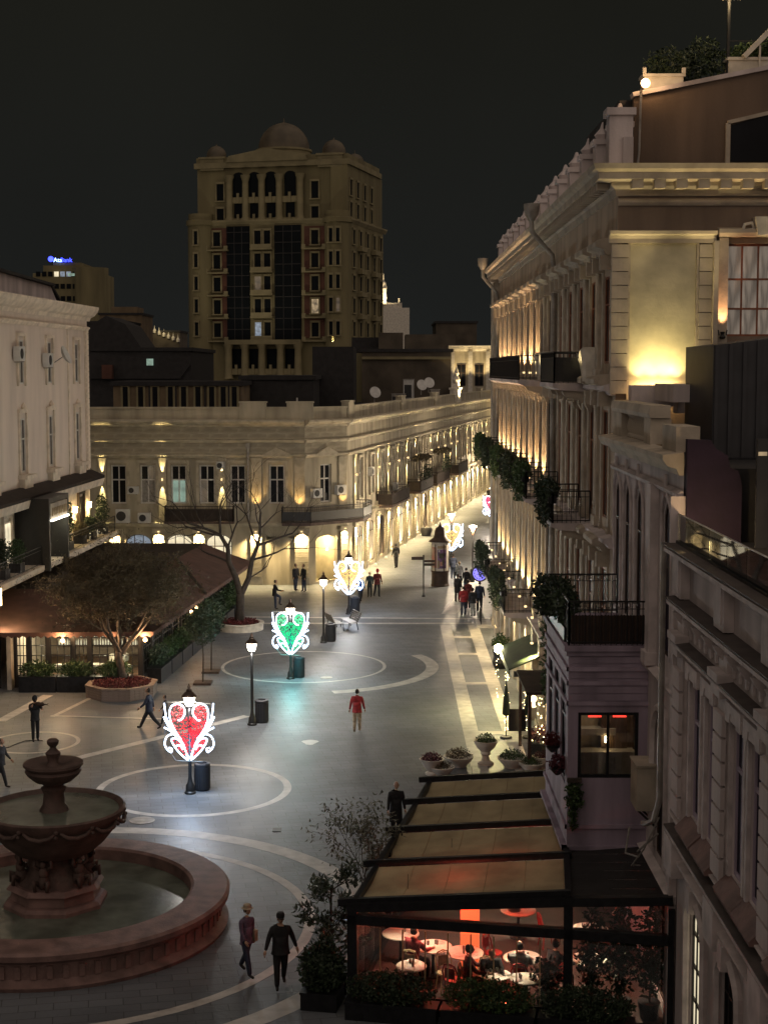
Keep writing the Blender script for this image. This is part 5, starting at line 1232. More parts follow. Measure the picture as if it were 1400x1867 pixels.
for k, (x, y, lab) in enumerate(((-12.4, 71.6, 'white clothed table by the right restaurant doors'), (-13.7, 71.8, 'white clothed table behind the planter shrubs of the restaurant'), (-15.2, 71.7, 'white clothed table behind the middle restaurant doors'), (-16.4, 71.9, 'white clothed table behind the left restaurant doors'), (-13.0, 74.5, 'white clothed table deeper inside the restaurant'))):
    t = thing('dining_table', lab, 'table', T(x, y, .1), 'dining tables in the restaurant'); add('table_top', MB().lathe([(.45, .7), (.46, .74), (.001, .745)], 18), MAT['table_white'], t); add('cloth', MB().lathe([(.47, .742), (.5, .45), (.49, .45), (.46, .73)], 18), MAT['table_white'], t); add('stem', MB().lathe([(.25, 0), (.05, .05), (.05, .7)], 10), MAT['black_iron'], t)
# lamps under the awning
for k, (x, y, lab) in enumerate(((-14.75, 69.75, 'small glowing bulb under the awning edge, left one'), (-11.0, 70.0, 'small glowing bulb at the awning corner'), (-12.5, 69.9, 'small glowing bulb under the awning, between the other two'))):
    t = thing('awning_lamp', lab, 'lamp', T(x, y, 2.35), 'bulbs under the awning'); add('bulb', MB().ball((0, 0, 0), .1 if k < 2 else .05), MAT['lamp_orange'], t, smooth=True); add('holder', MB().bar((0, 0, .08), (0, .1, .3), .03), MAT['black_iron'], t)
    point(t, (x, y - .25, 2.5), 130 if k < 2 else 30, (1, .58, .28), .06)
for k, (x, y, lab) in enumerate(((-9.95, 78.6, 'small glowing bulb under the side awning, nearer one'), (-9.85, 80.0, 'small glowing bulb under the side awning, farther one'))):
    t = thing('awning_lamp', lab, 'lamp', T(x, y, 2.3), 'bulbs under the awning'); add('bulb', MB().ball((0, 0, 0), .08), MAT['lamp_orange'], t, smooth=True); add('holder', MB().bar((0, 0, .08), (-.1, 0, .3), .03), MAT['black_iron'], t); point(t, (x + .2, y, 2.2), 40, (1, .6, .3), .06)
# planters in front and along the side
for k in range(3):
    x = -12.4 - k * 1.75
    leafy('front_planter', ['black planter box with loose shrubs, right of three before the restaurant', 'black planter box with loose shrubs, middle of three before the restaurant', 'black planter box with loose shrubs, left of three before the restaurant'][k], 'planter', T(x, 69.75, 0), [(700, .8, .3, .38, .2, .08, (0, 0, 1.0), 110+k)], 'leaf_green', None, MB().box(-.85, .85, -.3, .3, 0, .72), 'planters before the restaurant')
for k in range(9):
    p = Vector((-10.75, 72.6, 0)) + side_dir * (k * 2.35)
    labs = ['nearest black planter hedge along the side of the restaurant', 'second black planter hedge along the restaurant side', 'third black planter hedge along the restaurant side', 'fourth black planter hedge along the restaurant side', 'fifth black planter hedge along the restaurant side', 'sixth black planter hedge along the restaurant side', 'seventh black planter hedge along the restaurant side', 'eighth black planter hedge along the restaurant side', 'farthest black planter hedge along the restaurant side']
    leafy('side_planter', labs[k], 'planter', T(p.x, p.y, 0, radians(-5)), [(700, .42, 1.1, .5 if k < 3 else .75, .18, .09, (0, 0, 1.15 if k < 3 else 1.35), 120+k)], 'leaf_green' if k % 3 else 'leaf_dark', None, MB().box(-.35, .35, -1.1, 1.1, 0, .7), 'planters along the side of the restaurant')
# ================================================================ domed tower block behind
mat('tower_stone', (.172, .148, .076), .85, .3, .35, .2, 4, streak=True)
mat('tower_trim', (.222, .192, .108), .85, .25, .5)
mat('tower_red', (.09, .035, .022), .8, .3, .6)
mat('tower_glass', (.003, .005, .007), .6, .4, .2, spec=.12)
mat('dome_metal', (.10, .08, .05), .6, .35, .5)
tower = thing('domed_tower', 'tall dim stone tower block with domes and dark glass strips', 'building', T(-5.1, 230, 0))
FT = Fr(-5.1, 230.0, radians(165.7)); LTW = 24.6
FTS = Fr(0.2, 250.5, atan2(-20.5, -5.3)); LTS = hypot(20.5, 5.3)
def tz(y): return CAM_H + (672 - y) / FPX * 232
def ts(px): return (638 - px) / 293.0 * LTW
H1, H2 = tz(405), tz(308)
th = []
cols_mid = [(588, 562), (496, 459)]
add('front_wall', MB().box(0, LTW, -20, 0, 0, H1), MAT['tower_stone'], tower, FT.M())
add('upper_wall', MB().box(.45, LTW - .45, -19, -.9, H1, H2), MAT['tower_stone'], tower, FT.M())
add('mid_cornice', MB().mould([(0, 0), (.2, .3), (.35, .5), (.35, .75), (-.8, .9)], 0, LTW), MAT['tower_trim'], tower, FT.M(0, .01, H1 - .6))
add('mid_cornice', MB().mould([(0, 0), (.2, .3), (.35, .5), (.35, .75), (-.8, .9)], 0, LTS), MAT['tower_trim'], tower, FTS.M(0, .01, H1 - .6))
add('top_cornice', MB().box(.1, LTW - .1, -19.6, -.4, H2, H2 + .8), MAT['tower_trim'], tower, FT.M())
add('parapet', MB().box(.4, LTW - .4, -19.2, -.6, H2 + .8, H2 + 1.6), MAT['tower_stone'], tower, FT.M())
# pediment over the loggia
a, b = ts(560), ts(408)
add('pediment', MB().plate([(a, H2 + .8), (b, H2 + .8), (b - .4, H2 + 1.7), ((a+b)/2 + 3, H2 + 2.2), ((a+b)/2, H2 + 2.7), ((a+b)/2 - 3, H2 + 2.2), (a + .4, H2 + 1.7)], -1.4, -.2), MAT['tower_trim'], tower, FT.M())
def dome(px, yy, r, dy, name='dome'):
    z = H2 + 1.6 if name == 'dome' else H2 + 2.7
    p = [(r*1.0, 0), (r*1.0, .5)] + [(r * cos(pi/2*k/7), .5 + r * 1.02 * sin(pi/2*k/7)) for k in range(1, 7)] + [(.12, .5 + r*1.04), (.05, .5 + r*1.2)]
    add('dome', MB().lathe(p, 20), MAT['dome_metal'], tower, FT.M(ts(px), yy, z), smooth=50)
add('dome_drum', MB().lathe([(4.1, 0), (4.1, 1.9), (4.3, 2.0), (4.3, 2.3)], 24), MAT['tower_trim'], tower, FT.M(ts(495), -6, H2 + .8), smooth=35)
dome(495, -6, 3.9, 0, 'big'); dome(380, -2.6, 1.5, 0); dome(601, -2.6, 1.75, 0); 
add('dome', MB().lathe([(1.5, 0), (1.5, .4)] + [(1.5*cos(pi/2*k/6), .4 + 1.5*sin(pi/2*k/6)) for k in range(1, 6)] + [(.06, 1.95), (.03, 2.4)], 16), MAT['dome_metal'], tower, FTS.M(LTS*.42, -2.6, H2 + 1.2), smooth=50)
for px in (380, 601): add('turret', MB().box(-1.9, 1.9, -1.9, 1.9, 0, 1.7).box(-2.1, 2.1, -2.1, 2.1, 1.7, 2.0), MAT['tower_trim'], tower, FT.M(ts(px), -2.4, H2 - .3))
# loggia at the top
zl0, zl1 = tz(404), tz(322)
for px in (413, 443.5, 474, 507, 546): add('column', lambda: MB().lathe([(.75, 0), (.6, .4), (.52, .6), (.48, zl1 - zl0 - .9), (.7, zl1 - zl0 - .3), (.75, zl1 - zl0)], 12), MAT['tower_trim'], tower, FT.M(ts(px), -.45, zl0), key='tcol', smooth=40)
for k, px in enumerate((429, 459, 490, 526)):
    w = add('loggia_opening', lambda: MB().plate([(-.9, 0), (.9, 0), (.9, 3.2)] + [(.9*cos(pi*i/6), 3.2 + .6*sin(pi*i/6)) for i in range(1, 6)] + [(-.9, 3.2)], 0, .06), MAT['tower_glass'], tower, FT.M(ts(px), -.895, tz(362)), key='tlog')
    add('balcony_wall', lambda: MB().box(-1.15, 1.15, 0, .35, 0, .9).box(-.2, .2, .35, .5, 0, 1.5), MAT['tower_trim'], tower, FT.M(ts(px), -.89, tz(372)), key='tbw')
    add('window', lambda: MB().box(-.7, .7, 0, .06, 0, 2.4), MAT['tower_glass'], tower, FT.M(ts(px), -.895, tz(401)), key='tlw')
    add('balcony_wall', None, MAT['tower_trim'], tower, FT.M(ts(px), -.89, tz(410)), key='tbw')
def twin(fr, s, d, z, w, h, m='tower_glass', arch=False, trim=True, lit=None):
    f = add('window', lambda: MB().box(-w/2 - .22, -w/2, 0, .16, -.1, h + .15).box(w/2, w/2 + .22, 0, .16, -.1, h + .15).box(-w/2 - .22, w/2 + .22, 0, .2, h + .0, h + .3).box(-w/2 - .3, w/2 + .3, 0, .26, -.3, -.1), MAT['tower_trim'], tower, fr.M(s, d, z), key=('tw', w, h))
    add('pane', lambda: MB().box(-w/2, w/2, .0, .05, -.1, h), MAT[lit or m], f, fr.M(s, d + .005, z), key=('twp', w, h))
for px in (394, 572):
    twin(FT, ts(px), -.9, tz(365), 1.1, 2.4); twin(FT, ts(px), -.9, tz(400), 1.1, 1.6)
# dark glass strips
for x0, x1 in ((410, 453), (500, 549)):
    s0, s1 = ts(x1), ts(x0); g = add('glass_strip', MB().box(s0, s1, 0, .25, tz(622), tz(414)), MAT['tower_glass'], tower, FT.M(0, .01, 0))
    for k in range(11): add('glass_joint', lambda: MB().box(0, s1 - s0, 0, .06, -.06, .06), MAT['roof_dark'], g, FT.M(s0, .255, tz(620 - k * 19.5)), key=('gj', round(s1 - s0, 2)))
    for q in (.33, .66): add('glass_joint', lambda: MB().box(-.05, .05, 0, .06, tz(621), tz(415)), MAT['roof_dark'], g, FT.M(s0 + (s1 - s0)*q, .25, 0), key='gjv')
rows = [448, 489, 530, 571, 613]
for j, y in enumerate(rows):
    z = tz(y)
    # centre stack: paired openings with slab
    for px in (468, 486): twin(FT, ts(px), .002, z, 1.0, 2.1, lit='room_blue' if (j == 4 and px == 468) else ('room_dim' if (j == 2 and px == 468) else None))
    add('balcony', lambda: MB().box(-1.75, 1.75, 0, .9, 0, .25).box(-1.7, 1.7, .8, .88, .25, .8), MAT['tower_trim'], tower, FT.M(ts(477), .002, z - .75), key='tbal1')
    # red side bays
    for px in (391, 575):
        add('red_panel', lambda: MB().box(-1.7, 1.7, 0, .05, -.3, 2.6), MAT['tower_red'], tower, FT.M(ts(px), .002, z), key='tred')
        twin(FT, ts(px), .06, z, 1.1, 2.0, lit='room_warm' if (j == 3 and px == 575) else None)
        add('balcony', lambda: MB().box(-1.9, 1.9, 0, .8, 0, .2).box(-1.9, -1.3, .6, .8, .2, .75).box(1.3, 1.9, .6, .8, .2, .75), MAT['tower_trim'], tower, FT.M(ts(px), .06, z - .85), key='tbal2')
    for px in (609, 622, 357): twin(FT, ts(px), 1.44, z + .2, .55, 1.9, lit='room_dim' if (j == 3 and px == 622) else None)
    for s in (LTS - 2.2, LTS - 6, LTS - 10, LTS - 14, LTS - 18):
        twin(FTS, s, .002, z + .1, 1.2, 2.0)
        if s in (LTS - 6, LTS - 14): add('balcony', lambda: MB().box(-1.6, 1.6, 0, .8, 0, .7), MAT['tower_trim'], tower, FTS.M(s, .002, z - .9), key='tbal3')
for s in (LTS - 2.2, LTS - 6, LTS - 10, LTS - 14): twin(FTS, s, -.44, tz(398), 1.2, 2.0); twin(FTS, s, -.44, tz(360), 1.2, 2.2)
add('side_upper_wall', MB().box(.4, LTS - .5, -3, -.45, H1, H2), MAT['tower_stone'], tower, FTS.M())
for px in (358, 615): add('corner_bay', MB().lathe([(2.0, 4), (2.0, H1 - .6), (2.25, H1 - .5), (2.25, H1 + .2), (1.9, H1 + .3), (1.9, H1 + 1.2), (.001, H1 + 1.25)], 20), MAT['tower_stone'], tower, FT.M(ts(px), -.55, 0), smooth=35)
# lower portico
zp0, zp1 = tz(690), tz(628)
add('portico_beam', MB().box(ts(553), ts(410), 0, 1.6, zp1, zp1 + .7), MAT['tower_trim'], tower, FT.M(0, .01, 0))
for px in (415, 446, 478, 513, 546): add('portico_column', lambda: MB().lathe([(.75, 0), (.6, .3), (.5, zp1 - zp0 - .8), (.8, zp1 - zp0)], 12), MAT['tower_trim'], tower, FT.M(ts(px), 1.0, zp0), key='tpc', smooth=40)
for px in (430, 462, 495, 530): add('portico_opening', lambda: MB().box(-.95, .95, 0, .05, 0, 3.6), MAT['tower_glass'], tower, FT.M(ts(px), .004, zp0 + .9), key='tpo'); add('balcony_wall', None, MAT['tower_trim'], tower, FT.M(ts(px), .7, zp0 + .6), key='tbw')
spot(tower, FT.P(ts(612), 1.4, tz(625)), tuple(FT.n * -.05 + Vector((0, 0, 1))), 2200, (1, .80, .42), 26, .7, .1)
spot(tower, FT.P(ts(470), 14, tz(700)), tuple(FT.n * -.4 + Vector((0, 0, 1))), 2600, (1, .86, .62), 90, .8, .3)
# ================================================================ other background roofs
def block(name, lab, x0, x1, y, top, depth, m, z0=0, cornice=True, cat='building'):
    t = thing(name, lab, cat, T((x0+x1)/2, y, 0)); add('wall', MB().box(x0, x1, y, y + depth, z0, top), MAT[m], t, I4)
    if cornice: add('roof_edge', MB().box(x0 - .2, x1 + .2, y - .2, y + depth + .2, top, top + .35), MAT['roof_dark'], t, I4)
    return t
def bx(px, Y): return (px - 700) / FPX * Y
def bzv(py, Y): return CAM_H + (672 - py) / FPX * Y
mat('block_stone', (.17, .125, .075), .85, .3, .6, .2, 5); mat('block_brown', (.085, .07, .052), .9, .35, .5, .3, 4)
t = block('low_block', 'dim stone attic block with nine slit windows on the corner roof', bx(208, 120), bx(440, 120), 120, bzv(703, 120), 8, 'block_stone', 8)
for k, px in enumerate((230, 258, 284, 312, 336, 362, 387, 408, 428)):
    f = add('window', lambda: MB().box(-.36, -.2, 0, .1, 0, 1.7).box(.2, .36, 0, .1, 0, 1.7).box(-.36, .36, 0, .12, 1.7, 1.86).box(-.36, .36, 0, .12, -.16, 0), MAT['tower_trim'], t, T(bx(px, 120), 119.995, 11.7, pi), key='lbw')
    add('pane', lambda: MB().box(-.2, .2, .0, .04, 0, 1.7), MAT['dark_glass'], f, T(bx(px, 120), 119.995, 11.7, pi), key='lbp')
for px in (274, 322, 375, 418): add('rain_pipe', lambda: MB().box(-.06, .06, -.12, 0, 10.5, bzv(703, 120)), MAT['roof_dark'], t, T(bx(px, 120), 119.99, 0), key='lbpipe')
t = block('dark_house', 'dark unlit house with one pale lit window behind the corner roof', bx(150, 150), bx(350, 150), 150, bzv(640, 150), 20, 'roof_dark')
add('sloped_roof', MB().plate([(bx(150, 150), bzv(640, 150)), (bx(350, 150), bzv(664, 150)), (bx(330, 150), bzv(690, 150)), (bx(150, 150), bzv(690, 150))], -.1, 6), MAT['roof_dark'], t, T(0, 149.8, 0))
add('gable', MB().plate([(bx(150, 150), bzv(645, 150)), (bx(262, 150), bzv(645, 150)), (bx(225, 150), bzv(590, 150)), (bx(190, 150), bzv(575, 150)), (bx(150, 150), bzv(600, 150))], 2, 12), MAT['roof_dark'], t, T(0, 150, 0))
add('lit_window', MB().box(bx(271, 150), bx(283, 150), -.25, -.15, bzv(666, 150), bzv(654, 150)), MAT['room_green'], t, T(0, 149.6, 0))
add('chimney', MB().box(bx(192, 150), bx(210, 150), -.5, .5, bzv(690, 150), bzv(665, 150)), MAT['tower_red'], t, T(0, 149.2, 0))
t = block('dark_wing', 'low dark roof ridge between the slit-window block and the tower', bx(440, 128), bx(572, 128), 128, bzv(692, 128), 12, 'roof_dark', 8)
for k, (px, h) in enumerate(((476, .7), (509, .7), (542, 1.4))): add('vent_post', MB().box(-.05, .05, -.05, .05, 0, h), MAT['white_frame'], t, T(bx(px, 112), 112, 11.3))
t = block('dark_slab', 'black slab-like gable right of the tower foot', bx(570, 140), bx(645, 140), 140, bzv(632, 140), 14, 'roof_dark', 0, False)
t = block('brown_block', 'dim brown block with roof huts behind the lit arcade', bx(660, 160), bx(822, 160), 160, bzv(642, 160), 20, 'block_brown')
add('hut', MB().box(bx(690, 160), bx(735, 160), 2, 6, bzv(642, 160), bzv(606, 160)), MAT['block_brown'], t, T(0, 160, 0)); add('hut', MB().box(bx(640, 160), bx(700, 160), 4, 9, bzv(642, 160), bzv(614, 160)), MAT['roof_dark'], t, T(0, 160, 0))
add('roof_line', MB().box(bx(660, 160), bx(822, 160), -.3, 0, bzv(655, 160), bzv(650, 160)), MAT['tower_trim'], t, T(0, 160, 0))
t = block('stepped_block', 'dim block with lower wing stepping down beside the far lit house', bx(815, 200), bx(905, 200), 244, bzv(585, 230), 18, 'block_brown')
add('wing', MB().box(bx(745, 200), bx(850, 200), 0, 10, 8, bzv(600, 200)), MAT['block_brown'], t, T(0, 232, 0))
# floodlit chapel on the skyline
t = thing('lit_chapel', 'small floodlit pale tower on the skyline beside the domed tower', 'building', T(bx(707, 330), 330, 0))
add('base', MB().box(-3, 4.6, 0, 6, 10, bzv(562, 330)).box(-2.4, 3, .5, 5, bzv(562, 330), bzv(553, 330)), MAT['white_stone'], t)
add('spire', MB().box(-1.9, -.3, 0, 2, bzv(556, 330), bzv(527, 330)).lathe([(.9, 0), (.7, 1.2), (.35, 1.6), (.3, 3.0), (.02, 3.4)], 8, (-1.1, 1, bzv(527, 330))).box(2.2, 2.5, 0, .4, bzv(556, 330), bzv(545, 330)), MAT['white_stone'], t)
for k in range(3): spot(t, (bx(700 + 8*k, 330), 327.5, bzv(566, 330)), (0, .45, 1), 1500, (1, .76, .42), 90, .8, .2)
# bank tower with blue sign
bank = thing('bank_tower', 'distant stepped tower with a glowing blue bank sign', 'building', T(bx(130, 350), 350, 0))
x0, x1 = bx(84, 350), bx(167, 350)
add('body', MB().box(bx(66, 350), bx(190, 350), 0, 16, 0, bzv(500, 350)).box(x0, x1, .6, 15, bzv(500, 350), bzv(486, 350)).box(bx(100, 350), bx(150, 350), 2, 12, bzv(486, 350), bzv(480, 350)), MAT['tower_stone'], bank, T(0, 350, 0))
add('round_bay', MB().lathe([(4, 0), (4, bzv(490, 350))], 16, (bx(168, 350), 352, 0)), MAT['tower_stone'], bank, I4)
for j in range(4):
    for k in range(8): 
        lit = {(0, 3): 'room_cream', (0, 4): 'room_blue', (0, 5): 'room_blue', (2, 7): 'room_warm'}.get((j, k), 'tower_glass')
        add('window', lambda: MB().box(-.5, .5, -.08, 0, 0, 1.1), MAT[lit], bank, T(bx(76 + k * 11, 350), 349.95 if True else 0, bzv(506 + j * 22, 350)), key='bkw')
add('lit_band', MB().box(bx(130, 350), bx(144, 350), -.12, 0, bzv(505, 350), bzv(500, 350)), MAT['room_green'], bank, T(0, 349.95, 0))
emit('sign_blue', (.03, .05, 1), 4); emit('sign_pale', (.25, .4, 1), 5)
def lettering(text, size, M, m, parent, name='lettering', ext=.05):
    cu = bpy.data.curves.new('lettering', 'FONT'); cu.body = text; cu.size = size; cu.extrude = ext
    o = bpy.data.objects.new('tmp', cu); COL.objects.link(o); dg = bpy.context.evaluated_depsgraph_get(); me = bpy.data.meshes.new_from_object(o.evaluated_get(dg))
    bpy.data.objects.remove(o); me.materials.append(MAT[m])
    ob = bpy.data.objects.new(name, me); return link(ob, parent, M)
RX = Matrix.Rotation(pi/2, 4, 'X')
lettering('Ata', 1.35, T(bx(101.5, 350), 351.5, bzv(480, 350) + .1) @ RX, 'sign_pale', bank)
lettering('Bank', 1.35, T(bx(114, 350), 351.5, bzv(480, 350) + .1) @ RX, 'sign_blue', bank)
add('sign_emblem', MB().lathe([(.62, 0), (.62, .15), (.001, .15)], 16), MAT['sign_blue'], bank, T(bx(97, 350), 351.4, bzv(480, 350) + .75) @ RX)
for k, (a, b, y, top, lab) in enumerate(((185, 262, 260, 575, 'dim far block with a flat brown roof below the bank tower'), (235, 330, 300, 606, 'far roof with a row of tiny floodlit finials'), (160, 235, 230, 590, 'dark far roof beside the bank tower'))):
    t = block('far_block', lab, bx(a, y), bx(b, y), y, bzv(top, y), 12, ('block_stone', 'block_brown', 'roof_dark')[k])
    if k == 1:
        for j in range(7): add('finial', lambda: MB().lathe([(.3, 0), (.35, .5), (.1, .9), (.02, 1.5)], 6), MAT['white_stone'], t, T(bx(276 + j * 8.5, y), y - .1, bzv(top, y) + .2 - .35 * j), key='fin')
        point(t, (bx(300, y), y - 3, bzv(top, y) + 1), 200, (1, .8, .4), .3)
    if k == 0: add('penthouse', MB().box(bx(205, y), bx(252, y), 1, 8, bzv(575, y), bzv(560, y)), MAT['block_stone'], t, T(0, y, 0))
for x0, x1, h, lab in ((-140, -62, 15, 'dark far house at the left of the quarter'), (-60, 20, 19, 'dark far house behind the domed tower'), (24, 160, 17, 'dark far house beyond the lit street end')):
    block('far_house', lab, x0, x1, 420, h, 20, 'roof_dark')
# ================================================================ fountain
fo = thing('fountain', 'tiered stone fountain with wide round basin and two bowls', 'fountain', T(FX, FY, 0))
basin = add('basin', MB().lathe([(4.54, 0), (4.58, .1), (4.43, .16), (4.36, .24), (4.36, .62), (4.48, .68), (4.6, .76), (4.62, .9), (4.54, .96), (3.66, .98), (3.58, .92), (3.56, .1), (.001, .1)], 96), MAT['fountain_stone'], fo, smooth=35)
for k in range(72):
    a = 2*pi*k/72; add('basin_baluster', lambda: MB().box(-.07, .07, 0, .05, 0, .32), MAT['fountain_stone'], basin, T(FX + 4.35*cos(a), FY + 4.35*sin(a), .25, a - pi/2), key='fbal')
mat('fountain_water', (.15, .17, .14), .22, .4, 1.2, .25, 5, spec=.5)
add('water', MB().lathe([(3.57, .62), (.001, .622)], 64), MAT['fountain_water'], fo)
def octo(r, z0, z1, r2=None): return MB().lathe([(r, z0), (r2 or r, z1)], 8, a0=pi/8, a1=2*pi + pi/8)
ped = add('pedestal', MB().lathe([(1.38, .1), (1.38, .72), (1.3, .8), (1.22, .82)], 8, a0=pi/8, a1=2*pi + pi/8), MAT['fountain_stone'], fo)
add('pedestal_step', octo(1.2, .83, 1.12, 1.16), MAT['fountain_stone'], ped, T(FX, FY, 0)); add('pedestal_cap', octo(1.3, 1.13, 1.26, 1.2), MAT['fountain_stone'], ped, T(FX, FY, 0))
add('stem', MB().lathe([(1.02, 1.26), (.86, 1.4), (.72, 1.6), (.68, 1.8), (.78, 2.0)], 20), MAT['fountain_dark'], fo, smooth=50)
# crouching figures round the stem (kept as plain carved masses with head, arms and knees)
def carved():
    mb = MB(); mb.ball((0, 0, .25), (.2, .24, .26), 10, 7); mb.ball((0, .02, .56), (.17, .16, .22), 10, 7); mb.ball((0, .06, .84), .11, 8, 6)
    for s in (-1, 1):
        mb.tube([(.14*s, .02, .68), (.3*s, .1, .8), (.26*s, .06, 1.05)], [.07, .06, .05], 7); mb.tube([(.12*s, .1, .2), (.24*s, .3, .34), (.2*s, .3, .02)], [.1, .08, .06], 7)
    return mb
for k in range(6):
    a = 2*pi*k/6 + .4; add('carved_figure', carved, MAT['fountain_dark'], fo, T(FX + .9*cos(a), FY + .9*sin(a), 1.26, a - pi/2, .8), key='carv', smooth=True)
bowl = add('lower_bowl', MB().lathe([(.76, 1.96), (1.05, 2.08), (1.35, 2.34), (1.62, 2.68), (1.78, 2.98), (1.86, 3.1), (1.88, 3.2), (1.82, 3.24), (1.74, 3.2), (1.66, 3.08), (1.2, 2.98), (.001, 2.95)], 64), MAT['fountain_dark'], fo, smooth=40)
for k in range(12):
    a = 2*pi*k/12; add('swag', lambda: MB().tube([(-.42, 0, .0), (-.25, .05, -.13), (0, .07, -.18), (.25, .05, -.13), (.42, 0, 0)], [.04, .06, .07, .06, .04], 6).ball((-.42, .0, .02), .075, 7, 5).ball((-.42, .05, -.1), .055, 6, 4), MAT['fountain_dark'], bowl, T(FX + 1.77*cos(a), FY + 1.77*sin(a), 3.02, a - pi/2), key='swag', smooth=True)
add('bowl_water', MB().lathe([(1.7, 3.13), (.001, 3.135)], 40), MAT['fountain_water'], bowl, T(FX, FY, 0))
add('upper_stem', MB().lathe([(.5, 2.95), (.42, 3.08), (.30, 3.3), (.27, 3.6), (.34, 3.74), (.25, 3.8), (.32, 3.9)], 18), MAT['fountain_dark'], fo, smooth=50)
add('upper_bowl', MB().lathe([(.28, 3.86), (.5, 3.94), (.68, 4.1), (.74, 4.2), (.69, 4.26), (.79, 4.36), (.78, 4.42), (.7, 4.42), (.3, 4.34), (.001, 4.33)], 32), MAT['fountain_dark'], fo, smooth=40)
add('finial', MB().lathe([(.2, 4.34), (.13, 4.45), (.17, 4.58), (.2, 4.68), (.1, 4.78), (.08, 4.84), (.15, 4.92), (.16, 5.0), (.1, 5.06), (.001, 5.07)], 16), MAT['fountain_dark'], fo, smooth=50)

# ================================================================ street lamps, hearts, bins
def post_mesh():
    mb = MB(); mb.lathe([(.2, 0), (.2, .06), (.16, .1), (.15, .3), (.1, .38), (.075, .5), (.06, .6), (.055, 2.9), (.075, 2.95), (.05, 3.0), (.05, 3.1)], 12); return mb
def lamp_post(x, y, lab, watt=150, s=1.0):
    M = T(x, y, 0, 0, s); t = thing('street_lamp', lab, 'street lamp', M, 'lantern posts on the square')
    add('post', post_mesh, MAT['black_iron'], t, M, key='lp', smooth=40)
    add('lantern', lambda: MB().lathe([(.11, 3.12), (.16, 3.2), (.2, 3.4), (.2, 3.44), (.001, 3.45)], 6), MAT['lamp_white'], t, M, key='ll')
    add('cap', lambda: MB().lathe([(.27, 3.45), (.26, 3.48), (.17, 3.58), (.1, 3.63), (.1, 3.68), (.045, 3.73), (.06, 3.78), (.015, 3.9)], 12), MAT['dark_wood'], t, M, key='lc', smooth=40)
    add('cradle', lambda: MB().lathe([(.05, 3.05), (.13, 3.1), (.13, 3.125), (.05, 3.12)], 10), MAT['black_iron'], t, M, key='lcr')
    point(t, (x, y - .34, 3.25*s), watt * .55, (.98, .93, .86), .12); point(t, (x + .1, y + .34, 3.25*s), watt * .45, (.98, .93, .86), .12)
    return t
def plan_lamp(x, y, lab, watt=150):
    M = T(x, y, 0); t = thing('street_lamp', lab, 'street lamp', M, 'lantern posts on the street')
    add('post', lambda: MB().lathe([(.16, 0), (.15, .9), (.12, .95), (.05, 1.0), (.045, 3.3)], 10), MAT['black_iron'], t, M, key='pl')
    add('lantern', lambda: MB().lathe([(.06, 3.32), (.28, 3.85), (.26, 3.95), (.001, 4.02)], 8), MAT['lamp_white'], t, M, key='pll')
    add('cradle', lambda: MB().lathe([(.05, 3.25), (.09, 3.33), (.30, 3.86), (.29, 3.87), (.06, 3.35)], 8), MAT['dark_wood'], t, M, key='plc')
    point(t, (x, y - .4, 3.8), watt*.6, (1, .80, .55), .12); point(t, (x, y + .4, 3.8), watt*.4, (1, .80, .55), .12)
def trash(x, y, lab):
    M = T(x, y, 0); t = thing('litter_bin', lab, 'bin', M, 'round litter bins beside the lamps')
    add('drum', lambda: MB().lathe([(.26, 0), (.27, .03), (.27, .84), (.29, .87), (.29, .94), (.25, .97), (.17, .97), (.17, .6), (.001, .6)], 20), MAT['corrugated'], t, M, key='bin', smooth=40)
    for k in range(20):
        a = 2*pi*k/20; add('slat', lambda: MB().box(-.03, .03, -.01, .012, .06, .82), MAT['corrugated'], t, M @ T(.275*cos(a), .275*sin(a), 0, a - pi/2), key='bslat')
LMP = [(-6.77, 52.63), (-5.49, 63.02), (-4.46, 72.58), (-3.27, 82.34), (-2.12, 92.06)]
LL_ = ['lamp post behind the red heart ornament', 'plain lamp post between the red and the green heart', 'lamp post behind the green heart ornament', 'plain lamp post between the green and the golden heart beside the bench', 'lamp post behind the golden heart beside the bench']
for (x, y), l in zip(LMP, LL_): lamp_post(x, y, l, 470)
BL_ = ['litter bin at the foot of the red heart lamp', 'litter bin beside the plain lamp after the red heart', 'litter bin at the foot of the green heart lamp', 'litter bin beside the plain lamp near the bench', 'litter bin at the foot of the golden heart lamp']
for (x, y), l in zip(LMP, BL_): trash(x + .36, y + .5, l)
# heart outline strokes in metres (x from the pole, z), one half
def hz_(X, Y): return ((495 - X) / 404.0, (1270 - Y) / 404.0 + 1.2)
STROKES = [[(470, 1260), (440, 1110), (375, 965), (295, 835), (238, 705), (222, 590), (250, 495), (330, 458), (408, 490), (440, 570), (420, 640), (372, 688), (335, 690)],
           [(300, 870), (205, 725), (168, 600), (150, 450)], [(310, 905), (215, 790), (140, 640)], [(325, 935), (235, 845), (145, 795)],
           [(380, 950), (320, 900), (255, 890), (190, 920), (152, 1000), (165, 1080), (235, 1148), (250, 1100), (205, 1085)],
           [(480, 1262), (420, 1220), (310, 1100), (245, 975), (300, 950), (370, 1000), (440, 1120), (482, 1240)], [(300, 1062), (360, 1050), (405, 1110)]]
def smooth_curve(p, n=4):
    out = []
    for i in range(len(p) - 1):
        p0, p1, p2, p3 = p[max(i-1, 0)], p[i], p[i+1], p[min(i+2, len(p)-1)]
        for k in range(n):
            t = k/n; out.append(tuple(.5*((2*p1[j]) + (-p0[j]+p2[j])*t + (2*p0[j]-5*p1[j]+4*p2[j]-p3[j])*t*t + (-p0[j]+3*p1[j]-3*p2[j]+p3[j])*t**3) for j in (0, 1)))
    out.append(p[-1]); return out
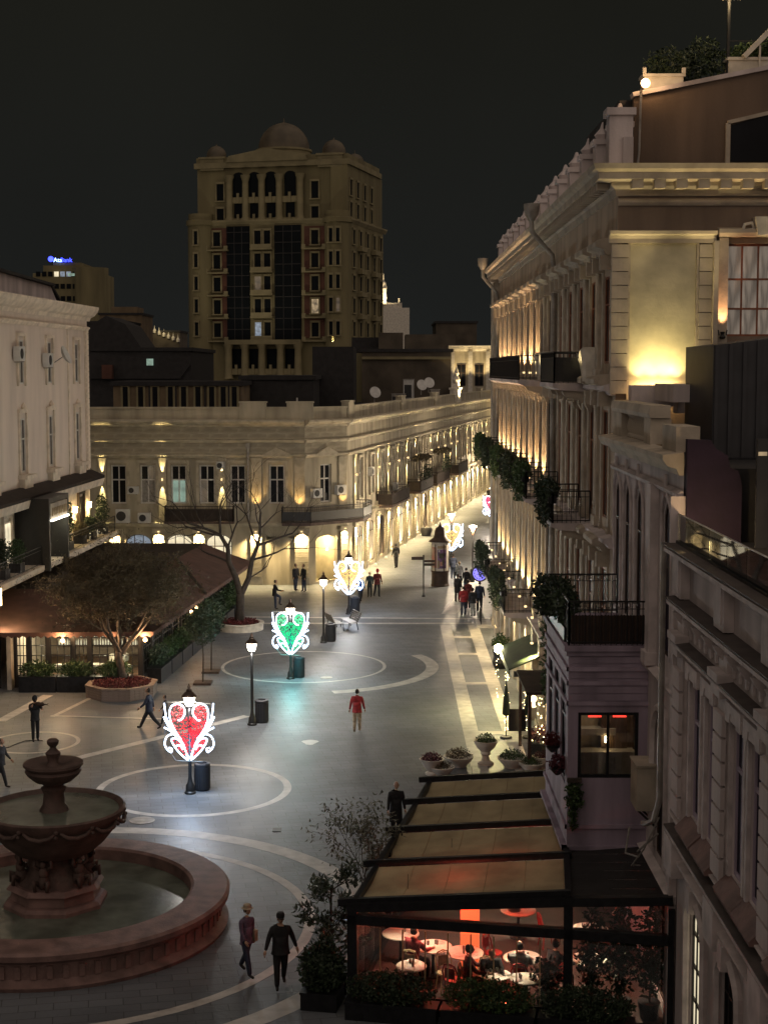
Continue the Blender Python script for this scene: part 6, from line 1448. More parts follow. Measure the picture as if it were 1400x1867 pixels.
def inside(pt, poly):
    x, y = pt; c = False
    for i in range(len(poly)):
        (x1, y1), (x2, y2) = poly[i], poly[i-1]
        if (y1 > y) != (y2 > y) and x < (x2-x1)*(y-y1)/(y2-y1)+x1: c = not c
    return c
def strokes_mesh(sgn):
    mb = MB()
    for st in STROKES:
        pts = [hz_(*q) for q in smooth_curve(st)]; mb.tube([(sgn*x, 0, z) for x, z in pts], .026, 6)
    return mb
HEART_POLY = [hz_(*q) for q in smooth_curve(STROKES[0])[:42]]
HEART_POLY = HEART_POLY + [(0.0, 2.75)]
LEAFP = [hz_(*q) for q in smooth_curve(STROKES[5])]
def dots_mesh(seed, sgn, n=150, drop=0.0):
    r = random.Random(seed); mb = MB(); c = 0
    while c < n:
        p = (r.uniform(-.02, .72), r.uniform(1.35, 3.25))
        if inside(p, HEART_POLY) or (inside(p, LEAFP) and r.random() < .5):
            if r.random() < drop * (1 if p[1] > 2 else .3): c += 1; continue
            mb.tip((sgn*p[0], r.uniform(-.02, .02), p[1]), r.uniform(.02, .036)); c += 1
    return mb
def heart(x, y, col, key, lab, half=False, yaw=0.0, white=None):
    M = T(x, y - .13, 0, yaw); t = thing('heart_light', lab, 'light ornament', M, 'heart light ornaments')
    for s in (-1, 1):
        add('neon_outline', lambda: strokes_mesh(s), MAT['led_white'], t, M, key=('hs', s), smooth=True)
        o = add('light_dots', lambda: dots_mesh(11 + s + len(key), s, 480, .55 if (half and s == -1) else 0), emit('dots_' + key, col[0], col[1], (.002, .002, .002)) if 'dots_' + key not in MAT else MAT['dots_' + key], t, M, key=('hd', key, s)); o['kind'] = 'stuff'
    add('net', lambda: net_mesh(), MAT['heart_net_' + key] if 'heart_net_' + key in MAT else mat('heart_net_' + key, tuple(.002 + .03*c for c in col[0]), .6, .2, 8), t, M, key=('hn', key))
    add('wire_frame', lambda: MB().tube([(-.84, .02, 3.27), (-.1, .02, 3.27)], .008, 4).tube([(.1, .02, 3.27), (.84, .02, 3.2)], .008, 4).tube([(-.84, .02, 3.27), (-.84, .02, 1.75), (-.46, .02, 1.2), (.46, .02, 1.16)], .008, 4).tube([(.84, .02, 3.2), (.84, .02, 1.6)], .008, 4), MAT['zinc'], t, M, key='hf')
    return t
def net_mesh():
    mb = MB()
    for s in (-1, 1):
        for k in range(26):
            z = 1.4 + k * .07; xs = [.03*i for i in range(1, 26) if inside((.03*i, z), HEART_POLY)]
            if len(xs) > 1: mb.bar((s*xs[0], 0, z), (s*xs[-1], 0, z), .006)
        for k in range(12):
            x = .04 + k*.06; zs = [1.3 + .04*i for i in range(50) if inside((x, 1.3 + .04*i), HEART_POLY)]
            if len(zs) > 1: mb.bar((s*x, 0, zs[0]), (s*x, 0, zs[-1]), .006)
    return mb
RED, GREEN, GOLD = ((1, .012, .03), 1.3), ((.004, .60, .22), 1.2), ((1, .62, .20), 1.3)
hr = heart(*LMP[0], RED, 'red', 'red heart light ornament with white scrolls, nearest the fountain', True)
point(hr, (LMP[0][0], LMP[0][1] - .5, 1.7), 105, (.40, .66, 1), .3)
hg = heart(*LMP[2], GREEN, 'green', 'green heart light ornament with white scrolls')
point(hg, (LMP[2][0] + .1, LMP[2][1] - .6, 1.7), 160, (.06, .75, .75), .3)
hy = heart(*LMP[4], GOLD, 'gold', 'golden heart light ornament with white scrolls, beside the bench')
point(hy, (LMP[4][0] + .1, LMP[4][1] - .6, 1.7), 60, (.6, .75, 1), .3)
# lamps further along the street
st = [(5.05, 114.5, 'street lamp behind the advertising column'), (6.15, 106.0, 'street lamp standing alone right of the advertising column'), (9.9, 140.0, 'street lamp above the magenta heart far down the street')]
for x, y, l in st: plan_lamp(x, y, l, 1500)
heart(5.05, 114.5, GOLD, 'gold', 'golden heart light ornament half hidden by the advertising column')
heart(9.9, 140.0, ((1, .03, .16), 1.3), 'pink', 'magenta heart light ornament far down the street')
plan_lamp(13.2, 172.0, 'small distant street lamp at the end of the street', 1500)
# floor lamp glints etc
# advertising column
kx, ky = 3.83, 104.3
ad = thing('advertising_column', 'round advertising column with dark bell roof and purple poster', 'column', T(kx, ky, 0))
add('base', MB().lathe([(.62, 0), (.62, .1), (.58, .15), (.58, .95), (.64, 1.0), (.64, 1.08)], 24), MAT['dark_wood'], ad, smooth=35)
add('drum', MB().lathe([(.56, 1.08), (.56, 2.85), (.6, 2.9), (.6, 3.05)], 24), MAT['white_stone'], ad, smooth=35)
add('roof', MB().lathe([(.78, 3.05), (.76, 3.1), (.5, 3.3), (.4, 3.5), (.37, 3.8), (.28, 4.0), (.1, 4.1), (.05, 4.3), (.001, 4.4)], 24), MAT['dark_wood'], ad, smooth=45)
for a in range(6): add('rib', lambda: MB().box(-.03, .03, 0, .04, 1.08, 2.95), MAT['dark_wood'], ad, T(kx + .555*cos(a*pi/3 - .1), ky + .555*sin(a*pi/3 - .1), 0, a*pi/3 - .1 - pi/2), key='adr')
def curved(a0, a1, z0, z1, r_): return MB().lathe([(r_, z0), (r_, z1)], 10, a0=a0, a1=a1)
def poster_mat(name, c1, c2, c3):
    m = mat(name, c1, .5, .3, 2.5, col2=c2); return m
add('poster', curved(-pi/2 - .34, -pi/2 + .78, 1.25, 2.55, .566), poster_mat('poster_purple', (.30, .16, .33), (.05, .03, .09), None), ad)
add('poster_strip', curved(-pi/2 - .34, -pi/2 + .78, 2.62, 2.8, .566), poster_mat('poster_tan', (.42, .33, .2), (.3, .2, .1), None), ad)
add('poster', curved(pi + .2, pi + 1.1, 1.3, 2.7, .566), poster_mat('poster_red', (.4, .12, .1), (.55, .4, .3), None), ad)
for k, (a, z, w, h, m) in enumerate(((-.22, 1.3, .12, .5, 'fabric_beige'), (.1, 1.42, .16, .3, 'poster_red'), (.36, 1.5, .16, .35, 'leaf_pale'), (.1, 1.95, .3, .35, 'leaf_pale'), (-.15, 2.38, .1, .14, 'white_frame'))):
    add('poster_figure', MB().lathe([(.57, z), (.57, z + h)], 4, a0=-pi/2 + a - w/2/.56, a1=-pi/2 + a + w/2/.56), MAT[m], ad, T(kx, ky, 0))
# direction sign
sp = thing('direction_sign', 'dark finger-post sign with two arms before the advertising column', 'sign', T(2.57, 99.2, 0))
add('post', MB().tube([(0, 0, 0), (0, 0, 2.75)], .045, 8).lathe([(.12, 0), (.1, .1), (.05, .14)], 10), MAT['black_iron'], sp)
add('arm', MB().box(-.78, -.05, -.02, .02, 2.42, 2.62).box(-.74, -.09, -.028, -.02, 2.5, 2.54), MAT['dark_wood'], sp)
add('arm', MB().box(.05, .72, -.02, .02, 2.25, 2.42).box(.05, .72, -.02, .02, 2.04, 2.2), MAT['dark_wood'], sp)
# benches (back to back)
def bench(x, y, rz, lab):
    M = T(x, y, 0, rz); t = thing('park_bench', lab, 'bench', M, 'curved slat benches near the golden heart')
    for k in range(5): add('seat_slat', lambda: MB().box(-.85, .85, -.04, .04, 0, .03), MAT['zinc'], t, M @ T(0, -.2 + k * .1, .43), key='sslat')
    for k in range(5): add('back_slat', lambda: MB().box(-.85, .85, -.015, .015, -.04, .04), MAT['zinc'], t, M @ T(0, .3 + k * .05, .52 + k * .1) , key='bslt')
    for s in (-.7, .7): add('leg_frame', lambda: MB().tube([(0, -.28, 0), (0, -.22, .42), (0, .25, .42), (0, .32, .0)], .03, 6).tube([(0, .24, .42), (0, .52, .98)], .03, 6), MAT['black_iron'], t, M @ T(s, 0, 0), key='bleg')
bench(-2.75, 86.6, 1.9, 'slatted bench facing the green heart'); bench(-2.0, 87.0, 1.9 + pi, 'slatted bench facing the shops, back to back with the other')
# round blue clock-like sign on the wall
cs = thing('round_sign', 'round violet lit sign on a bracket below the lower balcony', 'sign', T(5.12, 81.5, 3.9))
emit('sign_violet', (.24, .20, 1), 1.1, (.2, .2, .5))
RM = T(5.12, 81.5, 3.9, radians(-18)) @ RX
add('rim', MB().lathe([(.42, -.08), (.45, -.08), (.45, .08), (.42, .08), (.37, .05), (.37, -.05)], 28), MAT['black_iron'], cs, RM, smooth=30)
add('face', MB().lathe([(.38, -.04), (.38, .045), (.001, .05)], 28), MAT['sign_violet'], cs, RM)
mat('sign_ink', (.02, .02, .12), .6, .1, 3)
for k in range(12): a = k*pi/6; add('mark', lambda: MB().box(-.02, .02, -.05, .05, 0, .012), MAT['sign_ink'], cs, RM @ T(.29*cos(a), .29*sin(a), .052, a), key='mk')
add('bracket', MB().bar((.5, 0, 0), (1.45, 0, 0), .05).bar((1.4, 0, .05), (1.4, 0, -.3), .05), MAT['black_iron'], cs)
# shop canopy and lit doorway on the right
cn = thing('entrance_canopy', 'dark green fabric canopy with fairy lights over the restaurant door', 'canopy', T(5.6, 63, 0))
add('fabric', MB().mould([(0, 3.35), (1.45, 2.75), (1.45, 2.5), (1.4, 2.5), (1.4, 2.7), (0, 3.3)], 0, 5.0), MAT['leaf_dark'], cn, Fr(XW, 61, pi/2).M())
add('rail', MB().tube([(1.0 - .95, 1.42, 2.5), (4.95, 1.42, 2.5)], .025, 6), MAT['black_iron'], cn, Fr(XW, 61, pi/2).M())
mb = MB(); r = random.Random(9)
for k in range(90): mb.ball((XW - 1.5 + r.gauss(0, .05), 61.1 + r.uniform(0, .5) + 5*(r.random() < .12), r.uniform(.2, 2.6)), .018, 4, 3)
for k in range(26): mb.ball((XW - .5 + r.gauss(0, .12), 57.5 + r.gauss(0, .1), r.uniform(.6, 2.4)), .02, 4, 3)
o = add('fairy_lights', mb, MAT['bulb_dot'], cn, I4); o['kind'] = 'stuff'
t = thing('spot_lamp', 'dazzling lamp at the corner of the green canopy', 'lamp', T(4.95, 65.6, 2.75)); add('head', MB().ball((0, 0, 0), .2), emit('lamp_dazzle', (1, .92, .5), 40), t, smooth=True); add('arm', MB().bar((0, 0, 0), (.9, 0, .25), .04), MAT['black_iron'], t); point(t, (4.8, 65.3, 2.55), 420, (1, .85, .4), .1)
bo = thing('entrance_booth', 'glazed wooden entrance booth with a glowing wall lamp', 'booth', T(5.5, 57.4, 0))
for x, y in ((5.35, 55.6), (5.35, 59.4), (6.35, 55.6)): add('post', MB().box(-.06, .06, -.06, .06, 0, 2.9), MAT['dark_wood'], bo, T(x, y, 0))
add('roof', MB().box(5.2, 6.42, 55.4, 59.6, 2.9, 3.0), MAT['roof_tile'], bo, I4)
add('glass_panel', MB().box(5.345, 5.36, 55.7, 59.3, .3, 2.85), MAT['clear_glass'], bo, I4); add('glass_panel', MB().box(5.42, 6.3, 55.59, 55.61, .3, 2.85), MAT['clear_glass'], bo, I4)
add('wall_lamp', MB().ball((0, 0, 0), .13).box(-.05, .05, -.05, .05, -.32, -.13), MAT['lamp_orange'], bo, T(5.75, 58.2, 2.15), smooth=True); point(bo, (5.6, 57.8, 2.0), 150, (1, .66, .3), .1)
add('bollard_light', MB().box(-.1, .1, -.1, .1, 2.72, 2.92), MAT['black_iron'], bo, T(5.2, 59.7, 0))
t = thing('closed_parasol', 'dark closed parasol with a menu board beside the green canopy', 'parasol', T(4.9, 60.7, 0)); add('closed_canopy', MB().lathe([(.05, .9), (.16, 1.0), (.12, 1.6), (.02, 2.3)], 10), MAT['leaf_dark'], t, smooth=50); add('pole', MB().tube([(0, 0, 0), (0, 0, 2.45)], .025, 6).lathe([(.25, 0), (.22, .08)], 12), MAT['black_iron'], t); add('menu_stand', MB().box(.1, .7, -.05, .0, .3, 1.2), MAT['black_iron'], t)
t = thing('street_barrier', 'low iron barrier at the foot of the balconies', 'barrier', T(5.6, 88.2, 0)); mb = MB(); iron_rail(mb, [(0, -.6), (0, .6)], 0, 1.0, .12); add('rail', mb, MAT['black_iron'], t); add('kerb', MB().box(-.3, .8, -1.2, 1.0, 0, .12), MAT['band_stone'], t)
# stone urns and bowls with flowers
def urn(px, py, kind, lab, m, sc=1.0):
    p = G(px, py); M = T(p.x, p.y, 0, R.uniform(0, 6), sc); t = thing('stone_planter', lab, 'planter', M, 'white stone planters by the pavilion')
    if kind == 'tall': prof = [(.3, 0), (.3, .08), (.16, .16), (.13, .34), (.2, .42), (.17, .5), (.34, .66), (.44, .84), (.47, .92), (.42, .92), (.36, .84)]
    elif kind == 'urn': prof = [(.24, 0), (.24, .06), (.14, .12), (.3, .3), (.4, .5), (.46, .58), (.41, .58), (.36, .5)]
    else: prof = [(.3, 0), (.32, .06), (.46, .2), (.55, .32), (.58, .38), (.53, .39), (.46, .34)]
    add('bowl', lambda: MB().lathe(prof, 24), MAT['white_stone'], t, M, key=('urn', kind), smooth=40)
    top = prof[-1][1]; rr = prof[-1][0]
    add('soil', lambda: MB().lathe([(rr, top - .02), (.001, top)], 14), MAT['soil'], t, M, key=('usoil', kind))
    add('flowers', foliage(620, rr*1.05, rr*1.05, .24, .08, .05, int(px), (0, 0, top + .08), .0), MAT[m], t, M)
urn(787, 1412, 'urn', 'stone urn of plum flowers at the left end of the row', 'flower_plum')
urn(806, 1413, 'bowl', 'low stone bowl half hidden behind the plum flowered urn', 'leaf_brown', .8)
urn(836, 1397, 'bowl', 'wide stone bowl of brownish heather beside the pedestal urn', 'leaf_brown')
urn(885, 1394, 'tall', 'tall pedestal urn with a green dome plant', 'leaf_green')
urn(934, 1399, 'bowl', 'wide stone bowl with a green dome plant', 'leaf_green')
urn(969, 1406, 'bowl', 'small stone bowl of loose greenery near the house wall', 'leaf_green', .85)
urn(990, 1404, 'urn', 'stone urn below the red hanging flowers', 'flower_red', .9)
p = G(985, 1378); leafy('flower_trough', 'pale trough of plum flowers against the booth', 'planter', T(p.x, p.y, 0), [(500, .55, .3, .35, .12, .07, (0, 0, .8), 141)], 'flower_plum', None, MB().box(-.5, .5, -.25, .25, 0, .5))
p = G(912, 1218); leafy('corner_tub', 'leafy shrub in a green tub beside the dazzling lamp', 'planter', T(p.x, p.y, 0), [(450, .45, .45, .45, .16, .08, (0, 0, 1.25), 143)], 'leaf_green', None, MB().lathe([(.3, 0), (.42, .3), (.34, .6), (.4, .95), (.36, .95)], 14))
# ================================================================ trees
def grow(mb, tips, p, d, L, r, lvl, rnd, spread=.55, up=.15, seg=4, kids=(2, 4), shrink=.7):
    pts = [Vector(p)]; d = Vector(d).normalized(); rs = [r]
    for k in range(seg):
        d = (d + Vector((rnd.gauss(0, .12), rnd.gauss(0, .12), rnd.gauss(up*.3, .08)))).normalized()
        pts.append(pts[-1] + d * L / seg); rs.append(r * (1 - .38 * (k + 1) / seg))
    mb.tube(pts, rs, 7 if r > .05 else (5 if r > .02 else 3), cap=False)
    if lvl == 0: tips.append((pts[-1], d)); return
    tips.append((pts[-1], d)) if lvl <= 1 else None
    n = rnd.randint(*kids)
    for k in range(n):
        i = rnd.choice(range(max(1, seg - 2), seg + 1)) if k else seg
        q = d.orthogonal().normalized(); q = Matrix.Rotation(rnd.uniform(0, 2*pi), 3, d) @ q
        nd = (d * (1 - spread*.4) + q * spread * rnd.uniform(.6, 1.2) + Vector((0, 0, up))).normalized()
        grow(mb, tips, pts[i], nd, L * shrink * rnd.uniform(.8, 1.15), rs[i] * (.8 if k == 0 else .62), lvl - 1, rnd, spread, up, seg, kids, shrink)
# leafy tree in the octagonal bed
p1 = G(222, 1262)
t1 = thing('olive_tree', 'round bushy brownish-green tree in the octagonal flower bed', 'tree', T(p1.x, p1.y, 0))
rnd = random.Random(21); mb = MB(); tips = []
base = Vector((.1, 0, .5)); mb.tube([base, (.0, 0, 1.0), (-.1, .05, 1.55), (-.12, .05, 1.9)], [.24, .19, .17, .17], 10)
for k, (dx, dy, L) in enumerate(((-.7, .1, 1.7), (.1, .2, 1.9), (.75, -.1, 1.7), (-.25, -.5, 1.6), (.3, .6, 1.6), (-.9, -.3, 1.6), (.9, .3, 1.7))):
    grow(mb, tips, (-.12 + .03*k, .05, 1.8), (dx, dy, 1.1), L*1.25, .10, 3, rnd, .65, .08, 4, (2, 3), .72)
add('trunk', mb, MAT['bark'], t1, smooth=True)
lf = MB(); r = random.Random(22)
cent = Vector((-.1, .6, 4.95))
for q, d in tips:
    for k in range(34):
        c = q + Vector((r.gauss(0, .32), r.gauss(0, .32), r.gauss(0, .26))); lf.leaf(c, (r.gauss(0, 1), r.gauss(0, 1), r.gauss(-.1, .7)), (r.gauss(0, 1), r.gauss(0, 1), 1), r.uniform(.12, .24), r.uniform(.025, .05))
for k in range(26000):
    while True:
        v = Vector((r.uniform(-1, 1), r.uniform(-1, 1), r.uniform(-1, 1)))
        if .35 < v.length < 1: break
    n_ = .74 + .26*sin(v.x*6 + 1)*cos(v.y*5)*sin(v.z*5 + 2) + .14*sin(v.x*12)*sin(v.z*9 + v.y*7)
    if sin(v.x*9 + 2)*sin(v.y*8 + 1)*sin(v.z*7) > .3: continue
    c = cent + Vector((v.x*4.1*n_, v.y*3.6*n_, v.z*2.15*n_ - .12*abs(v.x)))
    lf.leaf(c, (r.gauss(0, 1), r.gauss(0, 1), r.gauss(-.2, .7)), (r.gauss(0, 1), r.gauss(0, 1), 1), r.uniform(.14, .28), r.uniform(.03, .06))
add('crown', lf, MAT['leaf_brown'], t1)
# octagonal raised bed
bed = thing('flower_bed', 'octagonal stone flower bed with red flowers round the olive tree', 'flower bed', T(p1.x + .1, p1.y - .6, 0))
add('kerb_wall', MB().lathe([(1.62, 0), (1.62, .48), (1.68, .5), (1.68, .58), (1.4, .58), (1.38, .4)], 8, a0=pi/8, a1=2*pi + pi/8), MAT['brick_curb'], bed)
for side in range(8):
    a0_ = pi/8 + side*pi/4; pa = Vector((1.635*cos(a0_), 1.635*sin(a0_), 0)); pb = Vector((1.635*cos(a0_ + pi/4), 1.635*sin(a0_ + pi/4), 0)); ang = atan2(pb.y - pa.y, pb.x - pa.x)
    for row in range(4):
        for k in range(5):
            L = (pb - pa).length/5; q = pa + (pb - pa)*(k/5)
            add('brick', lambda: MB().box(.008, L - .008, -.014, .012, .006, .108), MAT['brick_curb'], bed, T(p1.x + .1 + q.x, p1.y - .6 + q.y, .02 + row*.115, ang), key='bedbrick')
add('soil', MB().lathe([(1.4, .5), (.001, .55)], 8, a0=pi/8, a1=2*pi + pi/8), MAT['soil'], bed)
o = add('red_flowers', foliage(2600, 1.35, 1.35, .12, .1, .07, 31, (0, 0, .58), .0), MAT['flower_red'], bed)
# bare tree behind the green heart
p2 = G(437, 1148)
t2 = thing('bare_tree', 'leafless tree with spreading branches in the round flower bed', 'tree', T(p2.x, p2.y, 0, 0, 1.17))
mb = MB(); tips = []; rnd = random.Random(33)
mb.tube([(0, 0, .3), (.02, 0, 1.2), (.05, 0, 1.75)], [.26, .2, .19], 10)
mb.tube([(.05, 0, 1.7), (-.15, 0, 2.5), (-.5, .05, 3.3), (-.55, .1, 4.0), (-.9, .1, 4.6)], [.17, .15, .13, .11, .09], 8, False)
mb.tube([(.05, 0, 1.65), (.45, .1, 2.5), (.62, .1, 3.4), (.9, .1, 4.1)], [.15, .13, .11, .09], 8, False)
for (q, d, L, rr, lv) in (((-.9, .1, 4.6), (-.9, .1, .5), 1.7, .08, 4), ((-.9, .1, 4.6), (-.1, .3, 1), 1.5, .07, 4), ((-.55, .1, 4.0), (.5, -.3, 1), 1.5, .06, 4), ((.9, .1, 4.1), (.25, 0, 1), 1.8, .08, 4), ((.9, .1, 4.1), (1, .2, .35), 1.8, .07, 4), ((.62, .1, 3.4), (1, -.3, .4), 1.7, .06, 3), ((-.5, .05, 3.3), (-1, -.2, .6), 1.5, .06, 4), ((.3, .1, 2.4), (.9, .4, .5), 1.3, .05, 3), ((-.9, .1, 4.6), (-1, -.4, .2), 1.9, .06, 4), ((.9, .1, 4.1), (-.4, .3, 1), 1.6, .06, 4)):
    grow(mb, tips, q, d, L, rr, lv, rnd, .6, .12, 4, (2, 3), .74)
add('trunk', mb, MAT['bark_dark'], t2, smooth=True)
bed2 = thing('flower_bed', 'round raised bed with red flowers under the bare tree', 'flower bed', T(p2.x, p2.y + .1, 0))
add('kerb_wall', MB().lathe([(1.35, 0), (1.35, .34), (1.4, .36), (1.4, .42), (1.15, .42), (1.13, .3)], 24), MAT['white_stone'], bed2, smooth=30)
add('soil', MB().lathe([(1.15, .36), (.001, .42)], 20), MAT['soil'], bed2)
add('red_flowers', foliage(1500, 1.1, 1.1, .12, .12, .08, 34, (0, 0, .45), 0), MAT['flower_red'], bed2)
# two saplings in square grates
for k, (px, py, lab) in enumerate(((370, 1247, 'nearer slim sapling with dark crown beside the restaurant hedge'), (385, 1226, 'farther slim sapling with dark crown beside the restaurant hedge'))):
    p = G(px, py); t = thing('sapling', lab, 'tree', T(p.x, p.y, 0), 'saplings beside the restaurant')
    add('trunk', MB().tube([(0, 0, 0), (.03, 0, 1.4), (-.03, 0, 2.3), (0, 0, 3.0)], [.04, .035, .03, .02], 6), MAT['bark_dark'], t)
    add('crown', foliage(1300, .75, .75, .95, .15, .07, 140 + k, (0, 0, 2.75), .1), MAT['leaf_dark'], t)
    add('grate', MB().box(-.42, .42, -.42, .42, 0, .1), MAT['dark_wood'], t)
# two shrubs before the pavilion
sh = thing('magnolia_shrub', 'dark broad-leaved evergreen shrub at the front corner of the pavilion', 'shrub', T(-1.25, 35.6, 0))
mb = MB(); tips = []; rnd = random.Random(44); mb.tube([(0, 0, .3), (.03, 0, 1.0), (-.02, 0, 1.8), (0, 0, 2.5)], [.05, .04, .03, .02], 6)
for k in range(9): grow(mb, tips, (0, 0, .75 + k*.21), (cos(k*2.4), sin(k*2.4), .5), .5, .02, 1, rnd, .6, .1, 3, (2, 3), .7)
add('stem', mb, MAT['bark_dark'], sh)
r = random.Random(45)
for q, d in tips:
    mbl = MB()
    for k in range(38): mbl.leaf(q + Vector((r.gauss(0, .09), r.gauss(0, .09), r.gauss(0, .08))), (r.gauss(0, 1), r.gauss(0, 1), r.gauss(.3, .6)), (0, 0, 1), r.uniform(.13, .22), r.uniform(.06, .095))
    add('leaf_cluster', mbl, MAT['leaf_gloss'], sh)
add('pot', MB().box(-.36, .36, -.36, .36, 0, .55).box(-.39, .39, -.39, .39, .5, .56), MAT['dark_metal'], sh)
sh = thing('pale_shrub', 'airy pale-leaved shrub with hanging pods beside the pavilion eave', 'shrub', T(-.55, 40.2, 0))
mb = MB(); tips = []; rnd = random.Random(47); mb.tube([(0, 0, .2), (.0, 0, 1.0)], [.04, .03], 6)
for k in range(8): grow(mb, tips, (0, 0, .7 + k*.1), (cos(k*2.4)*.55, sin(k*2.4)*.55, 1), .95, .016, 2, rnd, .5, .12, 3, (2, 3), .72)
add('stem', mb, MAT['bark'], sh)
mbl = MB(); r = random.Random(48)
for q, d in tips:
    for k in range(24): mbl.leaf(q + Vector((r.gauss(0, .13), r.gauss(0, .13), r.gauss(0, .13))), (r.gauss(0, 1), r.gauss(0, 1), r.gauss(-.2, .7)), (0, 0, 1), r.uniform(.09, .17), r.uniform(.045, .075))
add('foliage', mbl, MAT['leaf_pale'], sh); add('pot', MB().lathe([(.22, 0), (.3, .4), (.28, .4)], 12), MAT['dark_metal'], sh)
# ================================================================ balcony plants on the right
bp = [(4.5, 'first'), (13.6, 'second'), (19.3, 'third'), (25.9, 'fourth'), (32.7, 'fifth'), (38.9, 'sixth')]
for k, (s, w) in enumerate(bp):
    L = 3.0
    leafy('balcony_planter', w + ' trailing ivy box along the middle row of balconies, counted from the square', 'planter', FR.M(s + 1.6, 1.2, 10.0), [(900, L*.55, .32, .38, .16, .09, (0, .05, .95), 160 + k), (420, L*.5, .16, .55, .15, .08, (-.3, .2, .35), 170 + k)], 'leaf_green' if k % 2 else 'leaf_dark', None, MB().box(-1.45, 1.45, -.12, .14, .62, .85), 'ivy boxes on the middle balconies')
for k, (s, lab) in enumerate(((25.3, 'bushy plants along the nearer lower balcony'), (36, 'bushy plants along the farther lower balcony'))):
    leafy('balcony_planter', lab, 'planter', FR.M(s, 1.3, 4.4), [(1200, 3.1, .3, .45, .17, .09, (0, .1, 1.0), 180 + k), (400, 3.0, .2, .6, .15, .08, (0, .2, .3), 184 + k)], 'leaf_dark', None, MB().box(-2.9, 2.9, -.14, .14, .66, .9))
leafy('balcony_planter', 'dark shrubs massed on the balcony over the bay', 'planter', T(BX0 + .1, 39.6, BZ1 + .13), [(1500, .35, 2.2, .5, .17, .09, (0, 0, .75), 190), (700, .3, 1.6, .55, .17, .09, (-.25, 1.6, .6), 191)], 'leaf_dark', None, MB().box(-.16, .16, -2.1, 2.1, .0, .35))
leafy('climbing_plant', 'green climber with red tips on the wall between bay and canopy', 'climber', T(5.6, 51, 0), [(1500, .5, 4.0, 1.5, .2, .1, (.3, -.5, 5.6), 192), (600, .4, 3, .9, .2, .1, (.3, 1.5, 3.9), 193)], 'leaf_green', MB().tube([(.7, 0, 0), (.6, -.5, 2), (.5, .3, 4), (.5, -.6, 5.6)], .06, 6))
leafy('climbing_plant', 'dark red-leaved creeper hanging beside the bay', 'climber', T(5.3, 47.2, 0), [(900, .45, 2.2, 1.3, .18, .09, (.3, 0, 6.6), 194)], 'flower_plum', MB().tube([(.8, 0, 0), (.7, 0, 3), (.5, 0, 6)], .05, 6))
leafy('hanging_ivy', 'trailing green ivy hanging from the corner of the bay', 'ivy', T(BX0 + .08, BY0 - .08, 0), [(420, .22, .1, .42, .1, .06, (.08, 0, 4.35), 195), (160, .1, .08, .35, .1, .06, (.06, 0, 3.8), 196)], 'leaf_green', MB().box(-.1, .26, -.05, .05, 4.7, 4.8))
for k, (y, z, lab) in enumerate(((37.6, 4.9, 'red flowers in the lower hanging basket on the bay side'), (38.7, 5.2, 'red flowers in the upper hanging basket on the bay side'))):
    leafy('hanging_basket', lab, 'flower basket', T(BX0 - .18, y, z), [(300, .24, .24, .22, .1, .06, (0, 0, .1), 197 + k)], 'flower_plum' if k == 0 else 'flower_red', None, MB().lathe([(.05, -.2), (.2, -.05), (.2, 0)], 10))
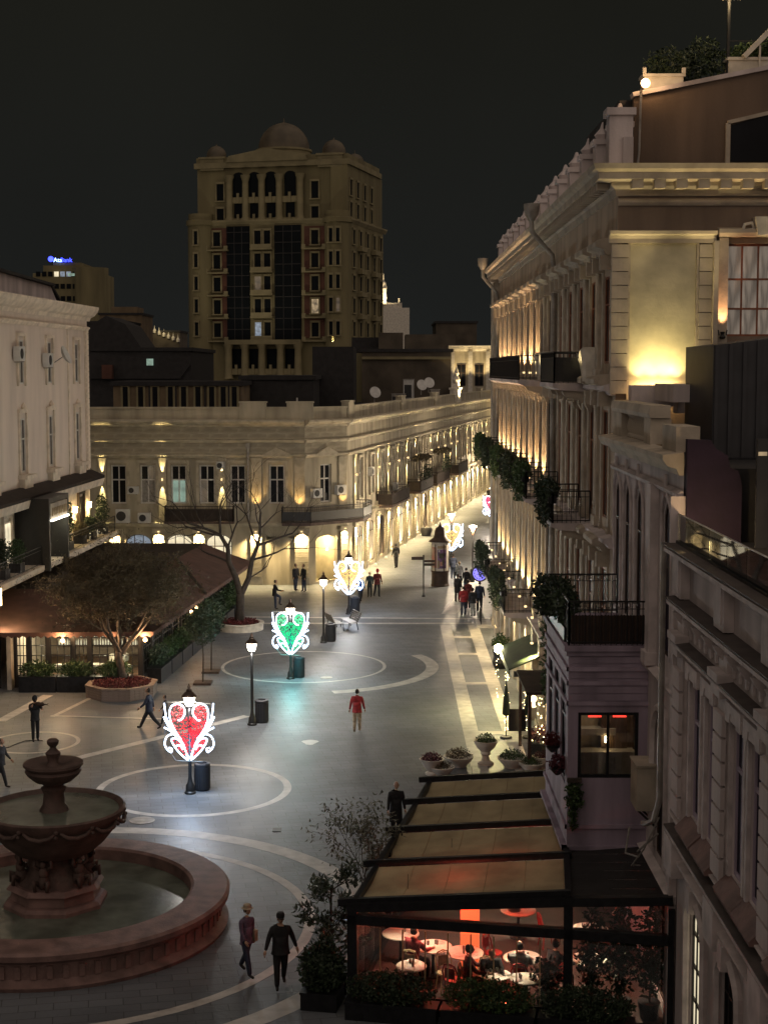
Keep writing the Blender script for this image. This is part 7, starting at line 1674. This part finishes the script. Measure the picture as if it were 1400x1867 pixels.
# ================================================================ people
for n_, c_ in dict(skin=(.42, .25, .17), cloth_black=(.012, .012, .014), cloth_dark=(.022, .023, .028), cloth_navy=(.02, .028, .055), cloth_red=(.30, .025, .03), cloth_maroon=(.12, .02, .02), cloth_beige=(.38, .31, .22), cloth_purple=(.11, .075, .12), cloth_grey=(.34, .35, .35), cloth_teal=(.03, .05, .055), cloth_blue=(.03, .06, .2), jeans=(.035, .05, .085), shoe=(.018, .015, .014), hair_white=(.55, .53, .5), hair_dark=(.015, .012, .01), hair_blonde=(.35, .25, .13), cloth_white=(.55, .54, .5)).items():
    mat(n_, c_, .85 if n_ != 'skin' else .55, .45 if n_ != 'skin' else .15, 7, .6 if ('cloth' in n_ or n_ == 'jeans') else 0, 13)
def _rot(v, axis, deg): return Matrix.Rotation(radians(deg), 3, axis) @ Vector(v)
def person(M, lab, top, bottom, hair='hair_dark', legs=((18, 8), (-18, 14)), arms=((12, 8, 15), (-12, 8, 15)), lean=2, h=1.75, head=(0, 0), coat=None, hat=None, hood=None, bulk=1.0, seated=False, hold=None, group=None, shoes='shoe', bag=None):
    """faces -y. legs: (hip forward, knee bend) left, right; arms: (forward, out, elbow)"""
    S = h / 1.75; V = []; E = []; RD = []; TG = []
    def v(p, r, tagc): V.append(Vector(p)); RD.append(r if isinstance(r, tuple) else (r, r)); TG.append(tagc); return len(V) - 1
    def e(a, b): E.append((a, b))
    lx = lambda p: _rot(p, 'X', lean)
    b = bulk
    pel = v((0, 0, 0), (.15*b, .105*b), 'bot')
    wst = v(lx((0, .0, .17)), (.14*b, .10*b), 'top'); che = v(lx((0, .01, .37)), (.165*b, .115*b), 'top'); nkb = v(lx((0, .01, .53)), (.085*b, .075*b), 'top')
    nk = v(lx((0, -.005, .60)), .05, 'skin'); e(pel, wst); e(wst, che); e(che, nkb); e(nkb, nk)
    low = 0.0; toes = []
    for s, (hip, knee) in zip((-1, 1), legs):
        a = v((.085*s, 0, -.03), .10*b, 'bot'); e(pel, a)
        th = _rot((0, 0, -.43), 'X', -hip) if not seated else _rot((0, 0, -.43), 'X', -hip)
        k = v(Vector((.095*s, 0, -.03)) + th, .078*b**.5, 'bot')
        sh = _rot((0, 0, -.41), 'X', -hip + knee); an = v(V[k] + sh, .062, 'bot'); e(a, k); e(k, an)
        fd = _rot((0, -.17, -.03), 'X', (-hip + knee)*.45); he = v(V[an] + Vector((0, .015, -.035)), .045, 'shoe'); to = v(V[an] + Vector((.01*s, 0, -.04)) + fd*.95, .036, 'shoe'); e(an, he); e(he, to)
        low = min(low, V[he].z - .045, V[to].z - .036)
    hands = []
    for s, (fw, out, elb) in zip((-1, 1), arms):
        shp = lx((.185*s*b**.5, .01, .475)); a = v(shp, .068*b, 'top'); e(che, a)
        def R_(p, x): return _rot(_rot(p, 'X', -x), 'Y', -out*s)
        el = v(shp + R_((0, 0, -.28), fw), .050*b, 'top'); wr_ = V[el] + R_((0, 0, -.24), fw + elb); wr = v(wr_, .036*b**.5, 'top'); e(a, el); e(el, wr)
        hands.append((wr_, R_((0, 0, -1), fw + elb).normalized(), s))
    me = bpy.data.meshes.new('body'); me.from_pydata([tuple(p) for p in V], E, [])
    o = bpy.data.objects.new('tmp_body', me); COL.objects.link(o)
    m = o.modifiers.new('skin', 'SKIN'); m.use_smooth_shade = True; m2 = o.modifiers.new('sub', 'SUBSURF'); m2.levels = 1; m2.render_levels = 1
    if not me.skin_vertices: me.skin_vertices.new()
    for i, sv in enumerate(me.skin_vertices[0].data): sv.radius = RD[i]; sv.use_root = (i == 0)
    dg = bpy.context.evaluated_depsgraph_get(); bmsh = bpy.data.meshes.new_from_object(o.evaluated_get(dg)); bpy.data.objects.remove(o); bpy.data.meshes.remove(me)
    # colour by nearest bone
    order = ['top', 'bot', 'skin', 'shoe']; mats = [MAT[top], MAT[bottom], MAT['skin'], MAT[shoes]]
    segs = [(V[a], V[c], TG[a], TG[c]) for a, c in E]
    fidx = []
    for pl_ in bmsh.polygons:
        c = pl_.center; best = (9, 'top')
        for A, B, ta, tb in segs:
            d = B - A; t = max(0, min(1, (c - A).dot(d) / max(d.length_squared, 1e-9))); dist = (A + d*t - c).length
            if dist < best[0]: best = (dist, ta if t < .5 else tb)
        fidx.append(order.index(best[1]))
    vs = [tuple(x.co) for x in bmsh.vertices]; fs = [tuple(pl_.vertices) for pl_ in bmsh.polygons]; bpy.data.meshes.remove(bmsh)
    ex_ = MB()
    hc = lx((0, -.02, .735)); yaw, tilt = head
    HM_ = Matrix.Translation(hc) @ Matrix.Rotation(radians(yaw), 4, 'Z') @ Matrix.Rotation(radians(tilt), 4, 'X')
    hm = MB(); hm.ball((0, 0, 0), (.074, .092, .118), 12, 9)
    for i, p in enumerate(hm.v):            # jaw and brow
        x, y, z = p
        if z < -.02: x *= 1 + z*1.8; y = y*(1 + z*1.0) - .012
        hm.v[i] = (x, y, z)
    hm.face((-.014, -.088, -.03), (.014, -.088, -.03), (.004, -.093, .02), (-.004, -.093, .02)); hm.face((-.016, -.088, -.032), (.0, -.118, -.028), (0, -.094, .022)); hm.face((.016, -.088, -.032), (0, -.118, -.028), (0, -.094, .022)); hm.face((-.016, -.088, -.032), (.016, -.088, -.032), (0, -.118, -.028))
    for s in (-1, 1): hm.ball((s*.076, .005, -.005), (.012, .02, .03), 6, 5)
    for p in hm.v: q = HM_ @ Vector(p); ex_.v.append(tuple(q))
    ex_.f += hm.f
    for wr_, d, s in hands:                 # palm, four fingers, thumb
        d = Vector(d); side = Vector((0, 1, 0)) if abs(d.y) < .8 else Vector((0, 0, 1)); side = (side - d*side.dot(d)).normalized(); nrm = d.cross(side)
        n0 = len(ex_.v); ex_.tube([wr_, wr_ + d*.05, wr_ + d*.095], [.027, .036, .032], 7)
        inn = -nrm*s if nrm.x*s > 0 else nrm*s
        inn = Vector((-s, 0, 0)) - d*Vector((-s, 0, 0)).dot(d); inn = inn.normalized() if inn.length > .1 else side
        for q, L in zip((-.026, -.009, .009, .025), (.062, .074, .07, .055)):
            b0 = wr_ + d*.09 + side*q; b1 = b0 + d*L*.5 + inn*.006; ex_.tube([b0, b1, b1 + d*L*.4 + inn*.02], [.0095, .009, .007], 5)
        tb = wr_ + d*.035 - side*.03; ex_.tube([tb, tb + d*.035 - side*.022 + inn*.012, tb + d*.065 - side*.024 + inn*.024], [.012, .011, .008], 5)
    n0 = len(vs); vs += ex_.v; fs += [tuple(i + n0 for i in f) for f in ex_.f]; fidx += [2]*len(ex_.f)
    me = bpy.data.meshes.new('body'); me.from_pydata([(x*S, y*S, (z - low)*S) for x, y, z in vs], [], fs)
    for m_ in mats: me.materials.append(m_)
    me.polygons.foreach_set('material_index', fidx); me.polygons.foreach_set('use_smooth', [True]*len(fs)); me.update()
    if seated: M = M @ T(0, 0, seated - (-low - .08)*S)
    t = thing('person', lab, 'person', M, group); link(bpy.data.objects.new('body', me), t, M)
    def up(p): return ((p[0])*S, p[1]*S, (p[2] - low)*S)
    def local(mb_, X=Matrix.Identity(4)):
        mb_.v = [up(X @ Vector(p)) for p in mb_.v]; return mb_
    if hood or hat != 'full':
        if hood: hb = MB().ball((0, .012, .01), (.105, .115, .145), 12, 8); hmat = hood
        else:
            hb = MB(); prof = [(.082*sin(pi*.5*k/5)*1.02, .128*cos(pi*.5*k/5)) for k in range(6)][::-1] + [(.0001, .129)]
            hb.lathe([(.081, -.04)] + prof, 12, (0, .022, .0), sy=1.12); hmat = hair
        add('hair' if not hood else 'hood', local(hb, HM_ @ Matrix.Rotation(radians(-24 if not hood else 0), 4, 'X')), MAT[hmat], t, M, smooth=True)
    if hat: add('hat', local(MB().lathe([(.15, .045), (.15, .055), (.1, .06), (.098, .14), (.07, .155), (.001, .157)] if hat[0] == 'brim' else [(.098, .03), (.1, .09), (.08, .145), (.001, .155)], 14, (0, .005, 0)) if hat[0] == 'brim' else MB().lathe([(.098, .03), (.1, .09), (.08, .145), (.001, .155)], 14, (0, .008, 0), sy=1.1).box(-.06, .06, -.17, -.08, .03, .042), HM_), MAT[hat[1]], t, M, smooth=35)
    if not coat and not seated: coat = .13
    if coat:
        L = coat
        add('coat', local(MB().lathe([(.19*b, -L), (.185*b, -L + .02), (.175*b, -.1), (.155*b, .12), (.16*b, .3)], 16, (0, .01, 0), sy=.78)), MAT[top], t, M, smooth=True)
    if bag: add('bag', local(MB().box(.2, .3, -.08, .16, -.12, .16).tube([(.25, .0, .16), (.16, 0, .45), (.0, -.03, .52)], .012, 4)), MAT[bag], t, M)
    if hold == 'violin':
        c = lx((.02, -.16, .56)); add('instrument', local(MB().tube([c, c + Vector((.10, -.08, .0)), c + Vector((.17, -.13, .0)), c + Vector((.24, -.18, .01)), c + Vector((.3, -.23, .0)), c + Vector((.36, -.28, .01))], [.06, .1, .065, .085, .03, .016], 8).tube([c + Vector((.3, -.23, 0)), c + Vector((.42, -.31, .02)), c + Vector((.44, -.31, .05))], .014, 5).tube([c + Vector((-.15, -.3, .2)), c + Vector((.5, -.1, -.1))], .008, 4)), MAT['dark_wood'], t, M, smooth=True)
    return t
WALK = dict(legs=((20, 6), (-20, 22)), arms=((-16, 7, 12), (18, 7, 25)))
STAND = dict(legs=((2, 2), (-3, 3)), arms=((4, 8, 12), (2, 8, 14)))
def at_px(px, py, rz=0): p = G(px, py); return T(p.x, p.y, 0, rz)
person(at_px(722, 1530, .2), 'white-haired man in a long black coat standing beside the pavilion', 'cloth_black', 'cloth_black', 'hair_white', coat=.42, bulk=1.15, h=1.78, **STAND)
person(at_px(512, 1801, .15), 'man in a dark jacket and cap walking toward the viewer, right of the fountain', 'cloth_black', 'cloth_black', hat=('cap', 'cloth_black'), bulk=1.22, h=1.78, legs=((10, 4), (-12, 20)), arms=((14, 20, 14), (-12, 20, 18)))
person(at_px(450, 1777, .75), 'person in a beige hat and purple jacket walking by the fountain rim', 'cloth_purple', 'cloth_navy', hat=('brim', 'cloth_beige'), bulk=1.0, h=1.72, legs=((20, 6), (-18, 14)), arms=((16, 6, 30), (-8, 6, 12)), bag='cloth_beige')
person(at_px(651, 1335, pi - .1), 'person in a red jacket and beige trousers crossing the square', 'cloth_red', 'cloth_beige', bulk=1.15, h=1.72, legs=((8, 3), (-8, 10)), arms=((6, 12, 12), (-6, 12, 12)), shoes='cloth_beige')
person(at_px(272, 1329, -pi/2 - .1), 'man in dark clothes striding past the octagonal flower bed', 'cloth_navy', 'cloth_dark', bulk=1.15, h=1.76, legs=((30, 6), (-30, 14)), arms=((-22, 8, 15), (24, 8, 25)))
person(at_px(302, 1322, -pi/2), 'child partly hidden behind the red heart', 'cloth_dark', 'cloth_dark', bulk=1.0, h=1.25, **WALK)
person(at_px(3, 1434, 1.3), 'person in dark clothes cut off by the left edge', 'cloth_dark', 'cloth_black', bulk=1.1, h=1.72, **WALK)
person(at_px(65, 1352, .35), 'dark hooded figure playing a violin inside the small paving ring', 'cloth_black', 'cloth_black', hood='cloth_black', bulk=1.05, h=1.76, legs=((3, 2), (-4, 3)), arms=((62, 12, 70), (70, 22, 25)), lean=0, hold='violin', head=(20, 8))
person(at_px(501, 1111, pi/2 + .3), 'man in black lifting one foot near the bare tree', 'cloth_black', 'jeans', bulk=1.05, h=1.76, legs=((3, 2), (62, 70)), arms=((25, 6, 60), (22, 6, 50)), lean=4)
person(at_px(539, 1077, .8), 'stout person in dark coat standing before the corner arcade, left of a pair', 'cloth_dark', 'jeans', bulk=1.25, h=1.74, **STAND)
person(at_px(554, 1079, -.9), 'slim person in black standing before the corner arcade, right of a pair', 'cloth_black', 'jeans', bulk=1.05, h=1.78, **STAND)
person(at_px(722, 1036, pi + .3), 'lone person in black walking down the lamplit street', 'cloth_black', 'cloth_black', bulk=1.1, h=1.78, legs=((6, 3), (-8, 12)), arms=((10, 14, 40), (-4, 10, 30)))
person(at_px(674, 1089, -.2), 'shorter person in a teal coat walking beside the red-hooded one', 'cloth_teal', 'cloth_dark', bulk=1.1, h=1.6, coat=.25, **STAND)
person(at_px(688, 1089, pi - .3), 'person in a dark coat with a red hood right of the golden heart', 'cloth_maroon', 'cloth_dark', hood='cloth_red', bulk=1.15, h=1.78, legs=((6, 3), (-18, 26)), arms=((8, 8, 12), (-8, 8, 12)))
person(at_px(657, 1099, .2), 'person in a blue jacket half hidden by the golden heart', 'cloth_blue', 'cloth_dark', bulk=1.15, h=1.7, **WALK)
grp = 'people gathered right of the advertising column'
for px, py, rz, lab, tp, bt, kw in (
    (845, 1122, pi, 'person in a bright red jacket in the group at the right wall', 'cloth_red', 'jeans', dict(bulk=1.2, h=1.7)),
    (862, 1124, pi + .2, 'person in a dark grey parka beside the bright red jacket', 'cloth_dark', 'cloth_grey', dict(bulk=1.2, h=1.66)),
    (874, 1116, pi - .2, 'tall person in navy at the right end of the group', 'cloth_navy', 'cloth_dark', dict(bulk=1.2, h=1.82)),
    (834, 1098, 2.6, 'person in a black coat at the left end of the group', 'cloth_black', 'cloth_black', dict(bulk=1.1, h=1.74, coat=.35)),
    (850, 1086, 3.4, 'person in black in the middle of the group', 'cloth_black', 'jeans', dict(bulk=1.1, h=1.78)),
    (837, 1072, 2.8, 'fair-haired person in grey behind the group', 'cloth_grey', 'cloth_black', dict(bulk=1.15, h=1.72, hair='hair_blonde', bag='cloth_black')),
    (853, 1110, 3.3, 'person in a maroon jacket between the red and the grey ones', 'cloth_maroon', 'cloth_dark', dict(bulk=1.15, h=1.74)),
    (826, 1056, 2.9, 'person in dark blue close to the advertising column', 'cloth_navy', 'jeans', dict(bulk=1.1, h=1.74))):
    hair_ = kw.pop('hair', 'hair_dark'); person(at_px(px, py, rz), lab, tp, bt, hair_, group=grp, **{**(WALK if py % 2 else STAND), **kw})
for px, py, lab in ((884, 932, 'tiny dark walker before the magenta heart'), (897, 948, 'tiny walker in dark red close to the magenta heart'), (891, 918, 'tiny walker in black at the end of the street')):
    person(at_px(px, py, pi), lab, 'cloth_black' if 'red' not in lab else 'cloth_maroon', 'cloth_dark', bulk=1.15, h=1.75, **WALK)
# diners seated in the pavilion
SIT = dict(legs=((86, 84), (84, 86)), seated=.46)
def sit(x, y, rz, lab, tp, bt, **kw): person(pm(x, y, .12, rz - 0), lab, tp, bt, arms=kw.pop('arms', ((40, 8, 45), (42, 8, 40))), group='diners in the pavilion', **{**SIT, **kw})
sit(1.15, 1.5, pi - .5, 'diner in a red jacket seated at the left in the pavilion', 'cloth_red', 'cloth_dark', bulk=1.15)
sit(3.75, 1.15, pi, 'diner in a grey sweater seen from behind in the pavilion', 'cloth_grey', 'jeans', bulk=1.25, lean=-8)
sit(2.6, .62, pi/2 + .2, 'dark-haired diner in a maroon shirt by the front glass', 'cloth_maroon', 'cloth_dark', bulk=1.15)
sit(3.05, 1.0, .3, 'diner in a black coat bending over the small tables', 'cloth_black', 'cloth_beige', bulk=1.2, lean=28)
sit(4.55, 1.35, 2.4, 'diner in dark clothes beside the indoor plants', 'cloth_dark', 'cloth_dark', bulk=1.2)
# potted sapling leaning at the arcade, scooter-dark things by the wall
p = G(777, 977); t = thing('potted_sapling', 'thin crooked sapling in a dark pot before the arcade', 'plant', T(p.x, p.y, 0)); add('trunk', MB().tube([(0, 0, .4), (-.25, 0, 1.2), (-.1, 0, 2.2), (.15, 0, 3.2), (.1, 0, 4.4)], [.06, .05, .045, .04, .03], 6), MAT['bark_dark'], t); add('pot', MB().lathe([(.4, 0), (.55, .5), (.5, .75), (.3, .8)], 14), MAT['ac_dark'], t, smooth=40)
# musician's cable on the paving
t = thing('cable', 'thin black cable curling over the paving beside the violin player', 'cable', T(-14.6, 60.5, 0)); add('wire', MB().tube([(G(78, 1352) + Vector((-.3*k + .12*sin(k*2.1), .5*sin(k*.8) - .25*k, .02))) - Vector((-14.6, 60.5, 0)) for k in range(9)], .018, 4), MAT['black_iron'], t)
# ================================================================ unseen house under the viewpoint, added to shade the near square
vh = thing('shade_house', 'unseen stone house behind the viewer, added to shade the near square', 'building', T(-8, -2, 0))
add('front_wall', MB().box(-34, 22, -12, 0, 0, 12.6).box(-34.3, 22.3, -12, .4, 12.2, 13.0), MAT['limestone'], vh)
for j in range(2):
    for k in range(14): add('window', lambda: MB().box(-.6, .6, -.02, .06, 0, 2.4), MAT['dark_glass'], vh, T(-40 + k * 4.0, -2, 2.2 + j * 4.9), key='vhw')
